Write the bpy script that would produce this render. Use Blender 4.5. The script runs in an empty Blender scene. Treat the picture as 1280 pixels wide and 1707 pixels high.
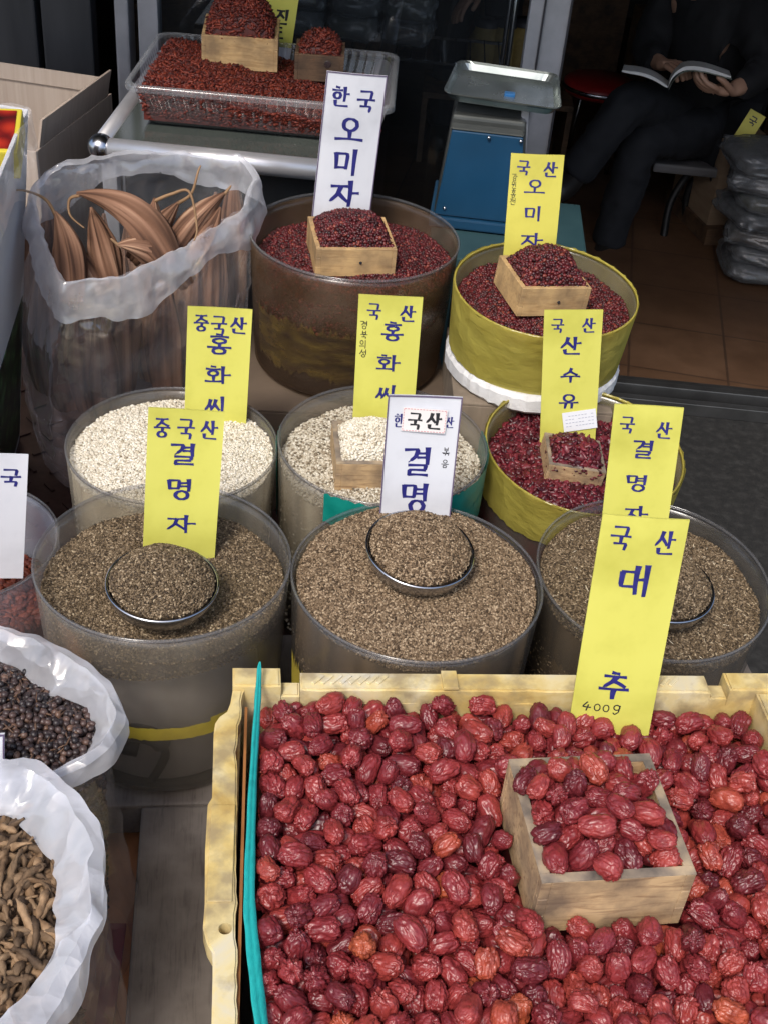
import bpy, bmesh, math, random
import numpy as np
from mathutils import Vector, Matrix, Euler, Quaternion, noise as mnoise

# ---------------------------------------------------------------- camera, sky, sun, exposure
scene = bpy.context.scene
COL = scene.collection
F_PX, CXP, CYP = 2000.0, 640.0, 853.5
PITCH, ROLL, CAM_Z = math.radians(36.3), math.radians(5.7), 1.35
_fw = np.array([0, math.cos(PITCH), -math.sin(PITCH)])
_rt = np.array([1.0, 0, 0]); _up = np.cross(_rt, _fw)
CR = math.cos(ROLL)*_rt + math.sin(ROLL)*_up
CU = -math.sin(ROLL)*_rt + math.cos(ROLL)*_up
CO = np.array([0, 0, CAM_Z])
cam = bpy.data.cameras.new('camera'); cam_o = bpy.data.objects.new('camera', cam); COL.objects.link(cam_o)
cam.sensor_fit = 'VERTICAL'; cam.sensor_height = 36.0; cam.lens = 36.0*F_PX/1707.0
cam.clip_start = 0.02; cam.clip_end = 2000
cam_o.matrix_world = Matrix(((CR[0], CU[0], -_fw[0], CO[0]), (CR[1], CU[1], -_fw[1], CO[1]), (CR[2], CU[2], -_fw[2], CO[2]), (0, 0, 0, 1)))
scene.camera = cam_o
def ray(x, y): return _fw + (x-CXP)/F_PX*CR - (y-CYP)/F_PX*CU
def atz(x, y, z):
    d = ray(x, y); return CO + d*((z-CAM_Z)/d[2])
def aty(x, y, Y):
    d = ray(x, y); return CO + d*(Y/d[1])

SUN_EL, SUN_AZ = math.radians(52), math.radians(200)      # azimuth clockwise from +Y: behind the camera, slightly left
world = bpy.data.worlds.new('World'); scene.world = world; world.use_nodes = True
wn = world.node_tree; bg = wn.nodes['Background']
sky = wn.nodes.new('ShaderNodeTexSky'); sky.sky_type = 'NISHITA'; sky.sun_disc = False
sky.sun_elevation = SUN_EL; sky.sun_rotation = SUN_AZ; sky.dust_density = 3.0; sky.air_density = 1.0
wn.links.new(sky.outputs[0], bg.inputs[0]); bg.inputs[1].default_value = 0.125
sun = bpy.data.lights.new('sun', 'SUN'); sun.energy = 1.5; sun.angle = math.radians(12); sun.color = (1.0, 0.95, 0.88)
sun_o = bpy.data.objects.new('sun', sun); COL.objects.link(sun_o)
_sd = Vector((math.sin(SUN_AZ)*math.cos(SUN_EL), math.cos(SUN_AZ)*math.cos(SUN_EL), math.sin(SUN_EL)))
sun_o.rotation_euler = (-_sd).to_track_quat('-Z', 'Y').to_euler(); sun_o.location = (0, -3, 6)
vs = scene.view_settings
vs.view_transform = 'Standard'; vs.look = 'None'; vs.exposure = 0.76; vs.gamma = 1.0; vs.use_curve_mapping = False
scene.cycles.max_bounces = 10; scene.cycles.transparent_max_bounces = 24
scene.cycles.diffuse_bounces = 4; scene.cycles.glossy_bounces = 4; scene.cycles.transmission_bounces = 6
scene.cycles.caustics_reflective = False; scene.cycles.caustics_refractive = False
scene.cycles.use_denoising = True

rng = np.random.default_rng(7)
random.seed(7)

# ---------------------------------------------------------------- object helpers
def link(o, parent=None):
    COL.objects.link(o)
    if parent is not None: o.parent = parent
    return o
def tag(o, label, cat, group=None, kind=None):
    if label: o['label'] = label
    if cat: o['category'] = cat
    if group: o['group'] = group
    if kind: o['kind'] = kind
    return o
def thing(name, label, cat, loc=(0, 0, 0), rot=(0, 0, 0), group=None):
    o = bpy.data.objects.new(name, None); COL.objects.link(o)
    o.empty_display_size = 0.02
    o.location = loc; o.rotation_euler = rot
    return tag(o, label, cat, group)
def world_m(o):
    M = Matrix.LocRotScale(o.location, o.rotation_euler, o.scale)
    return M
def mesh_obj(name, V, Fc, m, parent=None, smooth=False, attr=None):
    me = bpy.data.meshes.new(name)
    me.from_pydata([tuple(map(float, v)) for v in V], [], [tuple(map(int, f)) for f in Fc])
    if smooth: me.polygons.foreach_set('use_smooth', [True]*len(me.polygons))
    if m: me.materials.append(m)
    me.update()
    return link(bpy.data.objects.new(name, me), parent)
def tri_obj(name, V, T, tint, m, parent=None, smooth=True):
    """big triangle soup from numpy arrays with a per-vertex 'tint' number"""
    V = np.ascontiguousarray(V, np.float32); T = np.ascontiguousarray(T, np.int32)
    me = bpy.data.meshes.new(name)
    me.vertices.add(len(V)); me.vertices.foreach_set('co', V.ravel())
    me.loops.add(T.size); me.loops.foreach_set('vertex_index', T.ravel())
    me.polygons.add(len(T)); me.polygons.foreach_set('loop_start', np.arange(0, T.size, 3, dtype=np.int32))
    me.polygons.foreach_set('loop_total', np.full(len(T), 3, np.int32))
    me.polygons.foreach_set('use_smooth', np.full(len(T), smooth, bool))
    a = me.attributes.new('tint', 'FLOAT', 'POINT'); a.data.foreach_set('value', np.ascontiguousarray(tint, np.float32))
    me.materials.append(m); me.update(calc_edges=True); me.validate()
    return link(bpy.data.objects.new(name, me), parent)
def bm_obj(name, bm, m, parent=None, smooth=False, bevel=0.0, seg=2):
    if bevel > 0:
        bmesh.ops.bevel(bm, geom=[e for e in bm.edges], offset=bevel, segments=seg, affect='EDGES', profile=0.6, clamp_overlap=True)
    me = bpy.data.meshes.new(name); bm.normal_update(); bm.to_mesh(me); bm.free()
    if smooth: me.polygons.foreach_set('use_smooth', [True]*len(me.polygons))
    if m: me.materials.append(m)
    return link(bpy.data.objects.new(name, me), parent)
def add_box(bm, c, s, rot=None):
    M = Matrix.Translation(Vector(c)) @ (rot.to_matrix().to_4x4() if rot is not None else Matrix.Identity(4)) @ Matrix.Diagonal((s[0], s[1], s[2], 1))
    return bmesh.ops.create_cube(bm, size=1.0, matrix=M)['verts']
def box_obj(name, c, s, m, parent=None, bevel=0.002, rot=None):
    bm = bmesh.new(); add_box(bm, c, s, rot); return bm_obj(name, bm, m, parent, bevel=bevel)
def catmull(P, n, closed=False):
    P = np.asarray(P, float); k = len(P)
    if closed: ts = np.linspace(0, k, n, endpoint=False)
    else: ts = np.linspace(0, k-1, n)
    out = []
    for t in ts:
        i = min(int(math.floor(t)), k-1 if closed else k-2); f = t-i
        if closed: a, b, c, d = P[(i-1) % k], P[i % k], P[(i+1) % k], P[(i+2) % k]
        else: a, b, c, d = P[max(i-1, 0)], P[i], P[i+1], P[min(i+2, k-1)]
        out.append(0.5*((2*b)+(c-a)*f+(2*a-5*b+4*c-d)*f*f+(3*b-a-3*c+d)*f**3))
    return np.array(out)
def tube_geo(P, rad, seg=10, caps=True, squash=None):
    P = np.asarray(P, float); n = len(P)
    rad = np.full(n, rad) if np.isscalar(rad) else np.asarray(rad, float)
    V, Fc = [], []
    t = P[1]-P[0]; t /= np.linalg.norm(t)
    ref = np.array([0, 0, 1.0]) if abs(t[2]) < .9 else np.array([1.0, 0, 0])
    a = np.cross(ref, t); a /= np.linalg.norm(a)
    for i in range(n):
        t = P[min(i+1, n-1)]-P[max(i-1, 0)]; t /= (np.linalg.norm(t)+1e-12)
        a = a-t*(a@t); a /= (np.linalg.norm(a)+1e-12); b = np.cross(t, a)
        for j in range(seg):
            th = 2*math.pi*j/seg; r = rad[i]*(squash(i/(n-1), th) if squash else 1)
            V.append(P[i]+r*(math.cos(th)*a+math.sin(th)*b))
    for i in range(n-1):
        for j in range(seg):
            k = (j+1) % seg; Fc.append((i*seg+j, i*seg+k, (i+1)*seg+k, (i+1)*seg+j))
    if caps:
        Fc.append(tuple(range(seg))[::-1]); Fc.append(tuple((n-1)*seg+j for j in range(seg)))
    return V, Fc
def tube(name, P, rad, m, parent=None, seg=10, squash=None, smooth=True):
    V, Fc = tube_geo(P, rad, seg, True, squash); return mesh_obj(name, V, Fc, m, parent, smooth=smooth)
def lathe(name, prof, m, parent=None, seg=96, wob=0.0, seed=0, smooth=True, closed=False):
    """prof: list of (r, z); revolve round z.  wob: gentle out-of-round"""
    V, Fc = [], []; n = len(prof)
    for j in range(seg):
        th = 2*math.pi*j/seg; k = 1+wob*(math.sin(2*th+seed)+.5*math.sin(3*th+2.1*seed))
        for r, z in prof: V.append((r*k*math.cos(th), r*k*math.sin(th), z))
    for j in range(seg):
        q = (j+1) % seg
        for i in range(n if closed else n-1):
            i2 = (i+1) % n
            Fc.append((j*n+i, q*n+i, q*n+i2, j*n+i2))
    o = mesh_obj(name, V, Fc, m, parent, smooth=smooth)
    bm = bmesh.new(); bm.from_mesh(o.data); bmesh.ops.remove_doubles(bm, verts=bm.verts, dist=1e-6)
    bmesh.ops.recalc_face_normals(bm, faces=bm.faces); bm.to_mesh(o.data); bm.free()
    return o
def sn(x, y, seed=0.0):
    """smooth pseudo-noise about -1..1 for numpy arrays"""
    return (np.sin(1.7*x+2.3*y+seed)+np.sin(-2.9*x+1.3*y+2.1*seed+1)+np.sin(3.7*x-.8*y*1.9+seed*.7)+np.sin(.6*x+4.1*y+1.3*seed))/4

# ---------------------------------------------------------------- materials
def srgb(r, g, b):
    f = lambda c: (c/255/12.92) if c/255 <= .04045 else ((c/255+.055)/1.055)**2.4
    return (f(r), f(g), f(b), 1)
def ramp(nt, fac, stops):
    r = nt.nodes.new('ShaderNodeValToRGB'); e = r.color_ramp.elements
    e[0].position, e[0].color = stops[0]; e[1].position, e[1].color = stops[-1]
    for p, c in stops[1:-1]:
        q = e.new(p); q.color = c
    nt.links.new(fac, r.inputs[0]); return r.outputs[0]
def noise_tex(nt, scale, detail=4, stretch=None, rough=.55, coord='Object', dist=0):
    tc = nt.nodes.new('ShaderNodeTexCoord'); mp = nt.nodes.new('ShaderNodeMapping')
    nt.links.new(tc.outputs[coord], mp.inputs[0])
    if stretch: mp.inputs['Scale'].default_value = stretch
    n = nt.nodes.new('ShaderNodeTexNoise'); n.inputs['Scale'].default_value = scale
    n.inputs['Detail'].default_value = detail; n.inputs['Roughness'].default_value = rough; n.inputs['Distortion'].default_value = dist
    nt.links.new(mp.outputs[0], n.inputs['Vector']); return n.outputs[0]
def add_bump(nt, b, height, strength, dist=.002):
    bp = nt.nodes.new('ShaderNodeBump'); bp.inputs['Strength'].default_value = strength; bp.inputs['Distance'].default_value = dist
    nt.links.new(height, bp.inputs['Height']); nt.links.new(bp.outputs[0], b.inputs['Normal']); return bp
def mat(name, stops, scale=12, rough=.6, bump=0, bscale=60, metal=0, spec=.5, stretch=None, detail=5, bdist=.002, rvar=0, coat=0):
    m = bpy.data.materials.new(name); m.use_nodes = True; nt = m.node_tree; b = nt.nodes['Principled BSDF']
    b.inputs['Roughness'].default_value = rough; b.inputs['Metallic'].default_value = metal; b.inputs['Specular IOR Level'].default_value = spec
    b.inputs['Coat Weight'].default_value = coat
    if len(stops) == 1: b.inputs['Base Color'].default_value = stops[0]
    else:
        k = len(stops)-1
        st = [(.3+.4*i/k, c) for i, c in enumerate(stops)] if not isinstance(stops[0][0], (int, float)) or len(stops[0]) == 4 else stops
        nt.links.new(ramp(nt, noise_tex(nt, scale, detail, stretch), st), b.inputs['Base Color'])
    if bump: add_bump(nt, b, noise_tex(nt, bscale, 5, stretch), bump, bdist)
    if rvar:
        mr = nt.nodes.new('ShaderNodeMapRange'); mr.inputs[3].default_value = rough-rvar; mr.inputs[4].default_value = rough+rvar
        nt.links.new(noise_tex(nt, scale*1.7, 4), mr.inputs[0]); nt.links.new(mr.outputs[0], b.inputs['Roughness'])
    return m
def wood_mat(name, light, dark, dirt, scale=18, rough=.65, axis=(1, 8, 8)):
    m = bpy.data.materials.new(name); m.use_nodes = True; nt = m.node_tree; b = nt.nodes['Principled BSDF']
    n1 = noise_tex(nt, scale, 6, axis, .6, dist=1.2)
    c1 = ramp(nt, n1, [(.3, dark), (.52, light), (.72, light)])
    n2 = noise_tex(nt, 22, 5)
    mx = nt.nodes.new('ShaderNodeMixRGB'); nt.links.new(ramp(nt, n2, [(.42, (0, 0, 0, 1)), (.70, (.85, .85, .85, 1))]), mx.inputs[0])
    nt.links.new(c1, mx.inputs[1]); mx.inputs[2].default_value = dirt
    nt.links.new(mx.outputs[0], b.inputs['Base Color']); b.inputs['Roughness'].default_value = rough
    add_bump(nt, b, n1, .35, .001); return m
def tint_mat(name, stops, rough=.5, spec=.4, bump=0, bscale=300, coat=0, sub=None):
    """colour by the per-vertex random 'tint' number of seeds and berries"""
    m = bpy.data.materials.new(name); m.use_nodes = True; nt = m.node_tree; b = nt.nodes['Principled BSDF']
    at = nt.nodes.new('ShaderNodeAttribute'); at.attribute_name = 'tint'
    nt.links.new(ramp(nt, at.outputs['Fac'], stops), b.inputs['Base Color'])
    b.inputs['Roughness'].default_value = rough; b.inputs['Specular IOR Level'].default_value = spec; b.inputs['Coat Weight'].default_value = coat
    if bump: add_bump(nt, b, noise_tex(nt, bscale, 4), bump, .001)
    return m
def film_mat(name, tint, opac, rough=.2, bump=.0, bscale=30, var=.2, vscale=8, dirt=None, spec=.6, trans=(.9, .9, .92, 1), stretch=None, transl=.0, face=.35, crease=0, cscale=16, gloss=1.0, ior=1.5, gmax=.10):
    """plastic film or sheet: a see-through layer mixed with a milky glossy one, cloudier in patches"""
    m = bpy.data.materials.new(name); m.use_nodes = True; nt = m.node_tree; b = nt.nodes['Principled BSDF']
    out = nt.nodes['Material Output']
    if dirt: nt.links.new(ramp(nt, noise_tex(nt, vscale*1.3, 6, stretch), [(.35, tint), (.7, dirt)]), b.inputs['Base Color'])
    else: b.inputs['Base Color'].default_value = tint
    b.inputs['Roughness'].default_value = rough; b.inputs['Specular IOR Level'].default_value = 0
    body = b.outputs[0]
    if transl > 0:
        tl = nt.nodes.new('ShaderNodeBsdfTranslucent'); tl.inputs[0].default_value = tint
        mz = nt.nodes.new('ShaderNodeMixShader'); mz.inputs[0].default_value = transl
        nt.links.new(b.outputs[0], mz.inputs[1]); nt.links.new(tl.outputs[0], mz.inputs[2]); body = mz.outputs[0]
    tr = nt.nodes.new('ShaderNodeBsdfTransparent'); tr.inputs[0].default_value = trans
    mx = nt.nodes.new('ShaderNodeMixShader')
    fr = nt.nodes.new('ShaderNodeLayerWeight'); fr.inputs[0].default_value = .25
    n = noise_tex(nt, vscale, 6, stretch)
    mr = nt.nodes.new('ShaderNodeMapRange'); mr.inputs[1].default_value = .3; mr.inputs[2].default_value = .7
    mr.inputs[3].default_value = max(0, opac-var); mr.inputs[4].default_value = min(1, opac+var)
    nt.links.new(n, mr.inputs[0])
    ad = nt.nodes.new('ShaderNodeMath'); ad.operation = 'MULTIPLY_ADD'; ad.use_clamp = True
    nt.links.new(fr.outputs['Facing'], ad.inputs[0]); ad.inputs[1].default_value = face; nt.links.new(mr.outputs[0], ad.inputs[2])
    nt.links.new(ad.outputs[0], mx.inputs[0]); nt.links.new(tr.outputs[0], mx.inputs[1]); nt.links.new(body, mx.inputs[2])
    bp = None
    if bump: bp = add_bump(nt, b, noise_tex(nt, bscale, 3, stretch, dist=.6), bump, .006)
    if crease:                                                  # sharp-edged facets of crumpled film
        tc = nt.nodes.new('ShaderNodeTexCoord'); nz = nt.nodes.new('ShaderNodeTexNoise'); nz.inputs['Scale'].default_value = cscale*.6
        nt.links.new(tc.outputs['Object'], nz.inputs['Vector']); vm = nt.nodes.new('ShaderNodeVectorMath'); vm.operation = 'MULTIPLY_ADD'
        nt.links.new(nz.outputs['Color'], vm.inputs[0]); vm.inputs[1].default_value = (.10, .10, .10); nt.links.new(tc.outputs['Object'], vm.inputs[2])
        vo = nt.nodes.new('ShaderNodeTexVoronoi'); vo.inputs['Scale'].default_value = cscale; nt.links.new(vm.outputs[0], vo.inputs['Vector'])
        v2 = nt.nodes.new('ShaderNodeTexVoronoi'); v2.inputs['Scale'].default_value = cscale*2.7; nt.links.new(vm.outputs[0], v2.inputs['Vector'])
        sm = nt.nodes.new('ShaderNodeMath'); sm.operation = 'MULTIPLY_ADD'; nt.links.new(v2.outputs['Distance'], sm.inputs[0]); sm.inputs[1].default_value = .25; nt.links.new(vo.outputs['Distance'], sm.inputs[2])
        b2 = add_bump(nt, b, sm.outputs[0], crease, .02)
        if bp: nt.links.new(bp.outputs[0], b2.inputs['Normal'])
    gl = nt.nodes.new('ShaderNodeBsdfGlossy'); gl.inputs['Roughness'].default_value = rough; gl.inputs[0].default_value = (1, 1, 1, 1)
    fr2 = nt.nodes.new('ShaderNodeFresnel'); fr2.inputs[0].default_value = ior; mu = nt.nodes.new('ShaderNodeMath'); mu.operation = 'MULTIPLY'; mu.use_clamp = True
    nt.links.new(fr2.outputs[0], mu.inputs[0]); mu.inputs[1].default_value = gloss
    mn = nt.nodes.new('ShaderNodeMath'); mn.operation = 'MINIMUM'; mn.inputs[1].default_value = gmax; nt.links.new(mu.outputs[0], mn.inputs[0])
    if b.inputs['Normal'].is_linked:
        q = b.inputs['Normal'].links[0].from_socket; nt.links.new(q, gl.inputs['Normal']); nt.links.new(q, fr2.inputs['Normal'])
    m2 = nt.nodes.new('ShaderNodeAddShader'); nt.links.new(mn.outputs[0], gl.inputs[0]); nt.links.new(mx.outputs[0], m2.inputs[0]); nt.links.new(gl.outputs[0], m2.inputs[1])
    nt.links.new(m2.outputs[0], out.inputs[0]); return m
def C(r, g, b): return (r, g, b, 1)

M_YEL = mat('yellow_board', [srgb(182, 179, 76), srgb(205, 202, 96), srgb(210, 207, 102)], 7, .5, .05, 150, rvar=.08)
M_YEL2 = mat('yellow_board_dull', [srgb(180, 172, 70), srgb(202, 193, 84), srgb(207, 199, 90)], 9, .55, .05, 150)
M_WHT = mat('white_board', [srgb(190, 192, 198), srgb(211, 213, 219), srgb(216, 218, 223)], 7, .45, .04, 150)
M_BLUE = mat('navy_paint', [C(.012, .013, .12), C(.03, .03, .2)], 60, .4)
M_BLK = mat('black_marker', [C(.02, .02, .025)], rough=.5)
M_PURP = mat('sign_edge', [C(.12, .09, .16)], rough=.5)
M_WOOD = wood_mat('pale_pine', C(.56, .37, .17), C(.40, .24, .10), C(.20, .13, .07))
M_WOODG = wood_mat('grey_pine', C(.54, .37, .20), C(.27, .16, .08), C(.13, .09, .065), 17, axis=(1, 7, 7))
M_EDGE = mat('grey_worn_edge', [C(.08, .07, .062), C(.24, .19, .14), C(.46, .35, .22)], 26, .8)
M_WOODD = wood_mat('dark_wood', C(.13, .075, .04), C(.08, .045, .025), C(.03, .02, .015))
M_STEEL = mat('steel', [C(.42, .43, .46), C(.55, .56, .6)], 20, .22, metal=1, rvar=.08)
M_ALU = mat('aluminium', [C(.62, .61, .63), C(.74, .73, .75)], 10, .36, metal=.7, bump=.05, bscale=200, rvar=.06)
M_ALUD = mat('dull_aluminium', [C(.34, .35, .38), C(.50, .51, .55)], 9, .34, metal=.5, rvar=.12)
_bin = lambda nm, c, d, op, tl: film_mat(nm, c, op, .22, .05, 90, .13, 8, d, trans=(.90, .89, .86, 1), transl=tl, face=.2, gmax=.07, stretch=(1, 1, .45))
M_BIN = _bin('grey_clear_plastic', C(.40, .375, .345), C(.24, .21, .165), .20, .4)
M_BIND = _bin('smoky_clear_plastic', C(.22, .205, .19), C(.13, .11, .09), .17, .3)
M_BINL = _bin('dusty_clear_plastic', C(.50, .47, .41), C(.33, .29, .22), .24, .45)
M_BINRIM = film_mat('clear_rim', C(.17, .17, .17), .22, .16, 0, 40, .1, 10, gmax=.05, face=.25)
M_BINB = film_mat('brown_stained_plastic', C(.20, .14, .10), .24, .25, .1, 60, .22, 9, C(.10, .06, .03), trans=(.75, .68, .6, 1))
M_TAPEY = film_mat('yellow_tape', C(.52, .42, .055), .74, .28, .25, 40, .16, 12, C(.34, .26, .05), trans=(.85, .75, .2, 1))
M_TEAL = mat('teal_tape', [C(.0, .16, .13), C(.01, .27, .22)], 25, .35, .2, 60)
M_CARD = mat('cardboard', [C(.24, .16, .10), C(.33, .235, .15)], 6, .85, .3, 90, stretch=(1, 1, 6))
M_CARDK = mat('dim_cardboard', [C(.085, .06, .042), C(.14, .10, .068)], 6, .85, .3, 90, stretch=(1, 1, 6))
M_CARDL = mat('grey_cardboard', [C(.19, .15, .11), C(.27, .215, .16)], 5, .85, .3, 60, stretch=(12, 12, 1))
M_FOAM = mat('styrofoam', [C(.62, .62, .62), C(.78, .78, .78)], 40, .7, .5, 130)
# ---------------------------------------------------------------- scatter of grains
_ICO = {}
def ico(sub):
    if sub not in _ICO:
        bm = bmesh.new(); bmesh.ops.create_icosphere(bm, subdivisions=sub, radius=1.0)
        bm.verts.ensure_lookup_table()
        _ICO[sub] = (np.array([v.co[:] for v in bm.verts]), np.array([[v.index for v in f.verts] for f in bm.faces])); bm.free()
    return _ICO[sub]
def grains(pts, nrm, size, sub=1, jit=.18, tilt=.35, lump=0.0, seed=1, shape=None, bend=0.0):
    r = np.random.default_rng(seed); B, T = ico(sub); n = len(pts); nv = len(B)
    S = np.array(size)[None]/2*(1+jit*r.standard_normal((n, 3)).clip(-2, 2))
    P = B[None]*S[:, None, :]
    if lump > 0: P = P*(1+lump*r.uniform(-1, 1, (n, nv, 1)))
    if bend: P[:, :, 2] += bend*size[0]*r.uniform(.2, 1, (n, 1))*((P[:, :, 0]/(size[0]/2))**2-.4)
    a = r.uniform(0, 2*np.pi, n); ti = r.normal(0, tilt, n); tj = r.normal(0, tilt, n)
    z = nrm+np.stack([ti, tj, 0*ti], 1); z /= np.linalg.norm(z, axis=1, keepdims=True)
    h = np.stack([np.cos(a), np.sin(a), 0*a], 1)
    x = h-z*np.sum(h*z, 1, keepdims=True); x /= np.linalg.norm(x, axis=1, keepdims=True); y = np.cross(z, x)
    W = P[:, :, 0:1]*x[:, None]+P[:, :, 1:2]*y[:, None]+P[:, :, 2:3]*z[:, None]+pts[:, None]
    F_ = (T[None]+(np.arange(n)*nv)[:, None, None]).reshape(-1, 3)
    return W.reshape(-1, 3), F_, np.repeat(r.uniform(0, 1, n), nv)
def grad(hf, x, y, e=.002):
    gx = (hf(x+e, y)-hf(x-e, y))/(2*e); gy = (hf(x, y+e)-hf(x, y-e))/(2*e)
    n = np.stack([-gx, -gy, np.ones_like(gx)], 1); return n/np.linalg.norm(n, axis=1, keepdims=True)
def jitter_grid(x0, x1, y0, y1, s, r):
    gx, gy = np.meshgrid(np.arange(x0, x1, s), np.arange(y0, y1, s)); gx[::2] += s/2
    gx = gx.ravel()+r.uniform(-.42, .42, gx.size)*s; gy = gy.ravel()+r.uniform(-.42, .42, gy.size)*s; return gx, gy
def merge(parts):
    V, T, A, o = [], [], [], 0
    for v, t, a in parts:
        V.append(v); T.append(t+o); A.append(a); o += len(v)
    return np.concatenate(V), np.concatenate(T), np.concatenate(A)
def disc_base(R, hf, zb, nr=22, na=72, seed=0):
    r = np.random.default_rng(seed); rr = np.linspace(0, 1, nr+1)[1:]*R; th = np.linspace(0, 2*np.pi, na, endpoint=False)
    X = np.concatenate([[0], np.outer(rr, np.cos(th)).ravel()]); Y = np.concatenate([[0], np.outer(rr, np.sin(th)).ravel()])
    Z = hf(X, Y); V = np.stack([X, Y, Z], 1); T = []
    for j in range(na): T.append((0, 1+j, 1+(j+1) % na))
    for i in range(nr-1):
        a = 1+i*na
        for j in range(na):
            k = (j+1) % na; T += [(a+j, a+na+j, a+na+k), (a+j, a+na+k, a+k)]
    e = 1+(nr-1)*na; o = len(V)
    low = np.stack([R*.97*np.cos(th), R*.97*np.sin(th), np.full(na, zb) if np.isscalar(zb) else zb(np.cos(th), np.sin(th))], 1)
    V = np.concatenate([V, low, [[0, 0, low[:, 2].mean()]]]); c = len(V)-1
    for j in range(na):
        k = (j+1) % na; T += [(e+j, o+j, o+k), (e+j, o+k, e+k), (c, o+k, o+j)]
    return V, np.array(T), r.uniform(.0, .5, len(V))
def grain_disc(name, label, cat, M, R, hf, zb, size, m, sub=1, cover=.62, layers=2, seed=1, side=0, tilt=.35, lump=0.0, jit=.18, bend=0, parts_extra=None):
    """a tub's filling: heaped surface hf(x, y) of real grains over a solid core that reaches down to zb"""
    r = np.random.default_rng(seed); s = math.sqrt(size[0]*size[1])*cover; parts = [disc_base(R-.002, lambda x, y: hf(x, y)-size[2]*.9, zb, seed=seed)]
    for L in range(layers):
        x, y = jitter_grid(-R, R, -R, R, s, r); k = x*x+y*y < (R-size[1]*.4)**2; x, y = x[k], y[k]
        z = hf(x, y)-size[2]*(.62*(layers-1-L))+r.normal(0, size[2]*.18, len(x))
        parts.append(grains(np.stack([x, y, z], 1), grad(hf, x, y), size, sub, jit, tilt, lump, seed*10+L, bend=bend))
    if side:
        a = r.uniform(0, 2*np.pi, side); u = r.uniform(0, 1, side)
        x, y = R*.975*np.cos(a), R*.975*np.sin(a); top = hf(x, y); lo = np.full(side, zb) if np.isscalar(zb) else zb(np.cos(a), np.sin(a))
        parts.append(grains(np.stack([x, y, top+(lo-top)*u], 1), np.stack([np.cos(a), np.sin(a), 0*a], 1), size, 1, jit, tilt, lump, seed*10+7))
    if parts_extra: parts += parts_extra
    V, T, A = merge(parts)
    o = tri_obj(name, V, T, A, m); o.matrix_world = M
    return tag(o, label, cat, None, 'stuff')
def grain_rect(name, label, cat, M, w, d, hf, zb, size, m, sub=1, cover=.62, layers=2, seed=1, tilt=.35, lump=0.0, jit=.18, bend=0):
    r = np.random.default_rng(seed); s = math.sqrt(size[0]*size[1])*cover
    nx, ny = 24, 24; gx, gy = np.meshgrid(np.linspace(-w/2, w/2, nx), np.linspace(-d/2, d/2, ny)); X, Y = gx.ravel(), gy.ravel()
    V = np.stack([X, Y, hf(X, Y)-size[2]*.9], 1); T = []
    for i in range(ny-1):
        for j in range(nx-1):
            a = i*nx+j; T += [(a, a+1, a+nx+1), (a, a+nx+1, a+nx)]
    ring = [j for j in range(nx)]+[i*nx+nx-1 for i in range(1, ny)]+[(ny-1)*nx+j for j in range(nx-2, -1, -1)]+[i*nx for i in range(ny-2, 0, -1)]
    o = len(V); low = V[ring].copy(); low[:, 2] = zb; V = np.concatenate([V, low]); n = len(ring)
    for k in range(n):
        q = (k+1) % n; T += [(ring[k], o+k, o+q), (ring[k], o+q, ring[q])]
    parts = [(V, np.array(T), r.uniform(0, .5, len(V)))]
    for L in range(layers):
        x, y = jitter_grid(-w/2, w/2, -d/2, d/2, s, r)
        z = hf(x, y)-size[2]*(.62*(layers-1-L))+r.normal(0, size[2]*.2, len(x))
        parts.append(grains(np.stack([x, y, z], 1), grad(hf, x, y), size, sub, jit, tilt, lump, seed*10+L, bend=bend))
    V, T, A = merge(parts); ob = tri_obj(name, V, T, A, m); ob.matrix_world = M
    return tag(ob, label, cat, None, 'stuff')

# ---------------------------------------------------------------- wooden measuring box (four finger-jointed boards and a bottom)
def measure_box(label, loc, w, d, h, rot, m, th=.008, group='small wooden measuring boxes on the goods', knot=False):
    """loc = centre of the box's bottom"""
    t = thing('measuring_box', label, 'wooden box', loc, rot, group)
    bm = bmesh.new(); add_box(bm, (0, 0, th/2), (w-2*th, d-2*th, th)); bm_obj('bottom_panel', bm, m, t)
    n = 3; fh = h/n
    for s in (-1, 1):
        bm = bmesh.new()                                       # front and back: fingers on the odd courses
        add_box(bm, (0, s*(d/2-th/2), h/2), (w-2*th, th, h))
        for i in range(n):
            if i % 2 == 0:
                for q in (-1, 1): add_box(bm, (q*(w/2-th/2), s*(d/2-th/2), (i+.5)*fh), (th*.999, th, fh*.985))
        bm_obj('side_panel', bm, m, t, bevel=.0006, seg=1)
        bm = bmesh.new()
        add_box(bm, (s*(w/2-th/2), 0, h/2), (th, d-2*th-.0006, h))
        for i in range(n):
            if i % 2 == 1:
                for q in (-1, 1): add_box(bm, (s*(w/2-th/2), q*(d/2-th/2), (i+.5)*fh), (th, th*.999, fh*.985))
        bm_obj('side_panel', bm, m, t, bevel=.0006, seg=1)
    if m is M_WOODG:
        for c_, s_ in (((0, d/2-th/2, h+.0005), (w, th, .001)), ((0, -d/2+th/2, h+.0005), (w, th, .001)), ((w/2-th/2, 0, h+.0005), (th, d-2*th-.0004, .001)), ((-w/2+th/2, 0, h+.0005), (th, d-2*th-.0004, .001))):
            box_obj('worn_edge', c_, s_, M_EDGE, t, 0)
    if knot:
        bm = bmesh.new(); bmesh.ops.create_cone(bm, cap_ends=True, segments=14, radius1=.0028, radius2=.0022, depth=.002, matrix=Matrix.Translation((.008, -d/2-.0008, h*.5)) @ Matrix.Rotation(math.pi/2, 4, 'X'))
        bm_obj('nail_head', bm, M_BLK, t)
    return t

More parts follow.
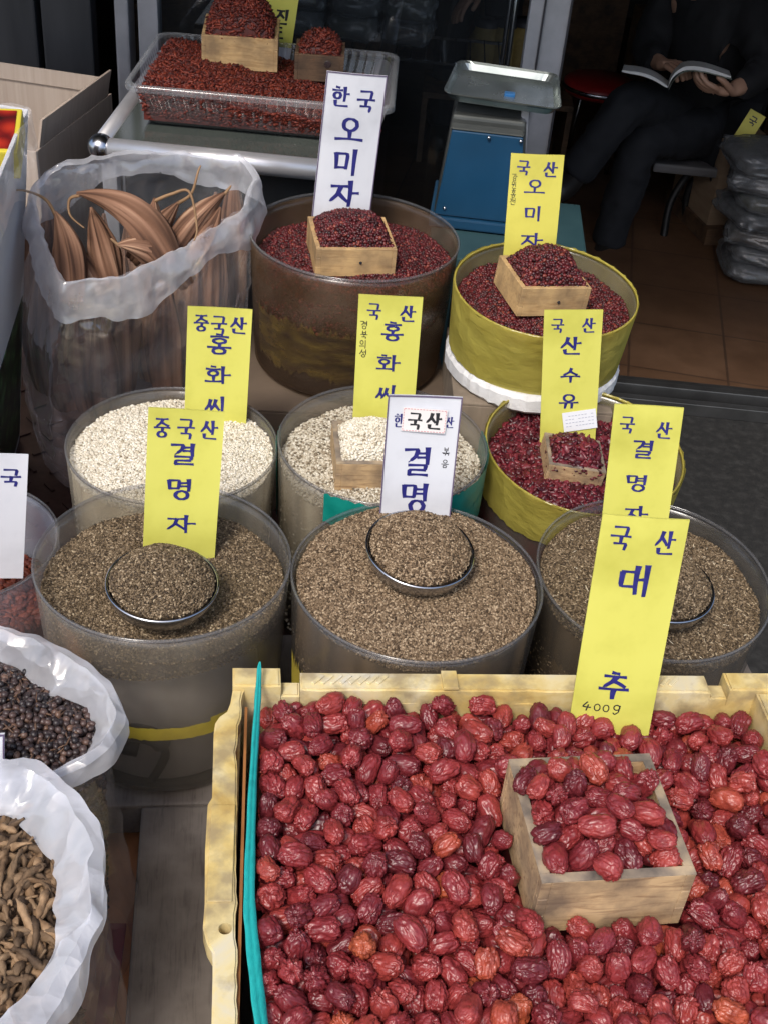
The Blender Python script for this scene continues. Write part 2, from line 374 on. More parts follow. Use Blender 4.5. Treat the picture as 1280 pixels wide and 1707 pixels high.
# ---------------------------------------------------------------- hand-painted Hangul, built from brush strokes
JAMO = {
 'g': [[(0, .92), (.93, .95), (.80, .45), (.30, 0)]], 'G': [[(0, .9), (.95, .93), (.86, .0)]],
 'n': [[(0, 1), (.03, .18), (1, .22)]], 'd': [[(.05, .9), (.95, .92)], [(.12, .9), (.08, .12), (1, .16)]],
 'r': [[(0, .95), (.9, .97), (.86, .55)], [(.86, .53), (.08, .5), (.05, .06)], [(.05, .05), (1, .08)]],
 'm': [[(.02, .98), (.1, .02)], [(.02, .95), (.95, .97), (.87, .02)], [(.1, .06), (.88, .08)]],
 'b': [[(.1, 1), (.13, 0)], [(.88, 1), (.86, 0)], [(.12, .52), (.87, .54)], [(.12, .03), (.87, .05)]],
 's': [[(.56, 1), (.42, .5), (0, 0)], [(.46, .58), (1, .04)]],
 'S': [[(.34, 1), (.22, .5), (-.05, .05)], [(.26, .58), (.46, .18)], [(.74, 1), (.62, .5), (.36, 0)], [(.66, .58), (1.02, .08)]],
 'o': ['o'], 'j': [[(0, .93), (.98, .96)], [(.56, .94), (.40, .45), (0, 0)], [(.46, .52), (1.02, .05)]],
 'c': [[(.35, 1.12), (.65, 1.06)], [(0, .8), (1, .82)], [(.54, .8), (.38, .4), (0, 0)], [(.46, .48), (1.02, .05)]],
 'h': [[(.32, 1.02), (.66, .97)], [(0, .73), (1, .76)], ('o', .5, .27, .33, .27)],
 'A': [[(.2, 1.03), (.22, -.05)], [(.22, .5), (1, .53)]], 'I': [[(.5, 1.03), (.52, -.05)]],
 'E': [[(.85, 1.03), (.87, -.05)], [(.1, .5), (.85, .52)]],
 'Y': [[(.9, 1.03), (.92, -.03)], [(.05, .68), (.9, .72)], [(.05, .40), (.9, .43)]],
 'O': [[(.5, .98), (.5, .14)], [(0, .10), (1, .14)]], 'U': [[(0, .88), (1, .92)], [(.52, .88), (.5, -.05)]],
 'W': [[(0, .88), (1, .92)], [(.36, .88), (.3, .0)], [(.66, .9), (.66, -.02)]], 'X': [[(0, .5), (1, .54)]],
 'D': [[(.1, 1), (.12, 0)], [(.12, .52), (.62, .54)], [(.84, 1.05), (.86, -.06)]],
 'Q': [[(.0, .55), (.4, .57)], [(.42, 1.0), (.44, 0)], [(.84, 1.05), (.86, -.06)]],
}
SYL = {
 '한': [('h', 0, .42, .6, 1.02), ('A', .64, .32, 1.02, 1.02), ('n', .2, -.02, .98, .3)],
 '국': [('G', .14, .62, .84, 1), ('U', 0, .25, 1, .58), ('G', .2, -.05, .82, .26)],
 '오': [('o', .25, .46, .75, 1.0), ('O', 0, 0, 1, .46)],
 '미': [('m', 0, .2, .58, .88), ('I', .62, 0, 1.1, 1)],
 '자': [('j', 0, .12, .64, .84), ('A', .62, 0, 1.08, 1)],
 '산': [('s', 0, .38, .62, 1), ('A', .62, .3, 1.02, 1.02), ('n', .2, -.04, .96, .27)],
 '중': [('j', .12, .56, .88, 1.02), ('U', 0, .28, 1, .52), ('o', .25, -.04, .73, .27)],
 '홍': [('h', .12, .56, .88, 1.06), ('O', 0, .3, 1, .56), ('o', .24, -.05, .76, .28)],
 '화': [('h', .02, .42, .62, 1), ('O', 0, .05, .68, .42), ('A', .66, 0, 1.06, 1)],
 '씨': [('S', .05, .1, .72, .82), ('I', .64, 0, 1.1, 1)],
 '결': [('g', 0, .48, .55, 1), ('Y', .48, .44, .95, 1.02), ('r', .16, -.02, .95, .40)],
 '명': [('m', 0, .50, .5, .98), ('Y', .48, .42, .95, 1.02), ('o', .32, -.04, .88, .40)],
 '수': [('s', .14, .5, .86, 1), ('U', 0, 0, 1, .44)],
 '유': [('o', .24, .52, .76, 1.02), ('W', 0, 0, 1, .46)],
 '대': [('d', 0, .18, .52, .84), ('D', .56, 0, 1.02, 1)],
 '추': [('c', .14, .46, .86, 1), ('U', 0, 0, 1, .42)],
 '진': [('j', 0, .42, .64, 1), ('I', .6, .34, 1.06, 1.02), ('n', .2, -.02, .96, .28)],
 '도': [('d', .18, .5, .84, .98), ('O', 0, 0, 1, .46)],
 '강': [('g', 0, .42, .6, 1), ('A', .62, .36, 1, 1), ('o', .25, 0, .75, .34)],
 '원': [('o', .1, .6, .55, 1), ('U', 0, .3, .65, .56), ('I', .6, .3, 1, 1), ('n', .2, 0, .9, .25)],
 '천': [('c', 0, .4, .6, 1), ('E', .5, .32, .95, 1), ('n', .2, 0, .9, .28)],
 '경': [('g', 0, .48, .55, 1), ('Y', .48, .42, .95, 1), ('o', .3, 0, .8, .38)],
 '북': [('b', .2, .58, .8, 1), ('U', 0, .28, 1, .54), ('G', .2, 0, .8, .25)],
 '의': [('o', .1, .5, .55, 1), ('X', 0, .1, .7, .45), ('I', .65, 0, 1, 1)],
 '성': [('s', 0, .42, .6, 1), ('E', .5, .36, .95, 1), ('o', .3, 0, .8, .34)],
 '볶': [('b', .2, .6, .8, 1), ('O', 0, .3, 1, .58), ('G', .1, 0, .45, .26), ('G', .5, 0, .9, .26)],
 '음': [('o', .25, .6, .75, 1), ('X', 0, .3, 1, .6), ('m', .25, 0, .75, .28)],
 '하': [('h', 0, .2, .6, .9), ('A', .62, 0, 1.05, 1)], '겠': [('g', 0, .5, .5, 1), ('Q', .42, .42, 1.0, 1), ('S', .15, 0, .9, .4)],
 '4': ['l', [(.55, 1), (.05, .4), (.95, .42)], [(.66, .7), (.5, 0)]],
 '0': ['l', ('o', .5, .5, .36, .45)],
 'g': ['l', ('o', .45, .7, .33, .28), [(.80, .95), (.7, .2), (.3, -.1), (.1, .1)]],
}
def circle_pts(cx, cy, rx, ry, n=18):
    return [(cx+rx*math.sin(2*math.pi*i/n+.35), cy+ry*math.cos(2*math.pi*i/n+.35)) for i in range(n+1)]
def strokes_of(ch):
    out = []
    def emit(j, x0, y0, x1, y1):
        for s in JAMO[j]:
            if s == 'o': out.append([(x0+(x1-x0)*a, y0+(y1-y0)*b) for a, b in circle_pts(.5, .5, .5, .5)])
            elif s[0] == 'o': out.append([(x0+(x1-x0)*a, y0+(y1-y0)*b) for a, b in circle_pts(*s[1:])])
            else: out.append([(x0+(x1-x0)*a, y0+(y1-y0)*b) for a, b in s])
    S_ = SYL[ch]
    if S_[0] == 'l':
        for s in S_[1:]: out.append(circle_pts(*s[1:]) if s[0] == 'o' else s)
    else:
        for it in S_: emit(*it)
    return out
def lettering(name, items, m, parent, y0, wid=.095, brush=True):
    """items: (char, x, z, w, h) with x, z the lower-left corner on the board; each brush stroke is a thin raised ribbon of paint"""
    V, Fc = [], []; lay = 0
    r = random.Random(len(items)*7+3)
    for it in items:
        ch, x, z, w, h = it[:5]; W0 = (it[5] if len(it) > 5 else wid)*min(w, h)
        for st in strokes_of(ch):
            P = np.array([(x+w*(a+r.uniform(-.012, .012)), z+h*(b+r.uniform(-.012, .012))) for a, b in st])
            closed = len(st) > 10
            if len(P) > 2 and not closed: 
                Q = []                                        # keep corners fairly crisp
                for i in range(len(P)-1): Q += [P[i]*(1-t)+P[i+1]*t for t in np.linspace(0, 1, 6)[:-1]]
                Q.append(P[-1]); P = np.array(Q)
                for _ in range(1): P[1:-1] = .25*P[:-2]+.5*P[1:-1]+.25*P[2:]
            elif len(P) == 2: 
                bow = np.array([-(P[1]-P[0])[1], (P[1]-P[0])[0]])*r.uniform(-.03, .03)
                P = np.array([P[0]*(1-t)+P[1]*t+bow*4*t*(1-t) for t in np.linspace(0, 1, 8)])
            n = len(P); lay += 1; yy = y0-.00025-.000012*(lay % 30); o = len(V)
            for i in range(n):
                d = P[min(i+1, n-1)]-P[max(i-1, 0)]; d = d/(np.linalg.norm(d)+1e-9); nn = np.array([-d[1], d[0]]); t = i/(n-1)
                k = 1.0
                if brush:
                    k = .62+.55*abs(d[1])+.10*abs(d[0]*d[1])     # verticals are heavier, as from a flat brush
                    if not closed: k *= (1.18-.38*t+.9*max(0, .12-t)) if abs(d[1]) > .5 else (.95+.35*(2*t-1)**2)
                    if not closed and t > .93 and d[0] < -.2: k *= .35
                q = nn*W0*k*.72
                e = d*W0*.25*(-1 if i == 0 else 1 if i == n-1 else 0) if not closed else 0
                a, b = P[i]+q+e*(1.2 if i == 0 else .4), P[i]-q+e
                V += [(a[0], yy, a[1]), (b[0], yy, b[1])]
            for i in range(n-1): Fc.append((o+2*i, o+2*i+1, o+2*i+3, o+2*i+2))
    return mesh_obj(name, V, Fc, m, parent)
t_bend = {}
def follow(o, bend):
    for v in o.data.vertices: v.co.y += bend(v.co.x, v.co.z)-.0002
    return o
def sign(label, fit, m, blue=(), black=(), frame=False, bw=.05, group=None, name='price_sign'):
    """fit = x, y, z of the foot, width, height, yaw, lean, roll; letters in fractions of the board from its top-left"""
    x, y, z, w, h, yaw, lean, roll = fit
    sink = .02
    R = Matrix.Rotation(yaw, 4, 'Z') @ Matrix.Rotation(lean, 4, 'X') @ Matrix.Rotation(roll, 4, 'Y')
    t = thing(name, label, 'sign', (x, y, z), R.to_euler(), group)
    th = .003
    rs = random.Random(int(abs(x*9173+y*771)*100)); c1, c2, c3 = rs.uniform(-.0022, .0030), rs.uniform(-.006, .006), rs.uniform(-.003, .003)
    bend = lambda px, pz: c1*(2*px/w)**2+c2*(pz/h)**2+c3*(2*px/w)*(pz/h)
    nx, nz = 8, 14; V, Fc = [], []; rows = [(-w/2+w*i/nx, -sink+(h+sink)*j/nz) for j in range(nz+1) for i in range(nx+1)]
    V = [(a, bend(a, b), b) for a, b in rows]+[(a, bend(a, b)+th, b) for a, b in rows]; o_ = len(rows); K_ = lambda i, j: j*(nx+1)+i
    for j in range(nz):
        for i in range(nx): Fc += [(K_(i, j), K_(i+1, j), K_(i+1, j+1), K_(i, j+1)), (o_+K_(i, j), o_+K_(i, j+1), o_+K_(i+1, j+1), o_+K_(i+1, j))]
    for i in range(nx): Fc += [(K_(i, 0), o_+K_(i, 0), o_+K_(i+1, 0), K_(i+1, 0)), (K_(i, nz), K_(i+1, nz), o_+K_(i+1, nz), o_+K_(i, nz))]
    for j in range(nz): Fc += [(K_(0, j), K_(0, j+1), o_+K_(0, j+1), o_+K_(0, j)), (K_(nx, j), o_+K_(nx, j), o_+K_(nx, j+1), K_(nx, j+1))]
    mesh_obj('board', V, Fc, m, t)
    if frame:
        bm = bmesh.new(); e = .0016
        for c, s in [((0, 0, h-e/2), (w, .0012, e)), ((w/2-e/2, 0, h/2-e/2), (e, .0012, h-e)), ((-w/2+e/2, 0, h/2-e/2), (e, .0012, h-e))]:
            add_box(bm, (c[0], -.0006, c[2]), s)
        eo = bm_obj('edge_line', bm, M_PURP, t)
        bm = bmesh.new(); bm.from_mesh(eo.data); bmesh.ops.subdivide_edges(bm, edges=[e for e in bm.edges if e.calc_length() > .02], cuts=14, use_grid_fill=True)
        for v in bm.verts: v.co.y += bend(v.co.x, v.co.z)
        bm.to_mesh(eo.data); bm.free()
    conv = lambda it: (it[0], -w/2+it[1]*w, h*(1-it[2])-it[4]*w, it[3]*w, it[4]*w)
    if blue: follow(lettering('lettering', [conv(i) for i in blue], M_BLUE, t, 0, .11), bend)
    if black: follow(lettering('handwriting', [conv(i) for i in black], M_BLK, t, 0, .07, False), bend)
    t_bend[t.name] = bend
    return t, w, h
# ---------------------------------------------------------------- the setting
GZ = -.42
def sheet(name, x0, x1, y0, y1, z, m, kind='structure', n=1):
    V = [(x0, y0, z), (x1, y0, z), (x1, y1, z), (x0, y1, z)]
    return tag(mesh_obj(name, V, [(0, 1, 2, 3)], m), None, None, None, kind)
M_ASPH = mat('asphalt', [C(.011, .011, .011), C(.017, .0165, .016), C(.034, .033, .032)], 38, .8, .6, 220, detail=9)
g = sheet('ground', -300, 300, -300, 300, GZ, M_ASPH); g['label'] = 'dark street ground beside the stall'
def tile_mat():
    m = bpy.data.materials.new('brown_floor_tiles'); m.use_nodes = True; nt = m.node_tree; b = nt.nodes['Principled BSDF']
    tc = nt.nodes.new('ShaderNodeTexCoord'); mp = nt.nodes.new('ShaderNodeMapping'); nt.links.new(tc.outputs['Object'], mp.inputs[0])
    mp.inputs['Rotation'].default_value = (0, 0, .12)
    br = nt.nodes.new('ShaderNodeTexBrick'); br.offset = 0; br.inputs['Scale'].default_value = 1; br.inputs['Brick Width'].default_value = .3; br.inputs['Row Height'].default_value = .3
    br.inputs['Mortar Size'].default_value = .004; br.inputs['Color1'].default_value = C(.125, .068, .038); br.inputs['Color2'].default_value = C(.15, .083, .047); br.inputs['Mortar'].default_value = C(.075, .043, .027)
    nt.links.new(mp.outputs[0], br.inputs['Vector'])
    mx = nt.nodes.new('ShaderNodeMixRGB'); mx.blend_type = 'MULTIPLY'; mx.inputs[0].default_value = .8
    nt.links.new(br.outputs[0], mx.inputs[1]); nt.links.new(ramp(nt, noise_tex(nt, 9, 6), [(.3, C(.55, .5, .45)), (.7, C(1, 1, 1))]), mx.inputs[2])
    nt.links.new(mx.outputs[0], b.inputs['Base Color']); b.inputs['Roughness'].default_value = .45; return m
M_TILE = tile_mat()
fl = sheet('shop_floor', -3, 3.0, 3.12, 8.0, GZ+.03, M_TILE); fl['label'] = 'brown tiled shop floor behind the threshold'
# low deck that carries the tubs: steel chequer plate at the back left, orange tile at the front
M_PLATE = mat('dark_red_steel_plate', [C(.045, .022, .02), C(.085, .045, .04)], 25, .45, .1, 120, metal=.4, rvar=.12)
bm = bmesh.new(); add_box(bm, (-.42, 1.69, -.21), (1.9, 1.24, .42))
for i in range(28):
    for j in range(22):
        x, y = -1.33+i*.05, 1.04+j*.055
        if x < -.25 and y > 1.09:
            s = 1 if (i+j) % 2 else -1
            add_box(bm, (x, y, .0012), (.030, .007, .0035), Euler((0, 0, s*.8)))
dk = bm_obj('steel_deck', bm, M_PLATE); tag(dk, 'dark red chequer plate deck under the tubs at the left', 'deck', None, 'structure')
M_OTILE = mat('orange_tile', [C(.34, .12, .05), C(.52, .22, .095), C(.45, .18, .08)], 14, .6, .1, 60)
dk2 = box_obj('tiled_step', (-.42, .53, -.215), (1.9, 1.076, .42), M_OTILE, None, 0); tag(dk2, 'orange tiled step under the plank', 'step', None, 'structure')
t = thing('red_strip', 'flat dark red strip lying on the orange tiles beside the grey plank', 'strip', (-.262, .72, 0))
o = box_obj('band', (0, 0, .003), (.022, .36, .004), mat('dark_red_plastic', [C(.22, .02, .03)], rough=.45), t, .001); o.rotation_euler = (0, 0, .12)
# weathered plank
M_PLANK = wood_mat('weathered_plank', C(.13, .108, .092), C(.07, .056, .047), C(.18, .155, .135), 10, .7, axis=(14, 1.2, 14))
pk = thing('plank', 'weathered grey brown plank under the front row of tubs', 'plank', (0, 0, 0))
bm = bmesh.new()
add_box(bm, (.0145, .674, .060), (.251, .75, .056)); bm_obj('board', bm, M_PLANK, pk, bevel=.004)
pk.rotation_euler = (0, 0, .16)
bm = bmesh.new(); add_box(bm, (.25, 1.215, .0595), (1.12, .328, .056)); bm_obj('cross_board', bm, M_PLANK, pk, bevel=.004)
# building behind: opening of the shop, walls, ceiling, and an added unseen sheet that shades them
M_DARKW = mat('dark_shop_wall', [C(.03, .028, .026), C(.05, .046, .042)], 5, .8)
bd = thing('shop_building', 'dark open fronted shop behind the stall', 'shop', (0, 3.2, GZ))
def bpart(name, c, s, m): 
    o = box_obj(name, (c[0], c[1]-3.2, c[2]-GZ), s, m, bd, 0); return o
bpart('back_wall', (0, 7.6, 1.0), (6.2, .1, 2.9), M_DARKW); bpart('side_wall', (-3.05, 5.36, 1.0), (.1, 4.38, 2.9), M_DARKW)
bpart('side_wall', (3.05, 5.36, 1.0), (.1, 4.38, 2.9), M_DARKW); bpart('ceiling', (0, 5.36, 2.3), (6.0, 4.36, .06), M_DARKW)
bpart('added_canopy', (0, 2.32, 2.19), (6.2, 1.74, .05), mat('added_canopy_sheet', [C(.16, .15, .14)], rough=.6))  # unseen sheet overhead, added and sized to dim the back rows and shop
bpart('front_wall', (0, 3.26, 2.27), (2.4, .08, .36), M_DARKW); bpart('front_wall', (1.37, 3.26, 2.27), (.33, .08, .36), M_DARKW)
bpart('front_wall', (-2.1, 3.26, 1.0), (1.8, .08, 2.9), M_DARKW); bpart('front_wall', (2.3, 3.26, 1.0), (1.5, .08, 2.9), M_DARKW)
# threshold rail
M_RAIL = mat('dark_rail', [C(.10, .10, .10), C(.16, .16, .16)], 12, .35, metal=.8)
tr_ = thing('threshold_rail', 'grooved metal threshold rail on the floor of the shop opening', 'rail', (0, 3.09, GZ))
for k, (y, z, hh) in enumerate([(-.05, .02, .04), (0, .03, .06), (.045, .023, .046)]):
    box_obj('track', (.85, y, z), (2.9, .026, hh), M_RAIL, tr_, .003)
# post
def post():
    p0 = aty(901, 130, 3.08); x0 = p0[0]
    t = thing('door_post', 'scratched aluminium door post behind the blue scale', 'post', (x0, 3.08, GZ))
    bm = bmesh.new()
    add_box(bm, (.012, 0, 1.3), (.062, .06, 2.6)); bm_obj('profile', bm, M_ALUD, t, bevel=.003)
    bm = bmesh.new(); add_box(bm, (-.038, -.012, 1.3), (.034, .05, 2.6)); bm_obj('inner_profile', bm, M_ALUD, t, bevel=.003)
    bm = bmesh.new(); add_box(bm, (-.0205, -.036, 1.3), (.004, .012, 2.6)); add_box(bm, (.043, -.033, 1.3), (.004, .01, 2.6)); bm_obj('seal', bm, M_BLK, t)
    bm = bmesh.new(); bmesh.ops.create_cone(bm, cap_ends=True, segments=16, radius1=.011, radius2=.009, depth=.008, matrix=Matrix.Translation((.014, -.034, 1.235)) @ Matrix.Rotation(math.pi/2, 4, 'X'))
    bm_obj('screw', bm, M_STEEL, t)
    return x0
post_x = post()
# glazing between post and left panels
M_GLASS = film_mat('shop_glass', C(.05, .055, .06), .10, .04, 0, 10, .03, 3, spec=.7, trans=(.75, .78, .8, 1))
xl = aty(232, 60, 3.1)[0]
gl = thing('glass_door', 'dark glass door behind the tray of red fruit', 'glass door', ((xl+post_x)/2, 3.10, GZ))
W = post_x-.06-xl
bm = bmesh.new(); add_box(bm, (-.02, 0, 1.34), (W-.06, .006, 2.5)); bm_obj('pane', bm, M_GLASS, gl)
bm = bmesh.new(); add_box(bm, (-W/2, 0, 1.3), (.05, .05, 2.6)); bm_obj('frame', bm, M_ALUD, gl, bevel=.003)
bm = bmesh.new(); add_box(bm, (0, 0, .045), (W-.05, .045, .09)); bm_obj('bottom_rail', bm, M_ALUD, gl, bevel=.003)
# dark metal panels at left
M_PANEL = mat('charcoal_panel', [C(.035, .037, .042), C(.06, .062, .068)], 4, .35, .1, 40, metal=.3, rvar=.1, stretch=(4, 4, .6))
pl = thing('shutter_panel', 'charcoal grooved metal panel standing behind the cardboard boxes', 'panel', (-1.2, 3.1, GZ))
x_r = aty(163, 60, 3.1)[0]; x_m = aty(70, 60, 3.1)[0]
for a, b in [(x_r-.006, x_m+.010), (x_m-.004, x_m-.17), (x_m-.185, x_m-.36), (x_m-.374, x_m-.55), (x_m-.564, -1.9)]:
    box_obj('leaf', ((a+b)/2+1.2, 0, 1.3), (abs(a-b), .05, 2.6), M_PANEL, pl, .006)
box_obj('backing', (-.15, .045, 1.3), (1.0, .02, 2.6), M_BLK, pl, 0)
x_e = aty(215, 60, 3.1)[0]
box_obj('jamb', ((x_r+x_e)/2+1.2+.02, .01, 1.3), (x_e-x_r-.10, .06, 2.6), M_PANEL, pl, .006)
box_obj('jamb', (x_e+1.2-.01, .01, 1.3), (.035, .07, 2.6), M_ALUD, pl, .006)

# ---------------------------------------------------------------- tubs
def tub(name, label, rim, r, rb, z0, m, tilt=(0, 0), group='open topped tubs of goods', seed=0, rimm=None, wall=.003):
    h = rim[2]-z0
    E_ = Euler((tilt[0], tilt[1], 0)); R = E_.to_matrix()
    base = Vector(rim)-R @ Vector((0, 0, h))
    t = thing(name, label, 'tub', base, E_, group)
    prof = [(0.001, .004), (rb-.012, .004), (rb, .012), (r*.995, h*.93), (r-.001, h-.006), (r-wall-.001, h-.006), (r-wall-.002, h*.92), (rb-wall, .016), (rb-.016, .008), (.001, .008)]
    lathe('wall', prof, m, t, 112, .006, seed)
    lathe('rim', [(r+.0008, h-.005), (r+.0012, h-.002), (r, h), (r-.0015, h), (r-.002, h-.005)], rimm or M_BINRIM, t, 112, .006, seed, closed=True)
    M = Matrix.LocRotScale(base, E_, None) @ Matrix.Translation((0, 0, h))
    return t, M, h
def band(name, t, h, r, rb, z0, z1, a0, a1, m, off=.0015, jag=.003, seed=0, n=64):
    """tape stuck round a tub between two angles (degrees, -90 faces the street), with slightly torn edges"""
    V, Fc = [], []; rr = random.Random(seed)
    for i in range(n+1):
        a = math.radians(a0+(a1-a0)*i/n)
        zt, zb = z1+rr.uniform(-jag, jag), z0+rr.uniform(-jag, jag)
        for z in (zb, (2*zb+zt)/3, (zb+2*zt)/3, zt):
            q = rb+(r-rb)*max(0, min(1, z/h))+off+rr.uniform(0, .0008); V.append((q*math.cos(a), q*math.sin(a), z))
    for i in range(n):
        for k in range(3): Fc.append((i*4+k, i*4+4+k, i*4+5+k, i*4+1+k))
    return mesh_obj(name, V, Fc, m, t, True)
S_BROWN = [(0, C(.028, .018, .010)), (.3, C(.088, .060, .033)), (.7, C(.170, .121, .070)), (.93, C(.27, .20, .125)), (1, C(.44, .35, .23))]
M_CASSIA = tint_mat('brown_seed', S_BROWN, .45, .3)
M_CASSIAR = tint_mat('roasted_seed', [(0, C(.04, .025, .014)), (.35, C(.15, .100, .058)), (.75, C(.255, .180, .110)), (1, C(.44, .335, .22))], .5, .25)
M_SAFF = tint_mat('white_seed', [(0, C(.26, .21, .14)), (.04, C(.48, .42, .31)), (.2, C(.62, .56, .45)), (.7, C(.72, .67, .56)), (1, C(.80, .76, .67))], .45, .3)
M_OMIJA = tint_mat('red_berry', [(0, C(.022, .003, .004)), (.5, C(.066, .007, .009)), (.9, C(.125, .013, .016)), (1, C(.22, .05, .03))], .42, .5, .3, 500)
M_SANSU = tint_mat('dark_red_fruit', [(0, C(.035, .004, .008)), (.5, C(.09, .008, .014)), (1, C(.17, .02, .03))], .38, .5, .3, 400)
M_GOJI = tint_mat('goji', [(0, C(.042, .006, .004)), (.5, C(.105, .014, .008)), (1, C(.21, .036, .017))], .5, .4, .3, 500)

SEED = (.0047, .0026, .0024)
def level(z, k=.003, f=18, seed=0, slope=(0, 0), dome=0, R=.155):
    return lambda x, y: z+k*sn(x*f, y*f, seed)+slope[0]*x+slope[1]*y+dome*(1-(x*x+y*y)/R**2)
def bowl(label, c, r, tilt, seed, m, size, name='metal_bowl', dome=.038, dep=.034, grains_label='', sub=1):
    t = thing(name, label, 'bowl', c, (tilt[0], tilt[1], .3), 'metal bowls half sunk in seeds')
    prof = [(.001, 0), (r*.62, .0015), (r*.92, dep*.42), (r, dep), (r+.0032, dep+.0006), (r+.0034, dep-.0022), (r*.96, dep*.40), (r*.65, -.0008), (.001, -.0022)]
    lathe('dish', prof, M_STEEL, t, 72)
    M = world_m(t) @ Matrix.Translation((0, 0, dep))
    hf = lambda x, y: -.003+dome*(np.clip(1-(x*x+y*y)/r**2, 0, 1))**.75+.002*sn(x*40, y*40, seed)
    grain_disc('seed_heap', grains_label, 'seeds', M, r*.985, hf, -dep*.4, size, m, sub, .62, 2, seed, tilt=.5)
    return t

# front left tub
tA, MA, hA = tub('seed_tub', 'clear grey tub with yellow tape at the front left holding brown seeds', (-.273, 1.18, .381), .16, .148, .09, M_BIN, seed=1)
band('tape', tA, hA, .16, .148, .117, .139, -112, -38, M_TAPEY, jag=.0008, seed=2); band('tape', tA, hA, .16, .148, .127, .148, -58, -12, M_TAPEY, .0028, .0008, 3)
lathe('inner_stand', [(.001, .19), (.10, .19), (.118, .17), (.13, .02), (.125, .012)], mat('lilac_grey_plastic', [C(.36, .33, .34), C(.50, .47, .48)], 6, .5), tA, 64)
V, Fc = tube_geo(catmull([(.005, -.1345, .02), (.018, -.1345, .05), (.024, -.134, .075), (.012, -.134, .100), (-.02, -.133, .104), (-.035, -.134, .085), (-.01, -.134, .078)], 30), [.006]*12+[.012]*18, 8)
mesh_obj('shadow_blob', V, Fc, M_BLK, tA, True)  # black coil standing in for the blurry shadow seen through the tub wall
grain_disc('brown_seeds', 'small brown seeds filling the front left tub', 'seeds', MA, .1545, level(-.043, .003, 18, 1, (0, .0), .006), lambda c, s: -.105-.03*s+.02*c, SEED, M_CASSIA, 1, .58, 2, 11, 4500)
bowl('metal bowl heaped with brown seeds in the front left tub', Vector((-.262, 1.118, .357)), .0655, (.06, .03), 5, M_CASSIA, SEED, grains_label='brown seeds heaped in the metal bowl of the front left tub')
# front middle tub
tB, MB_, hB = tub('seed_tub', 'clear grey tub filled to its rim with light brown seeds, middle of front row', (.051, 1.194, .378), .16, .150, .09, M_BIND, seed=2)
band('tape', tB, hB, .16, .150, .100, .175, -165, -128, M_TAPEY, jag=.012, seed=5)
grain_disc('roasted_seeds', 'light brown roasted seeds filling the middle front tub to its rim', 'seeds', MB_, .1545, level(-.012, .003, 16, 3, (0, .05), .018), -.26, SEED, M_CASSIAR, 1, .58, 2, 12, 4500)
bowl('metal bowl heaped with light brown seeds below the white sign in the middle front tub', Vector((.047, 1.198, .388)), .066, (.12, .05), 6, M_CASSIAR, SEED, grains_label='light brown seeds heaped in the metal bowl of the middle front tub')
# front right tub
tC, MC, hC = tub('seed_tub', 'clear grey tub of dark brown seeds at the right end of the front row', (.376, 1.298, .338), .16, .148, 0.0, M_BIND, (.07, 0), seed=3)
grain_disc('dark_seeds', 'dark brown seeds with bits of straw in the right front tub', 'seeds', MC, .1545, level(-.030, .004, 18, 5, (-.05, .02), .012), -.30, SEED, M_CASSIA, 1, .58, 2, 13, 4500)
bowl('metal bowl of dark brown seeds behind the yellow sign in the right front tub', Vector((.376, 1.252, .326)), .066, (.10, .0), 7, M_CASSIA, SEED, grains_label='dark brown seeds heaped in the metal bowl of the right front tub')
r = np.random.default_rng(3); n = 120; a = r.uniform(0, 6.28, n); q = .15*np.sqrt(r.uniform(0, 1, n)); x, y = q*np.cos(a), q*np.sin(a)
hfC = level(-.030, .004, 18, 5, (-.05, .02), .012)
P_, T_, A_ = grains(np.stack([x, y, hfC(x, y)+.001], 1), np.tile([0, 0, 1.0], (n, 1)), (.011, .0011, .0009), 1, .4, .15, 0, 9)
o = tri_obj('straw', P_, T_, A_, tint_mat('straw', [(0, C(.5, .4, .25)), (1, C(.75, .66, .5))], .6)); o.matrix_world = MC; tag(o, 'pale bits of straw strewn over the dark brown seeds of the right front tub', 'straw', None, 'stuff')
# white seeds, left
tD, MD, hD = tub('seed_tub', 'dusty clear tub of white seeds at the left of the second row', (-.331, 1.519, .328), .16, .15, 0, M_BINL, seed=4)
WS = (.0064, .0043, .0040)
grain_disc('white_seeds', 'plump white seeds in the left tub of the second row', 'seeds', MD, .1545, level(-.024, .003, 15, 2, (0, .02), .012), -.31, WS, M_SAFF, 1, .6, 2, 14, 2600)
tE, ME, hE = tub('seed_tub', 'clear tub with torn teal tape holding white seeds in the middle of the second row', (-.012, 1.541, .353), .16, .15, 0, M_BINL, (.02, 0), seed=5)
band('teal_tape', tE, hE, .16, .15, hE-.055, hE-.004, -118, 22, M_TEAL, .002, .002, 4); band('teal_tape', tE, hE, .16, .15, hE-.15, hE-.008, -190, -172, M_TEAL, .002, .005, 6)
band('teal_tape', tE, hE, .16, .15, hE-.10, hE-.05, -40, -8, M_TEAL, .0028, .004, 9)
grain_disc('white_seeds', 'speckled white seeds in the teal taped tub of the second row', 'seeds', ME, .1545, level(-.038, .004, 15, 4, (0, .0), .014), -.33, WS, tint_mat('speckled_white_seed', [(0, C(.10, .078, .05)), (.14, C(.24, .19, .125)), (.35, C(.44, .385, .29)), (.7, C(.56, .51, .41)), (1, C(.68, .64, .54))], .45, .4), 1, .6, 2, 15, 2600)
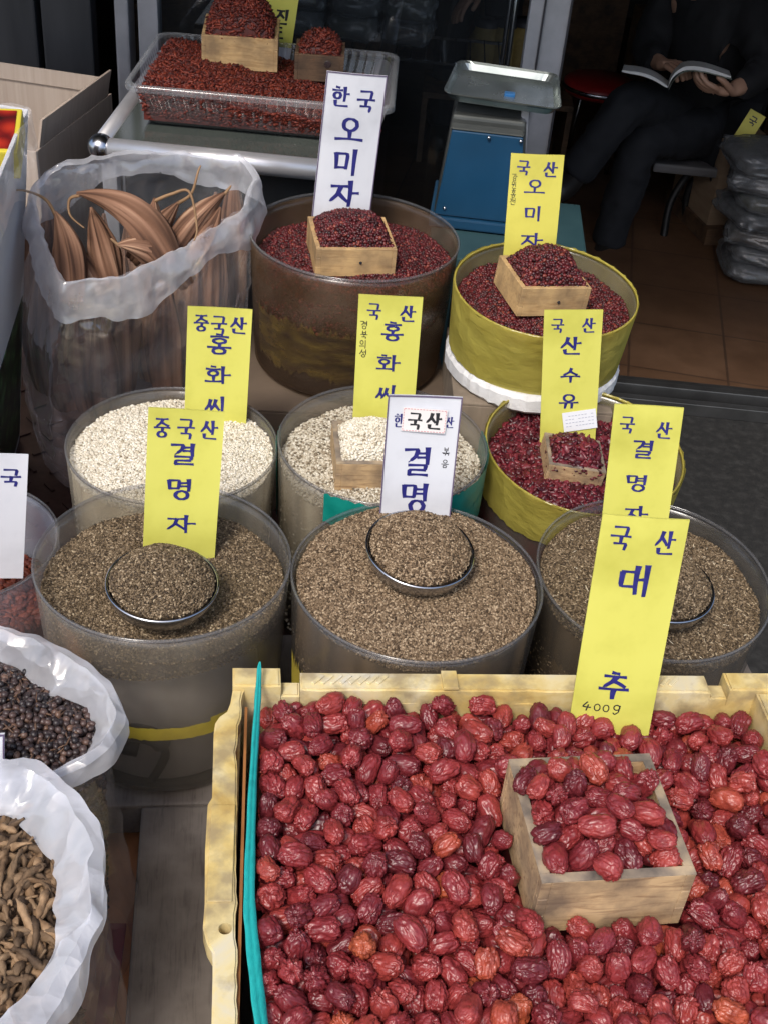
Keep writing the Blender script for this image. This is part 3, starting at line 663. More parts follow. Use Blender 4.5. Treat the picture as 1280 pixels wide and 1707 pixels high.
# yellow wrapped tubs
def wrap_mat():
    return film_mat('yellow_wrap', C(.60, .52, .11), .80, .22, .3, 40, .14, 7, C(.40, .33, .06), trans=(.85, .8, .35, 1), stretch=(1, 1, 2), transl=.35, crease=.25, cscale=14)
M_WRAP = wrap_mat()
tF, MF, hF = tub('fruit_tub', 'tub wrapped in shiny yellow tape holding dark red dried fruit in the second row', (.309, 1.628, .322), .16, .145, 0, M_BIN, (.10, .03), seed=6, rimm=M_WRAP)
band('yellow_wrapping', tF, hF, .16, .145, hF-.085, hF-.001, 0, 360, M_WRAP, .002, .003, 3, 120)
SU = (.0132, .0100, .0056)
grain_disc('dried_fruit', 'shrivelled dark red fruit filling the yellow wrapped tub of the second row', 'dried fruit', MF, .154, level(-.042, .005, 18, 6, (0, -.02), .016), -.31, SU, M_SANSU, 2, .60, 3, 16, 0, .5, .26, .2, .22)
tG, MG, hG = tub('berry_tub', 'shallow tub wrapped in olive yellow tape holding dark red berries at the back right', (.234, 1.869, .478), .155, .147, .352, M_BIN, (.09, .02), seed=7, rimm=M_WRAP)
band('yellow_wrapping', tG, hG, .155, .147, .006, hG-.001, 0, 360, M_WRAP, .002, .002, 4, 120)
OM = (.0066, .0062, .0058)
grain_disc('dried_berries', 'dark red berries filling the yellow wrapped tub at the back right', 'berries', MG, .149, level(-.036, .004, 18, 7, (0, 0), .012), -.115, OM, M_OMIJA, 2, .66, 2, 17, 0, .5, .14, .15)
tH, MH, hH = tub('berry_tub', 'large brown stained clear tub of dark red berries on a cardboard box', (-.10, 2.009, .481), .185, .172, .225, M_BINB, (.015, 0), seed=8)
band('stained_tape', tH, hH, .185, .172, .05, .15, -150, -60, film_mat('stained_yellow_tape', C(.13, .085, .022), .40, .4, .2, 50, .35, 22, C(.05, .028, .015), stretch=(1, 1, 2.5)), .002, .010, 8)
grain_disc('dried_berries', 'dark red berries filling the large stained tub', 'berries', MH, .1785, level(-.050, .006, 16, 8, (.03, .02), .014), -.12, OM, M_OMIJA, 2, .66, 2, 18, 2500, .5, .14, .15)
# what the back tubs stand on
def carton(label, c, s, m, rot=0, name='cardboard_box', open_=False, group=None):
    t = thing(name, label, 'box', c, (0, 0, rot), group); w, d, h = s; th = .005
    for nm, cc, ss in [('side', (0, -d/2+th/2, h/2), (w, th, h)), ('side', (0, d/2-th/2, h/2), (w, th, h)), ('side', (-w/2+th/2, 0, h/2), (th, d-2*th-.001, h)), ('side', (w/2-th/2, 0, h/2), (th, d-2*th-.001, h)), ('bottom', (0, 0, th/2), (w-2*th-.001, d-2*th-.001, th))]:
        box_obj(nm, cc, ss, m, t, .0012)
    if not open_:
        for s_ in (-1, 1): box_obj('flap', (0, s_*d/4, h+th/2+.0005), (w, d/2-.001, th), m, t, .0012)
    return t
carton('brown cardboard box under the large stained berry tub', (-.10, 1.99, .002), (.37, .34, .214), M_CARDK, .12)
bxG = carton('printed cardboard box under the yellow wrapped berry tub', (.225, 1.885, .002), (.27, .27, .305), M_CARDL, .06)
bm = bmesh.new(); o = lettering('printed_letters', [('하', -.052, -.02, .036, .036), ('겠', -.010, -.02, .036, .036)], mat('brown_print', [C(.06, .045, .035)], rough=.8), bxG, 0, .13)
o.rotation_euler = (0, -math.pi/2, 0); o.location = (.0, -.136, .20); bm.free()
fr_ = thing('foam_ring', 'rough white styrofoam ring between the yellow tub and its cardboard box', 'foam ring', (.232, 1.877, .3135), (.0, 0, 0))
V, Fc = [], []; rr = random.Random(4)
for j in range(90):
    a = 2*math.pi*j/90; k = 1+.02*math.sin(3*a)+rr.uniform(-.006, .006)
    for q, z in [(.118, 0), (.146, 0), (.153, .006), (.1535, .028), (.149, .036), (.118, .036)]:
        V.append((q*k*math.cos(a), q*k*math.sin(a), z+(rr.uniform(-.002, .002) if 0 < z < .036 else 0)))
for j in range(90):
    q = (j+1) % 90
    for i in range(6): Fc.append((j*6+i, q*6+i, q*6+(i+1) % 6, j*6+(i+1) % 6))
mesh_obj('ring', V, Fc, M_FOAM, fr_, False)

# ---------------------------------------------------------------- measuring boxes on the goods
def fbox(label, px, py, z, w, d, h, yaw, tilt, m, knot=False, th=.008):
    p = Vector(atz(px, py, z)); E_ = Euler((tilt[0], tilt[1], yaw)); c = p+E_.to_matrix() @ Vector((0, d/2, 0))
    t = measure_box(label, c, w, d, h, E_, m, th, knot=knot); return t, world_m(t) @ Matrix.Translation((0, 0, h))
def mound(h, w, d, seed, p=1.5, k=.0025): return lambda x, y: -.003+h*np.clip(1-np.abs(2*x/w)**2.4, 0, 1)**.6*np.clip(1-np.abs(2*y/d)**2.4, 0, 1)**.6+k*sn(x*50, y*50, seed)
t_, M = fbox('pale wooden box of red berries in the large stained tub below the white sign', 592, 461, .437, .140, .13, .052, math.radians(13), (.03, 0), M_WOOD, True)
grain_rect('berry_heap', 'dark red berries heaped in the wooden box of the large stained tub', 'berries', M, .123, .113, mound(.036, .123, .113, 2), -.03, OM, M_OMIJA, 2, .64, 3, 21, .5, .14, .15)
t_, M = fbox('pale wooden box of dark red berries in the yellow wrapped tub at the back right', 917, 527, .452, .124, .115, .052, math.radians(19), (.05, .05), M_WOOD, True)
grain_rect('berry_heap', 'dark red berries heaped in the wooden box of the back right tub', 'berries', M, .107, .098, mound(.042, .107, .098, 3), -.03, OM, M_OMIJA, 2, .64, 3, 22, .5, .14, .15)
t_, M = fbox('brown wooden box of white seeds beside the white sign in the teal taped tub', 620, 824, .312, .112, .112, .055, math.radians(9), (.03, 0), M_WOODG)
grain_rect('seed_heap', 'speckled white seeds heaped in the wooden box of the teal taped tub', 'seeds', M, .095, .095, mound(.034, .095, .095, 4), -.03, WS, M_SAFF, 1, .6, 3, 23, .5, .05)
t_, M = fbox('brown wooden box of dark red fruit in the yellow wrapped tub of the second row', 950, 816, .276, .092, .085, .042, math.radians(3), (.05, .10), M_WOODG, th=.006)
grain_rect('fruit_heap', 'shrivelled dark red fruit heaped in the wooden box of the second row tub', 'dried fruit', M, .079, .072, mound(.026, .079, .072, 5), -.03, SU, M_SANSU, 2, .58, 3, 24, .45, .26, .2, .22)

# ---------------------------------------------------------------- price signs
GS = 'price signs planted in the goods'
def B(*rows, k=1.0): return [(c, fx+.06*w, (fy+.06*h/2.2)*k, w*.88, h*.86*k) for c, fx, fy, w, h in rows]
sign('tall white sign planted behind the berry box in the large stained tub', (-.1323, 2.06, .4418, .105, .2956, .221, -.057, .061), M_WHT,
     B(('한', .11, .075, .31, .35), ('국', .53, .08, .33, .38), ('오', .22, .245, .52, .42), ('미', .27, .43, .42, .46), ('자', .25, .62, .5, .46)), (), True, group=GS)
sign('dull yellow sign planted in the yellow wrapped tub at the back right', (.2029, 1.92, .4965, .0877, .1805, .004, -.124, -.057), M_YEL2,
     B(('국', .12, .05, .27, .29), ('산', .62, .06, .28, .30), ('오', .28, .22, .43, .28), ('미', .34, .46, .33, .30), ('자', .30, .71, .43, .30)),
     [('강', .05, .18, .10, .13), ('원', .05, .25, .10, .13), ('홍', .05, .325, .10, .13), ('천', .05, .40, .10, .13)], group=GS)
sign('yellow sign planted in the white seeds of the left second row tub', (-.2814, 1.609, .3001, .0975, .202, .164, -.133, .041), M_YEL,
     B(('중', .09, .055, .26, .27), ('국', .36, .055, .27, .30), ('산', .66, .06, .27, .28), ('홍', .30, .20, .42, .32), ('화', .29, .44, .42, .30), ('씨', .30, .68, .36, .30), k=1.06), group=GS)
sign('yellow sign planted behind the seed bowl in the front left tub', (-.2625, 1.2225, .3451, .0935, .2097, .198, -.14, .068), M_YEL,
     B(('중', .07, .05, .24, .26), ('국', .38, .045, .25, .28), ('산', .69, .05, .24, .26), ('결', .30, .19, .36, .30), ('명', .29, .40, .34, .29), ('자', .30, .62, .40, .26), k=1.12), group=GS)
sign('yellow sign planted behind the box of white seeds in the teal taped tub', (-.0154, 1.57, .3676, .0931, .2034, .088, -.128, -.018), M_YEL,
     B(('국', .13, .05, .24, .28), ('산', .65, .06, .26, .28), ('홍', .37, .19, .38, .30), ('화', .32, .43, .40, .28), ('씨', .33, .66, .37, .28), k=1.05),
     [('경', .05, .20, .11, .13), ('북', .06, .275, .11, .13), ('의', .05, .35, .11, .13), ('성', .06, .42, .11, .13)], group=GS)
t6, w6, h6 = sign('white purple edged sign with a pasted label standing in the middle front tub', (.0423, 1.3252, .372, .0968, .1826, .066, -.12, -.013), M_WHT,
     B(('결', .27, .37, .39, .43), ('명', .29, .64, .38, .44), ('한', .10, .13, .14, .2), ('산', .80, .14, .12, .16), k=1.10),
     [('볶', .80, .40, .10, .12), ('음', .80, .50, .10, .12)], True, group=GS)
bm = bmesh.new(); add_box(bm, (0, -.0007, 0), (.058, .0006, .034)); pap = bm_obj('pasted_label', bm, mat('label_paper', [C(.72, .68, .66), C(.80, .77, .75)], 12, .7), t6); pap.location = (.001, -.0006+min(t_bend[t6.name](0, h6*.9), t_bend[t6.name](.029, h6*.9), t_bend[t6.name](-.029, h6*.9), t_bend[t6.name](0, h6*.72), t_bend[t6.name](.029, h6*.72)), h6*.815); pap.rotation_euler = (0, .02, 0)
bm = bmesh.new()
for i in range(14):
    for zz in (-.0155, .0155): add_box(bm, (-.026+i*.004, -.0012, zz), (.0026, .0003, .0008))
for i in range(8):
    for xx in (-.0275, .0275): add_box(bm, (xx, -.0012, -.0136+i*.0039), (.0008, .0003, .0024))
bm_obj('label_border', bm, mat('pink_ink', [C(.6, .25, .28)], rough=.6), pap)
lettering('label_letters', [('국', -.021, -.012, .018, .022), ('산', .003, -.011, .019, .022)], M_BLK, pap, -.0010, .13)
t7, w7, h7 = sign('yellow sign with a small paper slip in the tub of shrivelled dark red fruit', (.2868, 1.6653, .30, .0899, .2312, .008, -.129, -.118), M_YEL,
     B(('국', .12, .05, .24, .26), ('산', .65, .05, .24, .27), ('산', .29, .175, .38, .33), ('수', .31, .385, .38, .28), ('유', .30, .57, .38, .28), k=1.07), group=GS)
bm = bmesh.new(); add_box(bm, (0, -.0007, 0), (.054, .0006, .034)); slip = bm_obj('paper_slip', bm, mat('slip_paper', [C(.74, .75, .78)], rough=.7), t7); slip.location = (.018, -.0006+min(t_bend[t7.name](a_, h7*b_) for a_ in (-.01, .02, .045) for b_ in (.11, .19, .27)), h7*.19); slip.rotation_euler = (0, -.14, 0)
bm = bmesh.new()
for i in range(4):
    for j in range(9):
        if (i*5+j*3) % 7: add_box(bm, (-.021+j*.0052, -.0012, .010-i*.006), (.0036, .0003, .0009))
bm_obj('slip_print', bm, mat('slip_ink', [C(.35, .37, .45)], rough=.7), slip)
sign('yellow sign leaning in the dark brown seeds of the right front tub', (.3486, 1.3259, .31, .0895, .2539, -.05, -.143, -.079), M_YEL,
     B(('국', .10, .05, .24, .25), ('산', .64, .07, .24, .25), ('결', .33, .165, .32, .27), ('명', .30, .34, .32, .25), ('자', .32, .50, .36, .25), k=1.14), group=GS)
t9, w9, h9 = sign('large yellow sign standing among the jujubes at the back of the crate', (.2824, .9853, .36, .0922, .2608, -.047, -.196, -.032), M_YEL,
     B(('국', .12, .03, .26, .28), ('산', .64, .04, .25, .28), ('대', .30, .178, .36, .36), ('추', .27, .622, .40, .34), k=1.19), group=GS)
follow(lettering('handwriting', [('4', -.035, .012, .011, .012), ('0', -.022, .013, .009, .010), ('0', -.012, .013, .009, .010), ('g', .000, .012, .010, .012)], M_BLK, t9, 0, .1, False), t_bend[t9.name])
t10, w10, h10 = sign('bright yellow sign behind the pale wooden box in the clear tray', (-.376, 2.78, .548, .1288, .196, .302, .093, .102), M_YEL,
     (), (), group=GS)
follow(lettering('lettering', [('국', -w10/2+.38*w10, h10*.44, .024, .028), ('진', -w10/2+.66*w10, h10*.385, .026, .03), ('도', -w10/2+.62*w10, h10*.22, .026, .026)], M_BLK, t10, 0, .15), t_bend[t10.name])
bm = bmesh.new(); add_box(bm, (w10*.25, -.0012+t_bend[t10.name](w10*.25, 0), .012), (w10*.5, .0008, .026)); bm_obj('white_patch', bm, M_WHT, t10)
sign('white sign standing in the clear tub at the left edge', (-.5506, 1.30, .2292, .0915, .1819, .359, -.076, .135), M_WHT,
     B(('국', .60, .115, .32, .32)), (), False, group=GS)
sign('plain white sign standing between the two white bags at the left edge', (-.4075, .80, .2476, .0709, .1516, .183, -.215, .065), M_WHT, (), (), True, group=GS)
# settled resting places of the jujubes: shape, x y z in 0.1 mm, quaternion in hundredths
J_TOP = '''2,638,6735,3766,34,-16,80,-47;2,2336,7670,4433,59,21,-75,-22;0,1758,6561,3671,70,42,-47,-33;2,1194,6055,3724,15,-43,-69,-56;6,-185,6718,3713,54,37,-70,-29;0,2033,6733,3615,86,-46,10,20;2,494,7236,3702,55,35,-65,39;0,3618,6350,3586,19,79,30,50;5,1609,6784,3740,46,-68,-14,56;2,-392,5985,3704,58,-24,-21,75;6,414,6465,3668,56,-17,-81,-8;0,1066,7344,3697,24,69,-40,55;0,2687,7565,4183,45,-4,-62,-64;6,-517,7423,3839,55,-3,83,10;0,4090,7878,3542,70,22,43,53;6,2223,7463,4268,50,18,21,82;11,909,6243,3586,40,49,-59,50;11,1363,6575,3658,59,-41,36,59;0,2390,8425,4404,6,57,-56,61;5,3537,7428,3552,36,28,-54,-71;8,2434,7290,4320,22,-67,22,67;11,3105,6743,3548,50,-31,-54,-60;2,2852,7919,4398,29,-75,-14,58;2,1968,7386,4247,81,59,2,-3;0,-252,7249,3750,5,48,-40,78;8,1511,6026,3719,63,-47,41,46;9,38,6034,3761,21,-31,48,-80;8,2620,6734,3572,62,-7,-20,-76;5,425,6042,3647,17,10,97,-13;2,703,7139,3635,20,95,11,-22;2,4047,8984,3523,14,-79,16,57;8,-653,6634,3764,77,56,10,31;6,1176,6951,3682,57,-81,4,13;11,249,7023,3696,59,76,-27,-5;5,-428,6543,3677,10,4,-96,24;3,3251,6428,3464,92,-34,10,16;1,815,6511,3634,43,-67,-57,19;0,1748,6984,3774,42,-85,15,27;1,3714,6595,3598,55,-54,-39,-51;0,3382,7752,3272,85,-37,20,31;8,2824,6594,3481,8,18,-34,92;9,1875,7634,4308,57,27,53,56;8,2,7324,3721,5,-32,-42,-84;11,3049,7561,4179,74,-32,40,-44;8,2935,7096,3666,32,13,-61,72;10,2476,6959,3613,57,-70,2,-43;4,2243,6274,3640,67,-11,62,-40;10,-195,6964,3735,62,44,-65,0;2,1119,9129,3813,50,-45,40,63;6,500,7558,3690,54,-29,75,-26;3,3712,6869,3616,38,19,-89,15;3,3914,6727,3654,12,-15,43,88;1,22,6431,3641,53,69,4,50;9,959,6770,3592,30,74,-7,-60;6,916,8833,3691,11,71,27,-64;9,2877,6839,3572,70,47,-53,4;8,2380,6691,3562,98,20,3,-10;0,161,7784,3673,43,11,81,38;11,581,6208,3635,29,25,-86,-33;11,1419,7713,3597,76,-47,2,-44;11,2148,7866,4403,23,76,18,-58;3,-191,6194,3744,76,40,-9,-51;1,-701,7035,3746,52,-13,-53,66;9,1058,6514,3553,66,-19,-62,-36;2,122,8839,3609,78,-57,5,-23;8,3874,7489,3526,90,14,-36,-21;9,1410,7294,3654,23,18,71,-64;0,187,6538,3787,90,33,0,28;2,476,9450,3701,21,-66,19,-69;9,2583,7912,4488,64,-64,-42,10;10,3223,7084,3519,37,-31,-54,-69;11,3727,8145,3565,6,-24,52,82;1,1912,6113,3605,92,-11,30,-22;5,3950,8177,3492,36,-39,-31,-79;3,224,6308,3723,27,-17,-12,94;6,-630,6406,3654,37,22,-9,90;11,3377,6819,3583,28,22,-41,84;0,-687,8060,3769,49,52,29,-63;0,215,7260,3619,33,-31,-80,39;9,1244,7889,3645,52,75,38,-14;7,2994,7654,4360,2,-78,32,54;11,-423,6210,3807,65,29,-11,70;9,963,7860,3686,10,82,26,-50;2,-386,9585,3787,61,12,-63,46;3,-422,6782,3820,40,-2,-49,77;2,1437,8480,3527,28,75,-42,43;8,1203,8681,3656,22,81,3,54;5,-535,5823,3601,52,2,72,-47;1,244,7461,3802,20,-27,-94,1;6,2176,8208,4384,2,-80,-60,-3;0,3015,6346,3500,14,6,-62,-77;6,-321,9371,3673,40,-57,24,-68;7,3440,6538,3523,47,43,56,-53;6,-435,7102,3668,17,38,-12,90;5,2949,8424,4265,99,4,14,7;4,2711,7749,4347,0,-60,35,-72;2,1340,8178,3569,56,-56,-19,-57;10,1070,8240,3618,60,-30,-74,-12;11,-611,6141,3694,87,34,18,-32;10,-474,8008,3726,74,62,-26,-3;10,475,8351,3722,53,-72,-2,44;6,3812,10080,3532,75,-15,63,13;11,2293,7093,3584,39,-27,87,-11;2,484,8906,3650,42,58,18,68;8,2013,8391,4400,36,-25,-26,86;0,-321,5715,3743,53,30,-71,35;1,3525,7751,3506,75,-43,15,-48;11,-86,8374,3735,23,16,-66,-70;2,3720,8484,3504,17,6,60,-78;0,1676,6173,3577,45,-6,8,89;2,-949,9051,3699,34,44,-9,83;11,4215,9129,3661,64,41,25,60;2,3277,9552,3522,29,19,73,-58;3,3345,7007,3710,86,14,-16,47;3,695,7792,3724,25,-59,74,-21;10,3808,9353,3593,33,67,56,-36;5,1848,7910,4270,41,33,-49,70;1,-936,8669,3754,17,34,-74,56;2,3050,9709,3596,37,-32,68,55;11,736,9014,3754,15,-49,37,-78;7,1796,8124,4406,50,78,10,-36;5,2204,6517,3503,12,-9,-81,-56;11,778,7383,3632,57,50,64,-4;2,1276,9449,3707,62,-61,-45,19;1,1610,8924,3760,4,88,6,-47;1,1830,6358,3525,81,-43,22,33;8,4113,8655,3510,15,-33,-91,-21;6,2219,6884,3527,10,2,-99,-11;6,-773,9230,3717,8,25,1,-96;6,2736,8595,4220,77,-56,10,29;10,-180,7840,3744,49,-74,29,37;5,1339,9852,3691,12,58,8,-80;11,1347,6303,3605,85,36,7,39;8,1,6928,3590,34,71,-8,-60;6,164,6108,3597,35,-10,63,-69;10,1425,8785,3624,41,58,69,-14;4,-757,7249,3859,66,-60,-46,-7;6,2773,7171,3500,7,-92,22,-33;11,-223,6508,3581,77,53,-16,32;3,3534,8944,3515,62,-40,-46,50;5,339,7964,3767,33,-79,-52,-4;7,3679,7594,3616,2,-96,1,27;2,4118,9928,3551,39,-51,-72,-25;10,1686,8271,4310,55,-11,61,56;1,577,7993,3708,25,-52,9,-81;8,444,9140,3740,42,-74,50,-15;10,743,8184,3741,32,-73,58,-19;3,3534,7030,3565,5,14,73,-67;0,4029,9281,3512,15,3,86,-49;1,-14,9172,3710,52,16,71,45;5,-229,8650,3621,62,-44,57,-30;0,4445,10204,3471,4,42,68,-60;11,248,8485,3581,67,-68,-23,-19;11,2417,8088,4353,14,77,15,60;9,3492,10130,3527,60,-42,-65,20;5,-228,7496,3670,52,-36,50,-59;6,2523,9923,3606,23,-21,-82,48;6,3639,9183,3463,5,41,-64,-65;4,-368,7676,3750,26,-82,28,-43;9,-793,7521,3780,3,-23,71,-67;8,2738,9794,3573,6,83,-12,-54;0,2001,6450,3392,60,79,8,-4;4,-116,6083,3573,6,67,0,-74;5,-885,8396,3656,8,-50,59,63;7,311,8745,3680,97,-19,16,3;9,-292,8245,3723,37,-32,87,10;4,1202,6656,3524,2,-66,44,-61;1,4077,7451,3356,64,72,-13,24;7,965,6983,3598,32,56,75,16;5,-84,8855,3732,36,-50,68,39;1,-104,8118,3677,84,16,-8,52;2,811,5956,3556,18,26,-6,95;9,-737,8856,3722,45,64,-40,-48;11,2627,6325,3457,63,-30,-12,-71;10,-552,9258,3763,26,34,-60,67;0,965,7208,3511,48,-1,79,37;11,468,6944,3593,20,-72,4,-67;9,-440,9013,3716,16,-22,-57,78;3,1988,8060,4375,87,27,-20,35;5,1511,6424,3496,26,-79,28,48;7,2218,9496,3699,45,89,1,4;2,200,9222,3568,59,52,3,62;3,581,5877,3663,51,-21,81,22;10,3513,9471,3525,43,-24,65,58;9,-881,8134,3679,53,-8,7,84;1,2317,7440,4017,57,-43,-58,40;0,4254,8265,3429,26,42,-20,-84;7,1062,7786,3516,48,-27,54,-64;10,145,9454,3681,95,-2,28,14;10,736,9740,3562,20,60,-66,40;5,3788,8934,3399,8,26,84,46;9,-643,8433,3655,46,-36,61,53;11,-422,8446,3650,81,-49,-29,-15;5,4152,9526,3541,93,-22,2,-29;2,499,7774,3594,54,-44,-14,71;10,2118,7685,4216,56,57,-59,-10;4,808,7628,3615,27,-57,-15,-76;8,-815,7797,3713,11,-99,11,2;5,4327,8490,3406,28,-66,5,69;4,-587,8649,3767,17,40,-67,-60;5,4233,7635,3473,79,-61,0,8;11,724,6222,3466,83,-51,-16,-19;11,888,9800,3721,10,-90,-25,-35;3,2501,9662,3550,39,-32,-84,20;8,501,6695,3568,81,54,5,-23;7,1548,8032,3617,29,-44,-83,-18;2,2008,9877,3584,1,1,50,86;2,644,6477,3442,15,-42,-9,89;11,95,5836,3654,78,18,-27,54;11,1691,9553,3497,74,33,39,43;10,3451,7970,3493,33,-13,-22,91;7,1613,7628,3614,74,23,-1,-63;2,1296,7088,3486,36,-47,28,-76;9,2683,8143,4411,12,50,8,-85;1,4390,8970,3306,68,-46,48,-31;5,3921,8575,3392,46,-41,-66,-43;8,2417,6213,3479,42,-59,35,58;5,2689,6942,3490,19,60,-78,5;5,681,8437,3654,66,22,66,-30;2,1819,6857,3574,27,44,56,-65;2,1572,6739,3503,32,-89,-6,-32;11,944,9432,3680,30,-67,20,65;7,1117,6270,3548,26,20,21,92;10,4402,9653,3568,26,63,23,69;1,2416,6491,3406,6,-16,71,68;4,4001,7132,3439,7,-98,12,-14;0,3333,6685,3368,7,82,-41,40;2,4500,9907,3553,44,8,-36,82;4,-50,9409,3749,29,95,-8,12;10,-286,8862,3605,71,37,-37,-48;6,369,9675,3658,8,95,18,25;9,19,6667,3577,55,36,-75,9;10,847,8031,3607,13,48,18,85;1,1478,9578,3632,35,89,-22,21;11,144,8022,3595,54,14,-36,-75;2,3817,7300,3375,76,-23,-57,20;0,-140,7687,3571,16,-76,-13,62;11,3746,7089,3511,74,-61,7,27;3,-641,7269,3685,65,11,-75,4;2,1783,9292,3522,50,-2,55,67;0,3132,10047,3568,29,-65,65,27;8,1614,7220,3512,46,-51,-5,72;6,2136,6215,3445,34,-79,-6,-51;8,919,9156,3669,2,-12,-84,54;5,2049,7433,4013,22,0,-71,67;11,1285,9199,3661,0,-66,45,60;0,-164,5856,3556,46,66,-19,-57;4,2074,9668,3673,85,0,-52,-8;9,3871,9860,3492,35,4,82,44;0,3547,8211,3386,26,84,6,-47;9,2313,9725,3669,38,65,-56,33;3,3473,9912,3413,2,94,27,-19;4,1974,9507,3587,50,-75,24,34;8,256,6792,3505,52,-4,76,-38;1,3335,7999,3174,55,34,46,-61;2,3981,6297,3646,61,42,41,53;3,-898,9464,3700,69,-62,-37,6;9,2666,6101,3582,22,-9,67,-70;11,3559,6843,3409,48,-59,64,12;2,1158,8955,3577,34,24,-69,-60;6,4525,9381,3707,56,68,-26,40;11,3978,9662,3514,21,-20,-63,72;8,1219,7405,3514,19,-78,-12,58;1,3362,9157,3524,52,58,-56,-27;5,1502,7471,3514,5,76,-38,-52;1,1176,8522,3454,10,72,-60,-32;3,2901,10052,3549,40,-3,-35,84;4,2624,6518,3369,4,17,89,-43;10,1588,9840,3572,70,-70,-2,-16;0,108,8245,3528,74,-35,-46,35;8,-748,8678,3576,26,-85,-38,-24;2,3001,6062,3607,15,48,-62,60;4,993,8471,3619,22,-96,16,-8;9,1058,5960,3564,56,-66,17,47;5,3361,8668,3494,56,-57,-11,59;0,725,6868,3591,35,72,-60,4;3,687,8697,3573,72,67,11,16;8,-564,6868,3632,66,-11,-70,24;8,3436,6438,3304,3,-85,-24,48;0,347,6268,3494,44,-46,57,52;7,1817,9717,3581,12,0,-19,97;1,-1048,9517,3509,54,-84,-1,6;3,471,8617,3602,19,-27,-40,-85;9,2836,7750,4176,65,72,-5,25;9,4031,8849,3347,38,-48,-43,67;9,-134,9623,3691,59,66,19,-42;3,1481,9257,3547,34,80,-32,-36;11,2420,7616,4210,45,-46,-14,-75;3,1182,6871,3471,48,56,-51,-44;5,1026,8769,3480,51,36,22,-75;10,4341,9126,3462,24,-50,-77,-32;8,2389,9375,3560,32,-71,-56,-28;2,2471,8603,4265,12,92,7,-37;6,1557,8812,3400,59,-79,-4,12;6,294,5725,3695,50,66,30,-47;10,28,8517,3588,59,54,-25,55;5,4301,9346,3551,7,-53,-36,-76;9,3425,8380,3488,52,33,-67,42;5,3065,6565,3356,15,61,20,75;8,2810,6408,3289,17,-26,-30,-90'''
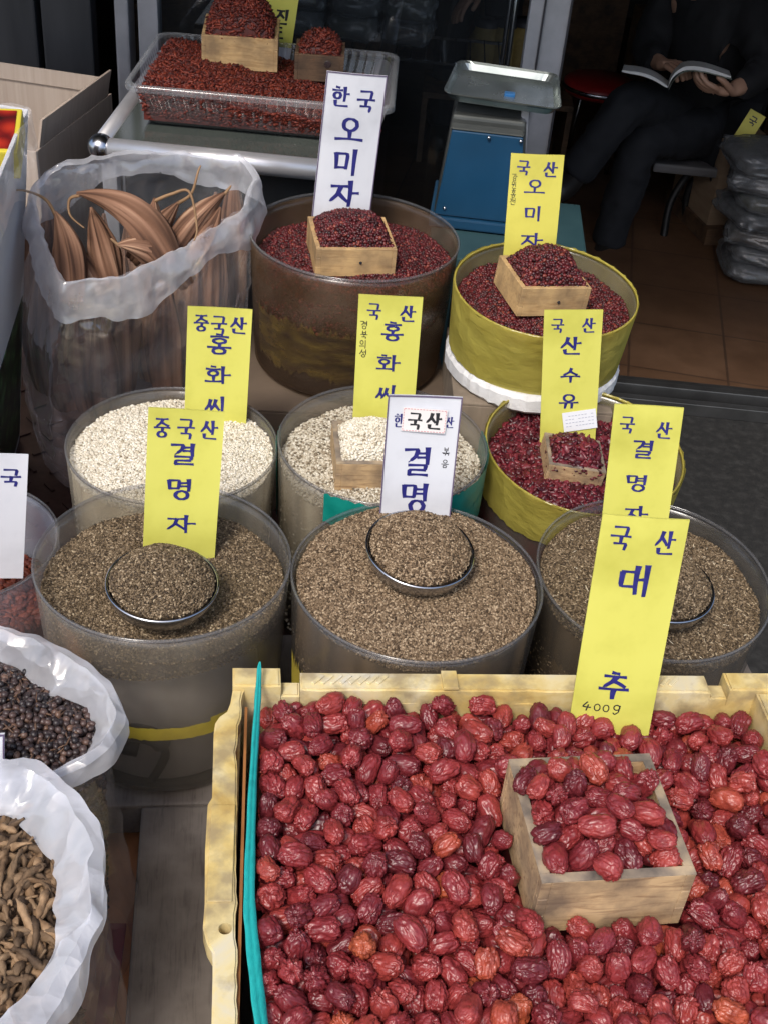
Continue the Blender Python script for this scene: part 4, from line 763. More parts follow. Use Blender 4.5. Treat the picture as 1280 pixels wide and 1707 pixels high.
J_REST = '''11,-960,9464,3160,62,-23,-67,-33;3,-974,9060,3157,71,-44,-55,-2;8,-829,8667,3170,14,-64,-30,69;6,-830,8212,3168,20,71,-22,64;2,-249,6838,3169,51,-34,62,-49;11,-606,6513,3161,8,-70,-13,70;7,-536,6239,3148,55,57,42,-45;5,-389,5795,3163,60,-45,55,-38;0,-439,5386,3163,69,16,-69,16;3,-233,4881,3157,28,36,-61,65;1,-454,9007,3166,50,-32,63,-50;11,-246,6245,3163,44,52,-52,-52;5,64,4954,3163,19,68,-19,68;6,464,5048,3165,33,-62,-33,-62;2,548,7382,3169,18,-68,18,68;5,463,7064,3163,68,-18,68,18;10,491,6578,3154,53,65,-29,-47;0,722,6483,3167,38,-67,-24,-60;2,747,5132,3169,66,-71,3,-24;4,789,7167,3144,8,70,-8,70;10,1006,6332,3154,58,-43,56,-40;0,1128,5554,3168,60,65,-38,27;1,1239,5262,3170,67,-39,-47,42;8,1316,7423,3170,70,7,-70,7;10,1299,7187,3156,69,-34,-62,16;3,1451,5061,3160,31,-57,42,-64;7,1488,9677,3151,79,36,49,-1;6,1798,5247,3167,70,67,21,-6;6,1710,8909,3166,32,64,-31,63;11,1962,6853,3158,7,28,-65,-70;6,2108,6394,3165,36,-53,-47,61;3,2180,6155,3164,56,17,79,-19;6,2218,5366,3165,55,45,-55,45;2,2441,6501,3169,32,50,-50,-63;8,2630,6019,3170,54,6,70,-46;3,2759,6904,3162,22,-43,-66,-58;5,2762,6617,3163,4,-55,-45,-71;0,2990,5335,3164,67,-56,-44,-19;4,3104,7229,3147,31,-35,62,-63;4,3036,6600,3147,54,-9,-66,-52;6,3219,5843,3173,10,-13,-78,-60;3,3344,5550,3163,57,80,-1,21;8,3140,9947,3170,57,-42,-57,41;11,3621,6556,3158,70,65,-28,-7;3,3729,6222,3157,66,-60,-38,-26;7,3672,5959,3152,66,-56,33,-39;5,3669,5355,3163,66,17,68,26;1,3558,9706,3167,20,69,-20,67;0,3568,8926,3163,41,-71,1,-58;5,3721,8540,3163,50,10,70,-50;2,3632,7823,3174,43,-64,-39,50;3,3927,7199,3157,68,59,-39,-19;6,3731,6897,3174,10,19,-60,77;5,4005,6258,3163,12,64,-31,-70;0,3936,5957,3163,70,-70,10,12;3,4096,5504,3160,69,42,-57,-14;9,3775,10186,3152,7,-70,-6,-70;0,4027,9308,3167,10,-19,-68,70;6,3949,8957,3166,58,40,58,40;2,3993,8707,3169,35,70,-8,-62;6,4253,8269,3169,13,-61,36,69;1,4064,7889,3166,61,-36,-61,-36;6,4338,7436,3167,28,-30,64,65;9,4138,7092,3155,1,64,30,-71;0,4259,6849,3163,46,-27,66,-54;3,4277,6563,3157,2,20,68,-71;1,4473,5883,3166,47,-53,47,53;7,4424,5647,3146,9,62,-34,-70;8,4412,9276,3177,80,17,-57,12;7,4542,9039,3145,60,68,18,38;11,4354,8791,3160,66,-29,-64,25;6,4779,7844,3169,46,43,-56,54;0,4663,7177,3163,58,-40,58,40;4,4756,6819,3144,0,-22,-67,71;4,4741,6397,3145,45,-70,-4,-55;7,4768,6172,3146,6,70,-6,70;5,4943,5583,3164,70,-70,-16,-6;4,-866,7955,3163,82,49,20,-22;7,-795,7747,3266,35,85,-6,-40;3,-780,7465,3165,60,79,-9,-6;8,-627,6747,3173,53,-59,-39,47;7,-614,6464,3372,54,11,81,17;8,-591,6242,3362,46,13,-87,15;4,-550,5604,3170,81,-44,-2,39;8,-436,5094,3174,58,-27,51,-57;1,-230,4857,3398,12,-46,80,35;0,-400,9598,3286,49,20,-71,-46;6,-547,8790,3215,94,-20,28,0;1,-385,8275,3368,12,80,-5,59;8,-318,6485,3177,41,77,20,-45;7,-123,5748,3181,38,-81,44,-10;3,10,4866,3370,31,71,-60,-21;2,-129,9208,3330,12,74,18,-64;11,-24,8977,3282,80,56,-15,13;9,-2,7885,3316,17,65,-11,73;2,109,7681,3176,7,14,61,-78;2,5,7367,3233,5,2,-96,-26;10,237,6956,3335,7,-57,-37,-73;5,282,6398,3232,1,93,-36,3;10,503,5631,3323,39,-74,11,-54;1,215,5143,3170,77,42,48,-7;4,359,9317,3314,34,28,78,-46;8,376,8522,3376,55,-80,-5,-25;5,384,7228,3314,8,-57,-55,61;3,449,6844,3247,2,41,-7,-91;11,704,6757,3189,86,10,40,-31;4,490,6390,3253,13,52,-83,17;1,904,6032,3167,65,-71,-3,28;9,987,5284,3158,79,-59,-15,-5;4,649,9278,3359,73,-36,-44,-38;6,598,7889,3343,63,-73,12,22;4,1106,7249,3297,45,25,41,-75;0,997,6548,3215,27,-60,72,-23;10,973,6344,3369,76,14,-57,26;10,1282,5448,3303,10,-84,39,-36;6,1199,5033,3236,78,4,6,62;3,1185,8777,3251,2,53,18,-83;8,1413,8612,3309,80,5,-49,34;9,1435,8429,3180,15,44,-7,88;7,1075,7486,3266,38,-81,22,-38;0,1382,7285,3357,48,61,-43,-47;0,1206,6965,3262,69,-51,50,-14;7,1410,5788,3255,45,18,-88,-3;5,1529,5497,3343,28,71,-18,62;2,1577,5236,3257,29,-30,-87,-26;0,1571,7669,3163,24,2,71,67;5,1644,7438,3334,34,17,61,-70;3,1549,6598,3293,33,16,-69,63;11,1939,6590,3196,94,-32,13,-2;4,1671,5893,3247,80,10,58,-2;8,1982,5440,3171,44,52,-48,55;9,1775,9550,3297,80,56,-1,19;4,1974,6056,3144,68,-60,-37,18;1,2002,5712,3270,28,44,-71,47;0,2412,5562,3207,67,-41,-1,62;8,2150,9645,3269,13,44,-59,-66;7,2046,8818,3147,55,33,63,44;4,2562,6948,3194,15,16,-8,97;7,2339,6803,3330,51,-65,-24,-52;9,2840,5728,3180,88,19,40,16;11,2619,5242,3279,24,13,50,82;3,2407,9775,3340,16,90,41,-5;6,2692,7139,3225,76,19,16,-60;6,2581,6721,3288,55,4,-81,20;2,3051,6356,3225,80,26,21,49;9,2997,6100,3322,8,39,55,73;4,2801,5220,3187,24,71,-63,-18;7,2855,9660,3317,41,58,-12,-69;5,3280,6973,3163,54,46,54,-46;4,3252,6424,3145,63,66,-26,32;8,3455,5777,3197,17,-2,-12,-98;7,3398,5314,3193,5,14,24,96;3,2980,10077,3306,20,66,-64,-34;6,3301,9715,3183,56,79,-25,8;2,3044,9079,3180,32,12,61,-72;9,3418,7366,3211,40,-12,3,91;0,3663,6621,3372,13,64,-4,-75;3,3821,6459,3196,35,1,15,92;10,3721,5779,3235,35,-58,-9,-73;5,3266,10092,3343,39,-31,39,-78;2,3657,9417,3231,60,28,-3,-75;3,3416,8833,3347,32,-43,36,-77;10,3626,8301,3154,25,44,-55,-66;4,3586,7602,3148,62,-60,-42,27;2,3951,6732,3174,5,40,60,-70;6,4049,6477,3228,93,16,-12,32;11,4052,5959,3359,50,-26,75,34;5,3642,9974,3217,44,11,-20,-87;10,3815,9800,3172,75,25,-48,38;3,4187,9301,3328,83,-41,-30,-23;4,3973,8449,3170,34,89,-3,30;1,3883,8147,3171,0,-66,-48,-57;1,3871,7939,3317,18,-56,-79,18;5,4147,7625,3166,20,26,66,68;11,4424,7162,3195,93,-20,29,-4;11,4485,6666,3211,91,-11,-6,40;0,4277,6308,3220,50,-32,-4,80;9,4329,5461,3194,15,47,81,-33;4,4430,10282,3253,10,40,3,-91;0,4338,9467,3294,89,24,16,34;10,4220,9070,3154,70,70,13,-9;10,4645,8779,3164,33,4,-79,51;11,4699,8499,3164,23,42,68,-56;1,4592,7424,3258,47,24,-85,-6;3,4876,7096,3157,58,40,-58,40;9,4928,6827,3258,31,-48,-63,-52;10,4909,6595,3168,81,10,56,-14;9,5027,6113,3155,37,-44,56,60;3,4695,5517,3159,61,-71,-13,32;0,-972,9254,3301,12,54,-30,77;1,-957,8857,3293,27,2,41,87;1,-815,8042,3352,36,33,-76,-43;7,-798,7828,3468,5,58,38,-72;1,-747,7267,3323,5,-93,-32,17;9,-424,6691,3301,49,70,36,-39;2,-607,6652,3501,48,-55,-17,66;5,-581,5987,3217,44,-18,14,87;5,-514,5780,3370,12,-50,38,-77;2,-273,5246,3407,3,-42,-67,-61;5,-651,9574,3380,25,52,-79,18;7,-403,9119,3346,26,-81,46,25;4,-512,8250,3554,82,45,34,13;5,-336,7532,3442,3,-36,68,-63;9,-189,7229,3359,23,77,-11,58;6,-193,6739,3427,22,32,-92,11;2,-221,6069,3375,56,-61,50,25;8,104,5680,3174,17,48,-63,58;6,35,5514,3368,74,16,56,-35;10,-94,5095,3327,5,-80,-35,-49;8,-262,9614,3506,77,-62,6,12;9,-252,9097,3535,57,0,-65,50;3,103,8069,3372,20,-53,-16,81;10,62,7638,3405,62,72,9,31;5,-92,7412,3488,72,58,-5,-37;3,104,7129,3344,31,-91,16,-21;6,381,6599,3368,58,16,40,-68;0,70,6246,3372,80,-13,59,-4;4,336,6163,3298,64,51,17,-55;9,546,5314,3207,53,-10,-18,82;2,332,4919,3361,6,55,12,82;7,245,7881,3274,35,-34,-71,-50;6,610,7011,3355,58,-25,-59,-50;7,582,6699,3348,6,-10,-60,-80;9,551,6187,3209,55,10,-12,-82;5,824,5809,3315,5,24,64,73;11,758,5431,3186,24,82,38,36;10,879,5257,3363,32,-76,46,33;2,574,9753,3372,10,-51,85,-4;8,963,8594,3311,54,72,6,-43;11,880,7899,3214,57,-5,1,-82;9,748,6972,3160,7,-80,4,60;10,1088,6697,3350,67,-50,-32,46;11,1101,5818,3337,2,-34,-76,55;11,971,5559,3339,58,-59,24,50;0,1098,5288,3403,19,55,-63,51;5,713,9512,3277,78,-58,14,20;3,1010,9083,3316,40,51,69,32;9,1290,8763,3440,63,61,-30,-38;6,1498,8193,3330,98,18,-8,7;10,987,7657,3371,41,64,27,59;7,1473,7006,3145,53,-65,28,-46;5,1369,6736,3370,7,-26,-59,-76;11,1547,6261,3164,45,74,21,-46;6,1403,5443,3545,14,11,67,72;3,1374,5202,3357,14,38,77,-49;4,1303,9284,3324,58,30,43,-62;4,1801,6739,3318,19,-3,-8,-98;5,1878,6136,3339,52,-9,79,31;5,1767,5615,3336,62,20,75,-13;4,2016,5159,3167,85,-47,-11,-22;8,1831,9914,3387,20,11,3,97;3,1934,9675,3378,59,24,44,-63;7,2204,6887,3199,2,-98,-14,-17;6,2173,6645,3215,10,-56,-76,-32;2,2113,5984,3332,46,-68,21,-53;6,2280,5790,3388,24,56,-19,-77;9,2388,5180,3181,18,-89,-4,-41;6,2151,9908,3375,55,-59,8,58;10,2242,9374,3342,57,-36,-72,-16;11,2149,8988,3268,7,15,86,49;4,2625,6077,3383,60,-51,-61,-1;6,2673,5800,3342,75,48,44,5;11,2432,5342,3346,66,34,-54,40;8,2413,9537,3339,88,-7,-47,-1;9,2987,6872,3152,70,-49,51,10;8,2818,6188,3429,60,-9,22,-76;5,3060,5872,3343,68,-21,59,37;8,3073,5599,3197,22,-90,-36,5;11,2658,9783,3332,11,-33,-66,67;10,2615,9508,3454,76,22,-41,46;8,2578,9196,3503,59,14,54,-58;2,3247,7227,3328,54,61,54,20;3,3210,6703,3175,41,85,22,25;2,3409,6028,3254,16,73,46,48;4,3204,5363,3203,60,65,35,-30;9,3206,9502,3300,71,-54,-32,-32;8,3115,9222,3381,77,16,59,-19;8,3573,7150,3356,16,47,-57,66;8,3491,6797,3174,10,57,58,-57;11,3870,6159,3338,33,-64,-13,69;7,3803,5882,3437,1,-60,-67,-44;9,3562,5557,3203,93,26,-7,24;2,3205,9861,3408,63,-60,-45,22;5,3440,9629,3363,61,79,4,-8;9,3847,9272,3355,52,-8,79,-32;1,3760,9169,3178,72,27,41,-48;7,3754,8772,3255,86,51,6,2;3,3358,8458,3157,67,22,-67,-22;0,3602,8072,3191,1,49,-15,86;2,3662,7297,3170,41,-57,41,58;11,3895,7010,3293,20,-50,15,83;0,4037,6678,3389,68,60,-32,-26;10,3857,6421,3439,13,0,78,-61;1,4113,6208,3449,42,-72,29,-47;11,3951,5644,3311,39,22,68,-58;11,4053,10087,3158,70,70,-11,11;3,4215,10041,3333,47,43,62,-46;4,4102,9090,3317,6,80,-34,-50;1,4175,8538,3208,21,50,80,27;1,3808,8324,3323,71,49,-46,22;11,4380,7673,3307,48,54,-16,68;8,3994,7719,3326,20,80,-26,-50;8,4383,7370,3398,59,36,70,-17;9,4330,6119,3343,34,-8,0,94;3,4502,6170,3161,42,58,50,-49;1,4525,5493,3323,18,-1,-62,76;0,4512,9674,3164,15,47,53,-69;1,4496,8597,3269,40,-32,49,-70;2,4611,8322,3331,76,3,-65,3;4,4325,7970,3147,46,-74,-10,-48;1,4830,7454,3173,79,60,2,-13;1,4683,7030,3371,52,23,-73,-37;10,4724,6556,3284,14,57,-66,-47;6,4511,6430,3211,25,-83,-43,27;3,4841,5971,3195,23,9,97,-1;0,4722,5766,3200,90,37,25,-2;5,-927,9295,3532,13,-52,-42,73;7,-952,9050,3430,66,8,-73,-14;4,-906,8665,3379,53,-61,29,-52;9,-894,8267,3408,88,33,22,-28;6,-633,8046,3534,68,-70,-6,22;4,-809,7580,3382,19,17,-85,47;9,-731,7036,3208,6,-26,-95,19;2,-627,6873,3385,76,-13,60,-22;1,-377,6403,3423,49,-55,51,44;5,-504,6034,3477,43,-21,78,-40;5,-294,5572,3348,53,67,31,-42;1,-433,4843,3264,69,64,27,-19;3,-613,9073,3341,77,33,10,54;7,-492,8500,3467,7,11,64,76;5,-592,7587,3421,52,56,-33,56;8,-139,6486,3361,10,31,66,68;9,-130,6283,3513,45,-40,41,-69;9,-114,5443,3517,28,-31,44,-80;0,83,5250,3426,17,54,82,1;2,-379,9350,3372,66,-18,42,-60;11,177,8846,3364,50,71,48,7;10,50,8278,3319,19,82,6,54;4,185,7351,3420,32,0,-44,-84;6,-115,7135,3557,59,-10,79,13;2,141,6512,3445,76,-7,43,48;5,105,6013,3394,31,-60,56,-48;11,285,5780,3332,59,-1,-46,-66;11,324,5416,3336,8,48,-40,78;9,337,5171,3356,47,-14,87,0;11,283,9476,3510,58,-41,-55,-44;10,207,9160,3317,56,61,56,8;8,416,8780,3442,18,-43,-36,81;10,540,8380,3466,10,-67,69,-25;0,375,8247,3361,33,-77,-4,55;6,370,7956,3430,5,27,-65,71;8,504,7592,3345,2,22,-58,-78;9,672,6028,3287,13,37,72,57;5,648,5777,3468,22,7,-82,-53;10,763,5500,3416,70,64,17,-25;6,608,5058,3367,26,-42,62,61;2,469,9205,3472,80,-42,-2,42;1,827,8806,3350,7,-25,-78,-57;0,834,8430,3468,42,59,-48,49;2,627,8153,3513,55,75,-3,-38;2,760,7520,3382,67,-29,-51,-45;11,757,7234,3340,60,-40,-65,26;4,998,7056,3365,58,-14,53,-60;1,1237,6454,3375,21,-8,83,51;3,939,6074,3388,27,-57,40,67;0,907,5728,3530,34,-2,86,37;0,958,5027,3221,29,-26,-26,-88;0,1093,9218,3476,47,32,-55,-61;4,919,8330,3260,80,40,-36,27;10,1506,6999,3345,56,41,60,-39;3,1386,6268,3347,31,31,68,59;9,1552,6077,3322,31,61,5,72;11,1291,5659,3384,92,18,22,27;2,1373,5059,3551,29,64,55,45;10,1341,9863,3458,37,58,30,66;8,1324,9451,3467,4,-67,54,51;1,2020,6789,3379,1,84,-27,47;10,1587,5873,3433,13,-55,44,-70;10,1780,5374,3404,39,85,-13,32;0,1845,5112,3383,34,56,64,39;8,1414,9662,3361,35,63,-67,-19;6,1548,9395,3355,12,28,-76,-57;3,2276,7064,3337,70,-18,-42,-55;8,2265,6006,3554,50,-52,-27,-64;7,2204,5538,3339,73,19,47,-46;1,2167,5175,3349,47,48,-70,22;6,2164,8936,3516,27,34,-59,68;5,2496,7073,3393,46,-56,-48,-49;11,2470,5958,3444,17,59,-73,-29;11,2641,5592,3233,24,-95,-19,-8;5,2457,10004,3387,0,86,12,49;5,2883,6846,3353,31,-14,-68,-65;2,2862,5883,3486,80,49,-3,34;10,2833,5443,3321,14,-5,-77,-62;3,2705,10033,3447,59,18,-39,-68;10,2838,9547,3499,52,83,6,-20;0,2856,9175,3434,40,12,-21,-88;1,3117,6901,3351,26,42,87,7;7,3312,5825,3393,55,-10,-77,29;5,3295,5587,3387,52,-66,-35,41;8,2911,9869,3397,46,15,-2,88;10,3004,9516,3359,93,-32,16,5;1,3466,9061,3330,68,22,-68,-14;10,3390,6985,3378,85,-50,-6,-18;3,3658,6339,3344,67,64,7,-37;6,3618,5976,3376,54,-72,43,-6;7,3713,5583,3371,51,-38,75,19;8,3661,9766,3390,88,45,3,-18;1,3385,9329,3349,23,-37,-53,73;5,3553,8486,3320,67,-65,-34,12;9,3330,8245,3173,84,-18,48,-18;9,3807,7505,3289,45,53,39,60;6,3850,6834,3432,87,-8,48,-8;7,4011,5742,3518,76,-2,49,-42;1,4158,5420,3364,66,8,72,16;7,3848,9991,3284,44,9,-52,73;0,4007,9818,3303,37,-13,-63,67;4,3982,9455,3359,66,-63,16,37;11,4042,8309,3317,20,-33,-55,-74;0,4156,8064,3311,56,23,77,21;5,4212,7205,3388,15,19,-30,-92;11,4382,7007,3349,4,42,26,87;1,4262,6575,3385,20,46,68,-55;9,4314,5870,3320,52,79,-32,-6;3,4574,5792,3382,53,58,16,60;9,4442,9916,3300,64,-70,2,30;4,4596,9454,3238,4,4,-44,-90;4,4620,9215,3259,70,-46,8,54;4,4262,8709,3333,54,11,-80,-21;5,4513,7833,3190,27,-48,0,-83;6,4700,7639,3330,71,24,65,-14;1,4872,7184,3397,0,-100,-7,2;1,4719,6777,3360,16,-83,-30,45;4,4762,6276,3307,60,54,-16,-57;4,4915,6129,3339,79,42,-29,35;5,5050,5845,3218,67,-12,-17,-71;4,-786,9581,3567,89,-29,36,5;5,-931,8835,3538,8,29,58,75;0,-784,8477,3453,11,-66,16,-73;0,-755,7454,3549,45,20,78,-38;5,-697,7104,3511,49,-3,78,-39;4,-356,6228,3579,14,-25,-81,51;3,-331,5439,3598,93,-36,-2,-4;2,-379,4961,3561,64,-60,35,-34;9,-508,9469,3523,66,63,-29,-29;6,-520,9211,3521,82,16,55,4;1,-364,8726,3416,27,95,-13,-2;8,-220,8425,3516,65,-32,7,-69;0,-155,8147,3406,90,-42,-1,13;2,-428,7816,3582,36,41,49,68;11,-454,7350,3543,37,-52,29,-71;8,-335,6950,3508,43,35,-71,-44;9,-11,5677,3523,71,14,66,22;5,-89,4923,3585,48,-63,59,13;5,-105,9392,3513,49,56,31,-59;0,-19,9037,3504,16,-3,-69,71;0,-52,8735,3411,66,13,-54,-50;11,100,8480,3387,62,-58,-47,25;3,111,7533,3602,20,74,41,50;11,423,5774,3505,53,-41,-52,-54;3,252,5598,3475,42,47,-3,78;4,460,5134,3512,64,-68,-4,-35;0,92,9666,3599,2,39,36,85;3,316,9006,3450,29,45,-28,-80;11,377,8192,3599,66,71,18,15;3,270,7713,3454,6,69,-36,63;9,590,7322,3490,8,-56,-36,74;7,460,6020,3377,59,75,-29,-6;11,544,5465,3459,14,57,-73,35;8,836,4991,3463,56,29,-23,-74;5,865,9490,3448,4,-37,3,93;7,807,9250,3480,66,-41,-55,-30;9,626,8926,3457,84,-50,-21,-7;1,796,7818,3473,37,7,-58,72;1,964,7488,3523,14,30,81,-48;1,866,6889,3394,8,-97,-7,22;4,1115,5650,3484,60,71,-32,18;6,1067,5066,3519,58,72,37,12;3,1046,9824,3441,29,49,79,24;9,1093,9515,3504,42,21,46,-76;10,861,8962,3515,16,-81,25,-50;11,1304,8355,3349,64,43,-15,62;0,1249,7812,3327,20,58,-25,-75;11,1271,7591,3387,33,85,41,9;2,1396,6079,3504,73,-39,56,13;7,1554,5664,3486,33,51,-13,78;10,1596,5223,3527,31,-13,51,-79;11,1240,9692,3553,72,-44,-51,14;5,1436,9009,3545,51,-28,58,-57;11,1549,7972,3209,90,-16,-4,40;0,1739,6542,3409,79,-24,-30,48;11,1856,5814,3432,21,12,47,-85;0,2016,5376,3435,29,-22,-85,-39;4,1659,9738,3381,84,-17,37,37;4,1780,8811,3368,5,24,60,-77;8,2009,7029,3450,38,-31,7,-87;8,2071,5630,3499,19,82,-26,-47;2,2304,5243,3555,63,70,29,15;3,2000,9404,3407,53,25,-49,64;9,1969,8862,3431,37,-58,-58,-44;10,2512,5662,3452,1,-4,-100,-3;11,2751,5235,3519,10,-7,98,15;11,2191,9556,3489,52,-34,66,43;7,2957,5646,3404,62,-32,-68,25;3,3076,5271,3376,77,19,-60,-9;9,2729,9376,3621,41,-2,22,89;4,3003,8998,3411,5,65,32,69;1,2940,7107,3228,3,71,-53,-47;7,3374,6228,3375,12,-82,17,-53;6,3236,6054,3492,44,-80,-30,28;7,3558,5712,3404,60,-14,-65,44;4,3235,9013,3362,8,26,-95,-15;7,3410,7260,3487,87,44,12,-16;10,3766,6092,3545,59,-1,-68,44;3,3912,5378,3311,3,66,75,4;8,3753,9526,3436,28,28,89,22;8,3244,8494,3375,4,7,-92,-38;8,3751,7699,3407,6,94,-29,-17;11,3530,7554,3347,41,-2,-91,7;0,4124,6953,3411,23,15,18,-94;2,4097,6509,3560,10,8,89,-43;8,4103,6042,3686,25,16,-82,-50;9,4158,5687,3358,66,-68,-8,32;9,3678,10178,3360,32,-54,-35,69;9,4243,7870,3376,48,15,-86,10;3,4529,7198,3504,12,85,30,42;0,4463,6776,3461,60,23,-53,55;10,4529,6229,3406,80,-10,38,-46;1,4206,5892,3520,52,-59,-12,-61;9,4380,5668,3400,88,14,-9,-45;8,4263,9784,3400,17,-71,-29,62;2,4575,9419,3474,59,54,46,-39;11,4503,8115,3501,40,39,-51,65;9,4445,8063,3303,55,-61,-46,-33;5,4544,7844,3443,64,9,-76,10;1,4693,6886,3571,10,-81,7,57;3,4627,6603,3476,37,-39,-3,-84;8,4758,6395,3490,68,-44,-46,36;11,4595,6022,3342,84,19,-5,-50;1,5062,5666,3381,26,22,-92,20;0,-676,9020,3577,67,-40,-58,23;9,-537,5527,3657,74,66,8,1;9,-499,5285,3371,38,90,15,-10;9,-305,5177,3710,33,80,-32,-39;4,-599,9558,3680,47,4,-59,65;3,-526,8762,3588,1,-28,74,61;10,-353,8065,3541,71,-3,57,42;2,-578,7596,3668,22,-50,26,80;8,-116,5576,3706,16,-55,5,-82;9,-121,5202,3576,52,-25,-30,-76;2,-122,7921,3519,42,42,-76,-25;10,194,5408,3576,32,56,77,-3;2,180,4985,3548,76,62,17,-11;9,609,9538,3512,71,-36,14,58;3,383,7435,3504,66,49,-53,23;9,352,7110,3504,60,55,-40,-43;7,708,5409,3613,67,-56,-28,39;7,703,5232,3492,16,51,-40,74;9,825,6650,3433,7,46,-39,80;7,1164,6108,3397,58,28,-48,59;0,858,5095,3689,56,-75,-34,-11;4,954,9647,3582,58,28,1,77;3,1086,8281,3394,38,81,10,43;2,1076,8037,3484,10,55,-40,73;5,1522,7713,3391,32,78,23,-49;6,1501,5728,3681,26,57,32,-71;3,1466,5224,3702,52,44,37,-63;5,1582,6984,3577,32,53,75,23;7,1748,5959,3556,96,19,3,-21;11,1838,5554,3566,69,60,22,34;6,1860,5234,3593,50,-12,69,-51;4,1699,8975,3468,44,-78,-45,9;2,2328,5524,3564,34,-35,5,87;7,2540,5240,3502,55,80,-10,21;4,2259,9953,3560,70,62,9,33;2,1926,9079,3573,9,-84,-45,28;6,2401,5823,3638,14,-20,-88,41;7,2708,5709,3546,22,-30,69,-62;0,2684,5464,3489,79,-25,50,-26;10,2323,9150,3499,54,45,14,70;9,3026,7155,3457,76,-57,-22,-23;5,3131,5465,3506,87,-10,36,-31;3,2988,5299,3585,52,34,-68,-39;5,2922,9218,3694,69,-72,10,2;9,2777,9014,3579,21,86,-15,45;6,3499,6097,3553,60,34,-40,60;5,3197,5740,3561,51,-13,-84,14;6,3336,5329,3469,81,24,6,53;7,2980,9376,3508,16,95,-4,-27;0,3128,9143,3610,46,77,28,-34;3,3182,8760,3344,35,69,61,-18;6,3792,5443,3567,62,-74,-22,-12;11,3618,5349,3390,39,-44,36,-73;3,3672,7915,3418,26,1,-97,-2;4,3941,5957,3554,81,45,-26,27;4,3997,5499,3505,32,-55,-59,-50;6,3997,10199,3374,85,-9,39,-35;11,4702,8522,3436,4,2,-18,98;7,4275,8062,3499,4,37,3,-93;8,4554,7521,3489,61,-70,15,35;0,4272,7047,3586,29,8,89,35;1,4235,6769,3576,3,-25,-39,-88;7,4380,6384,3436,43,-85,24,-21;11,4687,5901,3553,24,-20,-45,84;1,4663,5523,3527,4,42,40,82;4,4230,10212,3521,44,-75,-38,-30;0,4629,9003,3445,62,10,37,-69;10,4581,8792,3365,50,-50,-64,31;8,4727,8261,3545,20,19,80,-53;11,4726,8062,3356,15,43,-25,-85;7,4816,7401,3390,23,65,24,-68;0,4731,7279,3590,57,-75,19,26;7,4490,6476,3571,10,-46,60,-65;10,4976,6375,3215,18,45,-87,-4;0,4841,5776,3438,32,-8,86,39;5,4862,5515,3393,89,-23,15,-35;3,-511,5544,3439,3,72,-49,-49;4,-494,5162,3525,35,83,-39,18;0,66,5195,3714,77,-61,15,5;4,33,4856,3754,47,-35,-28,76;1,431,5349,3632,60,27,13,74;11,320,5136,3679,72,-55,-42,-9;2,652,5638,3703,47,50,-67,-30;11,941,5449,3578,86,31,28,-31;8,594,4970,3624,29,-72,59,22;10,650,9211,3607,54,-29,-47,-64;1,1176,5511,3646,28,57,56,54;8,1181,5263,3626,54,28,-46,-65;1,1415,7925,3468,19,-25,-27,91;0,1283,5819,3608,5,58,-81,-4;0,2035,5895,3593,16,2,-22,-96;0,1641,5482,3655,17,23,-92,24;7,1675,9088,3630,71,50,32,38;3,2046,8106,4008,28,10,-70,-65;9,1884,8362,4002,66,-18,-68,26;3,2534,7620,4007,19,-68,-19,-68;6,2300,8511,4016,26,46,-53,-66;11,3012,7713,4008,70,-37,-60,6;3,2727,8110,4007,44,71,-3,55;8,2781,8372,4020,9,51,49,-70;7,1944,7653,4030,12,26,30,-91;8,1857,8465,4204,69,-39,50,-33;10,2700,7836,4010,49,0,79,-36;11,2998,7991,4011,32,-52,48,62;6,2588,8538,4036,81,54,10,-22;8,1905,7913,4025,80,-54,-24,3;6,1799,8794,3633,7,68,24,68;4,2453,7794,4100,77,9,63,8;8,2221,8266,4084,48,-31,66,49;5,3035,7848,4215,13,3,73,-67;3,2884,8627,4028,3,12,-87,-47;4,1829,8148,4043,15,-59,-78,-14;11,2369,8912,3642,87,26,-10,41;1,2230,7680,4023,56,-16,55,-60;4,2381,8065,4138,60,18,42,-66;3,2946,8202,4152,43,-1,-80,-42;7,2418,8251,4217,20,-52,-16,81;5,2208,8490,4244,57,36,52,-52;9,2802,8043,4200,4,52,-29,-80;0,2670,8328,4245,49,73,24,40;0,2096,7954,4197,18,55,48,-66;0,2413,7858,4295,55,-32,-67,38;4,1934,8256,4208,77,0,-20,-61;9,3198,8881,3576,54,74,-6,-38;4,3294,8096,3363,5,-22,79,57;3,2170,9174,3668,4,-92,35,19'''
# ---------------------------------------------------------------- glass topped table with the tray of red fruit
def V3(p): return Vector([float(q) for q in p])
M_TOPG = mat('dark_green_glass', [C(.05, .06, .055), C(.08, .09, .08)], 6, .12, spec=.6)
M_BODYG = mat('dark_case', [C(.02, .023, .026), C(.035, .04, .044)], 5, .2)
TZ = .495
pl_, pr_ = aty(168, 238, 2.30), aty(604, 281, 2.30); tx0, tx1 = pl_[0], pr_[0]
tb = thing('display_table', 'dark glass topped table with rounded aluminium edges under the clear tray', 'table', ((tx0+tx1)/2, 2.66, GZ)); tw = tx1-tx0; tdp = .74
hz = TZ-GZ
box_obj('top', (0, 0, hz-.006), (tw-.04, tdp-.04, .012), M_TOPG, tb, .001)
tube('edge_trim', [(-tw/2+.02, -tdp/2, hz-.012), (tw/2-.02, -tdp/2, hz-.012)], .021, M_ALU, tb, 20)
tube('edge_trim', [(-tw/2, -tdp/2+.02, hz-.012), (-tw/2, tdp/2-.02, hz-.012)], .019, M_ALU, tb, 20)
tube('edge_trim', [(tw/2, -tdp/2+.02, hz-.012), (tw/2, tdp/2-.02, hz-.012)], .019, M_ALU, tb, 20)
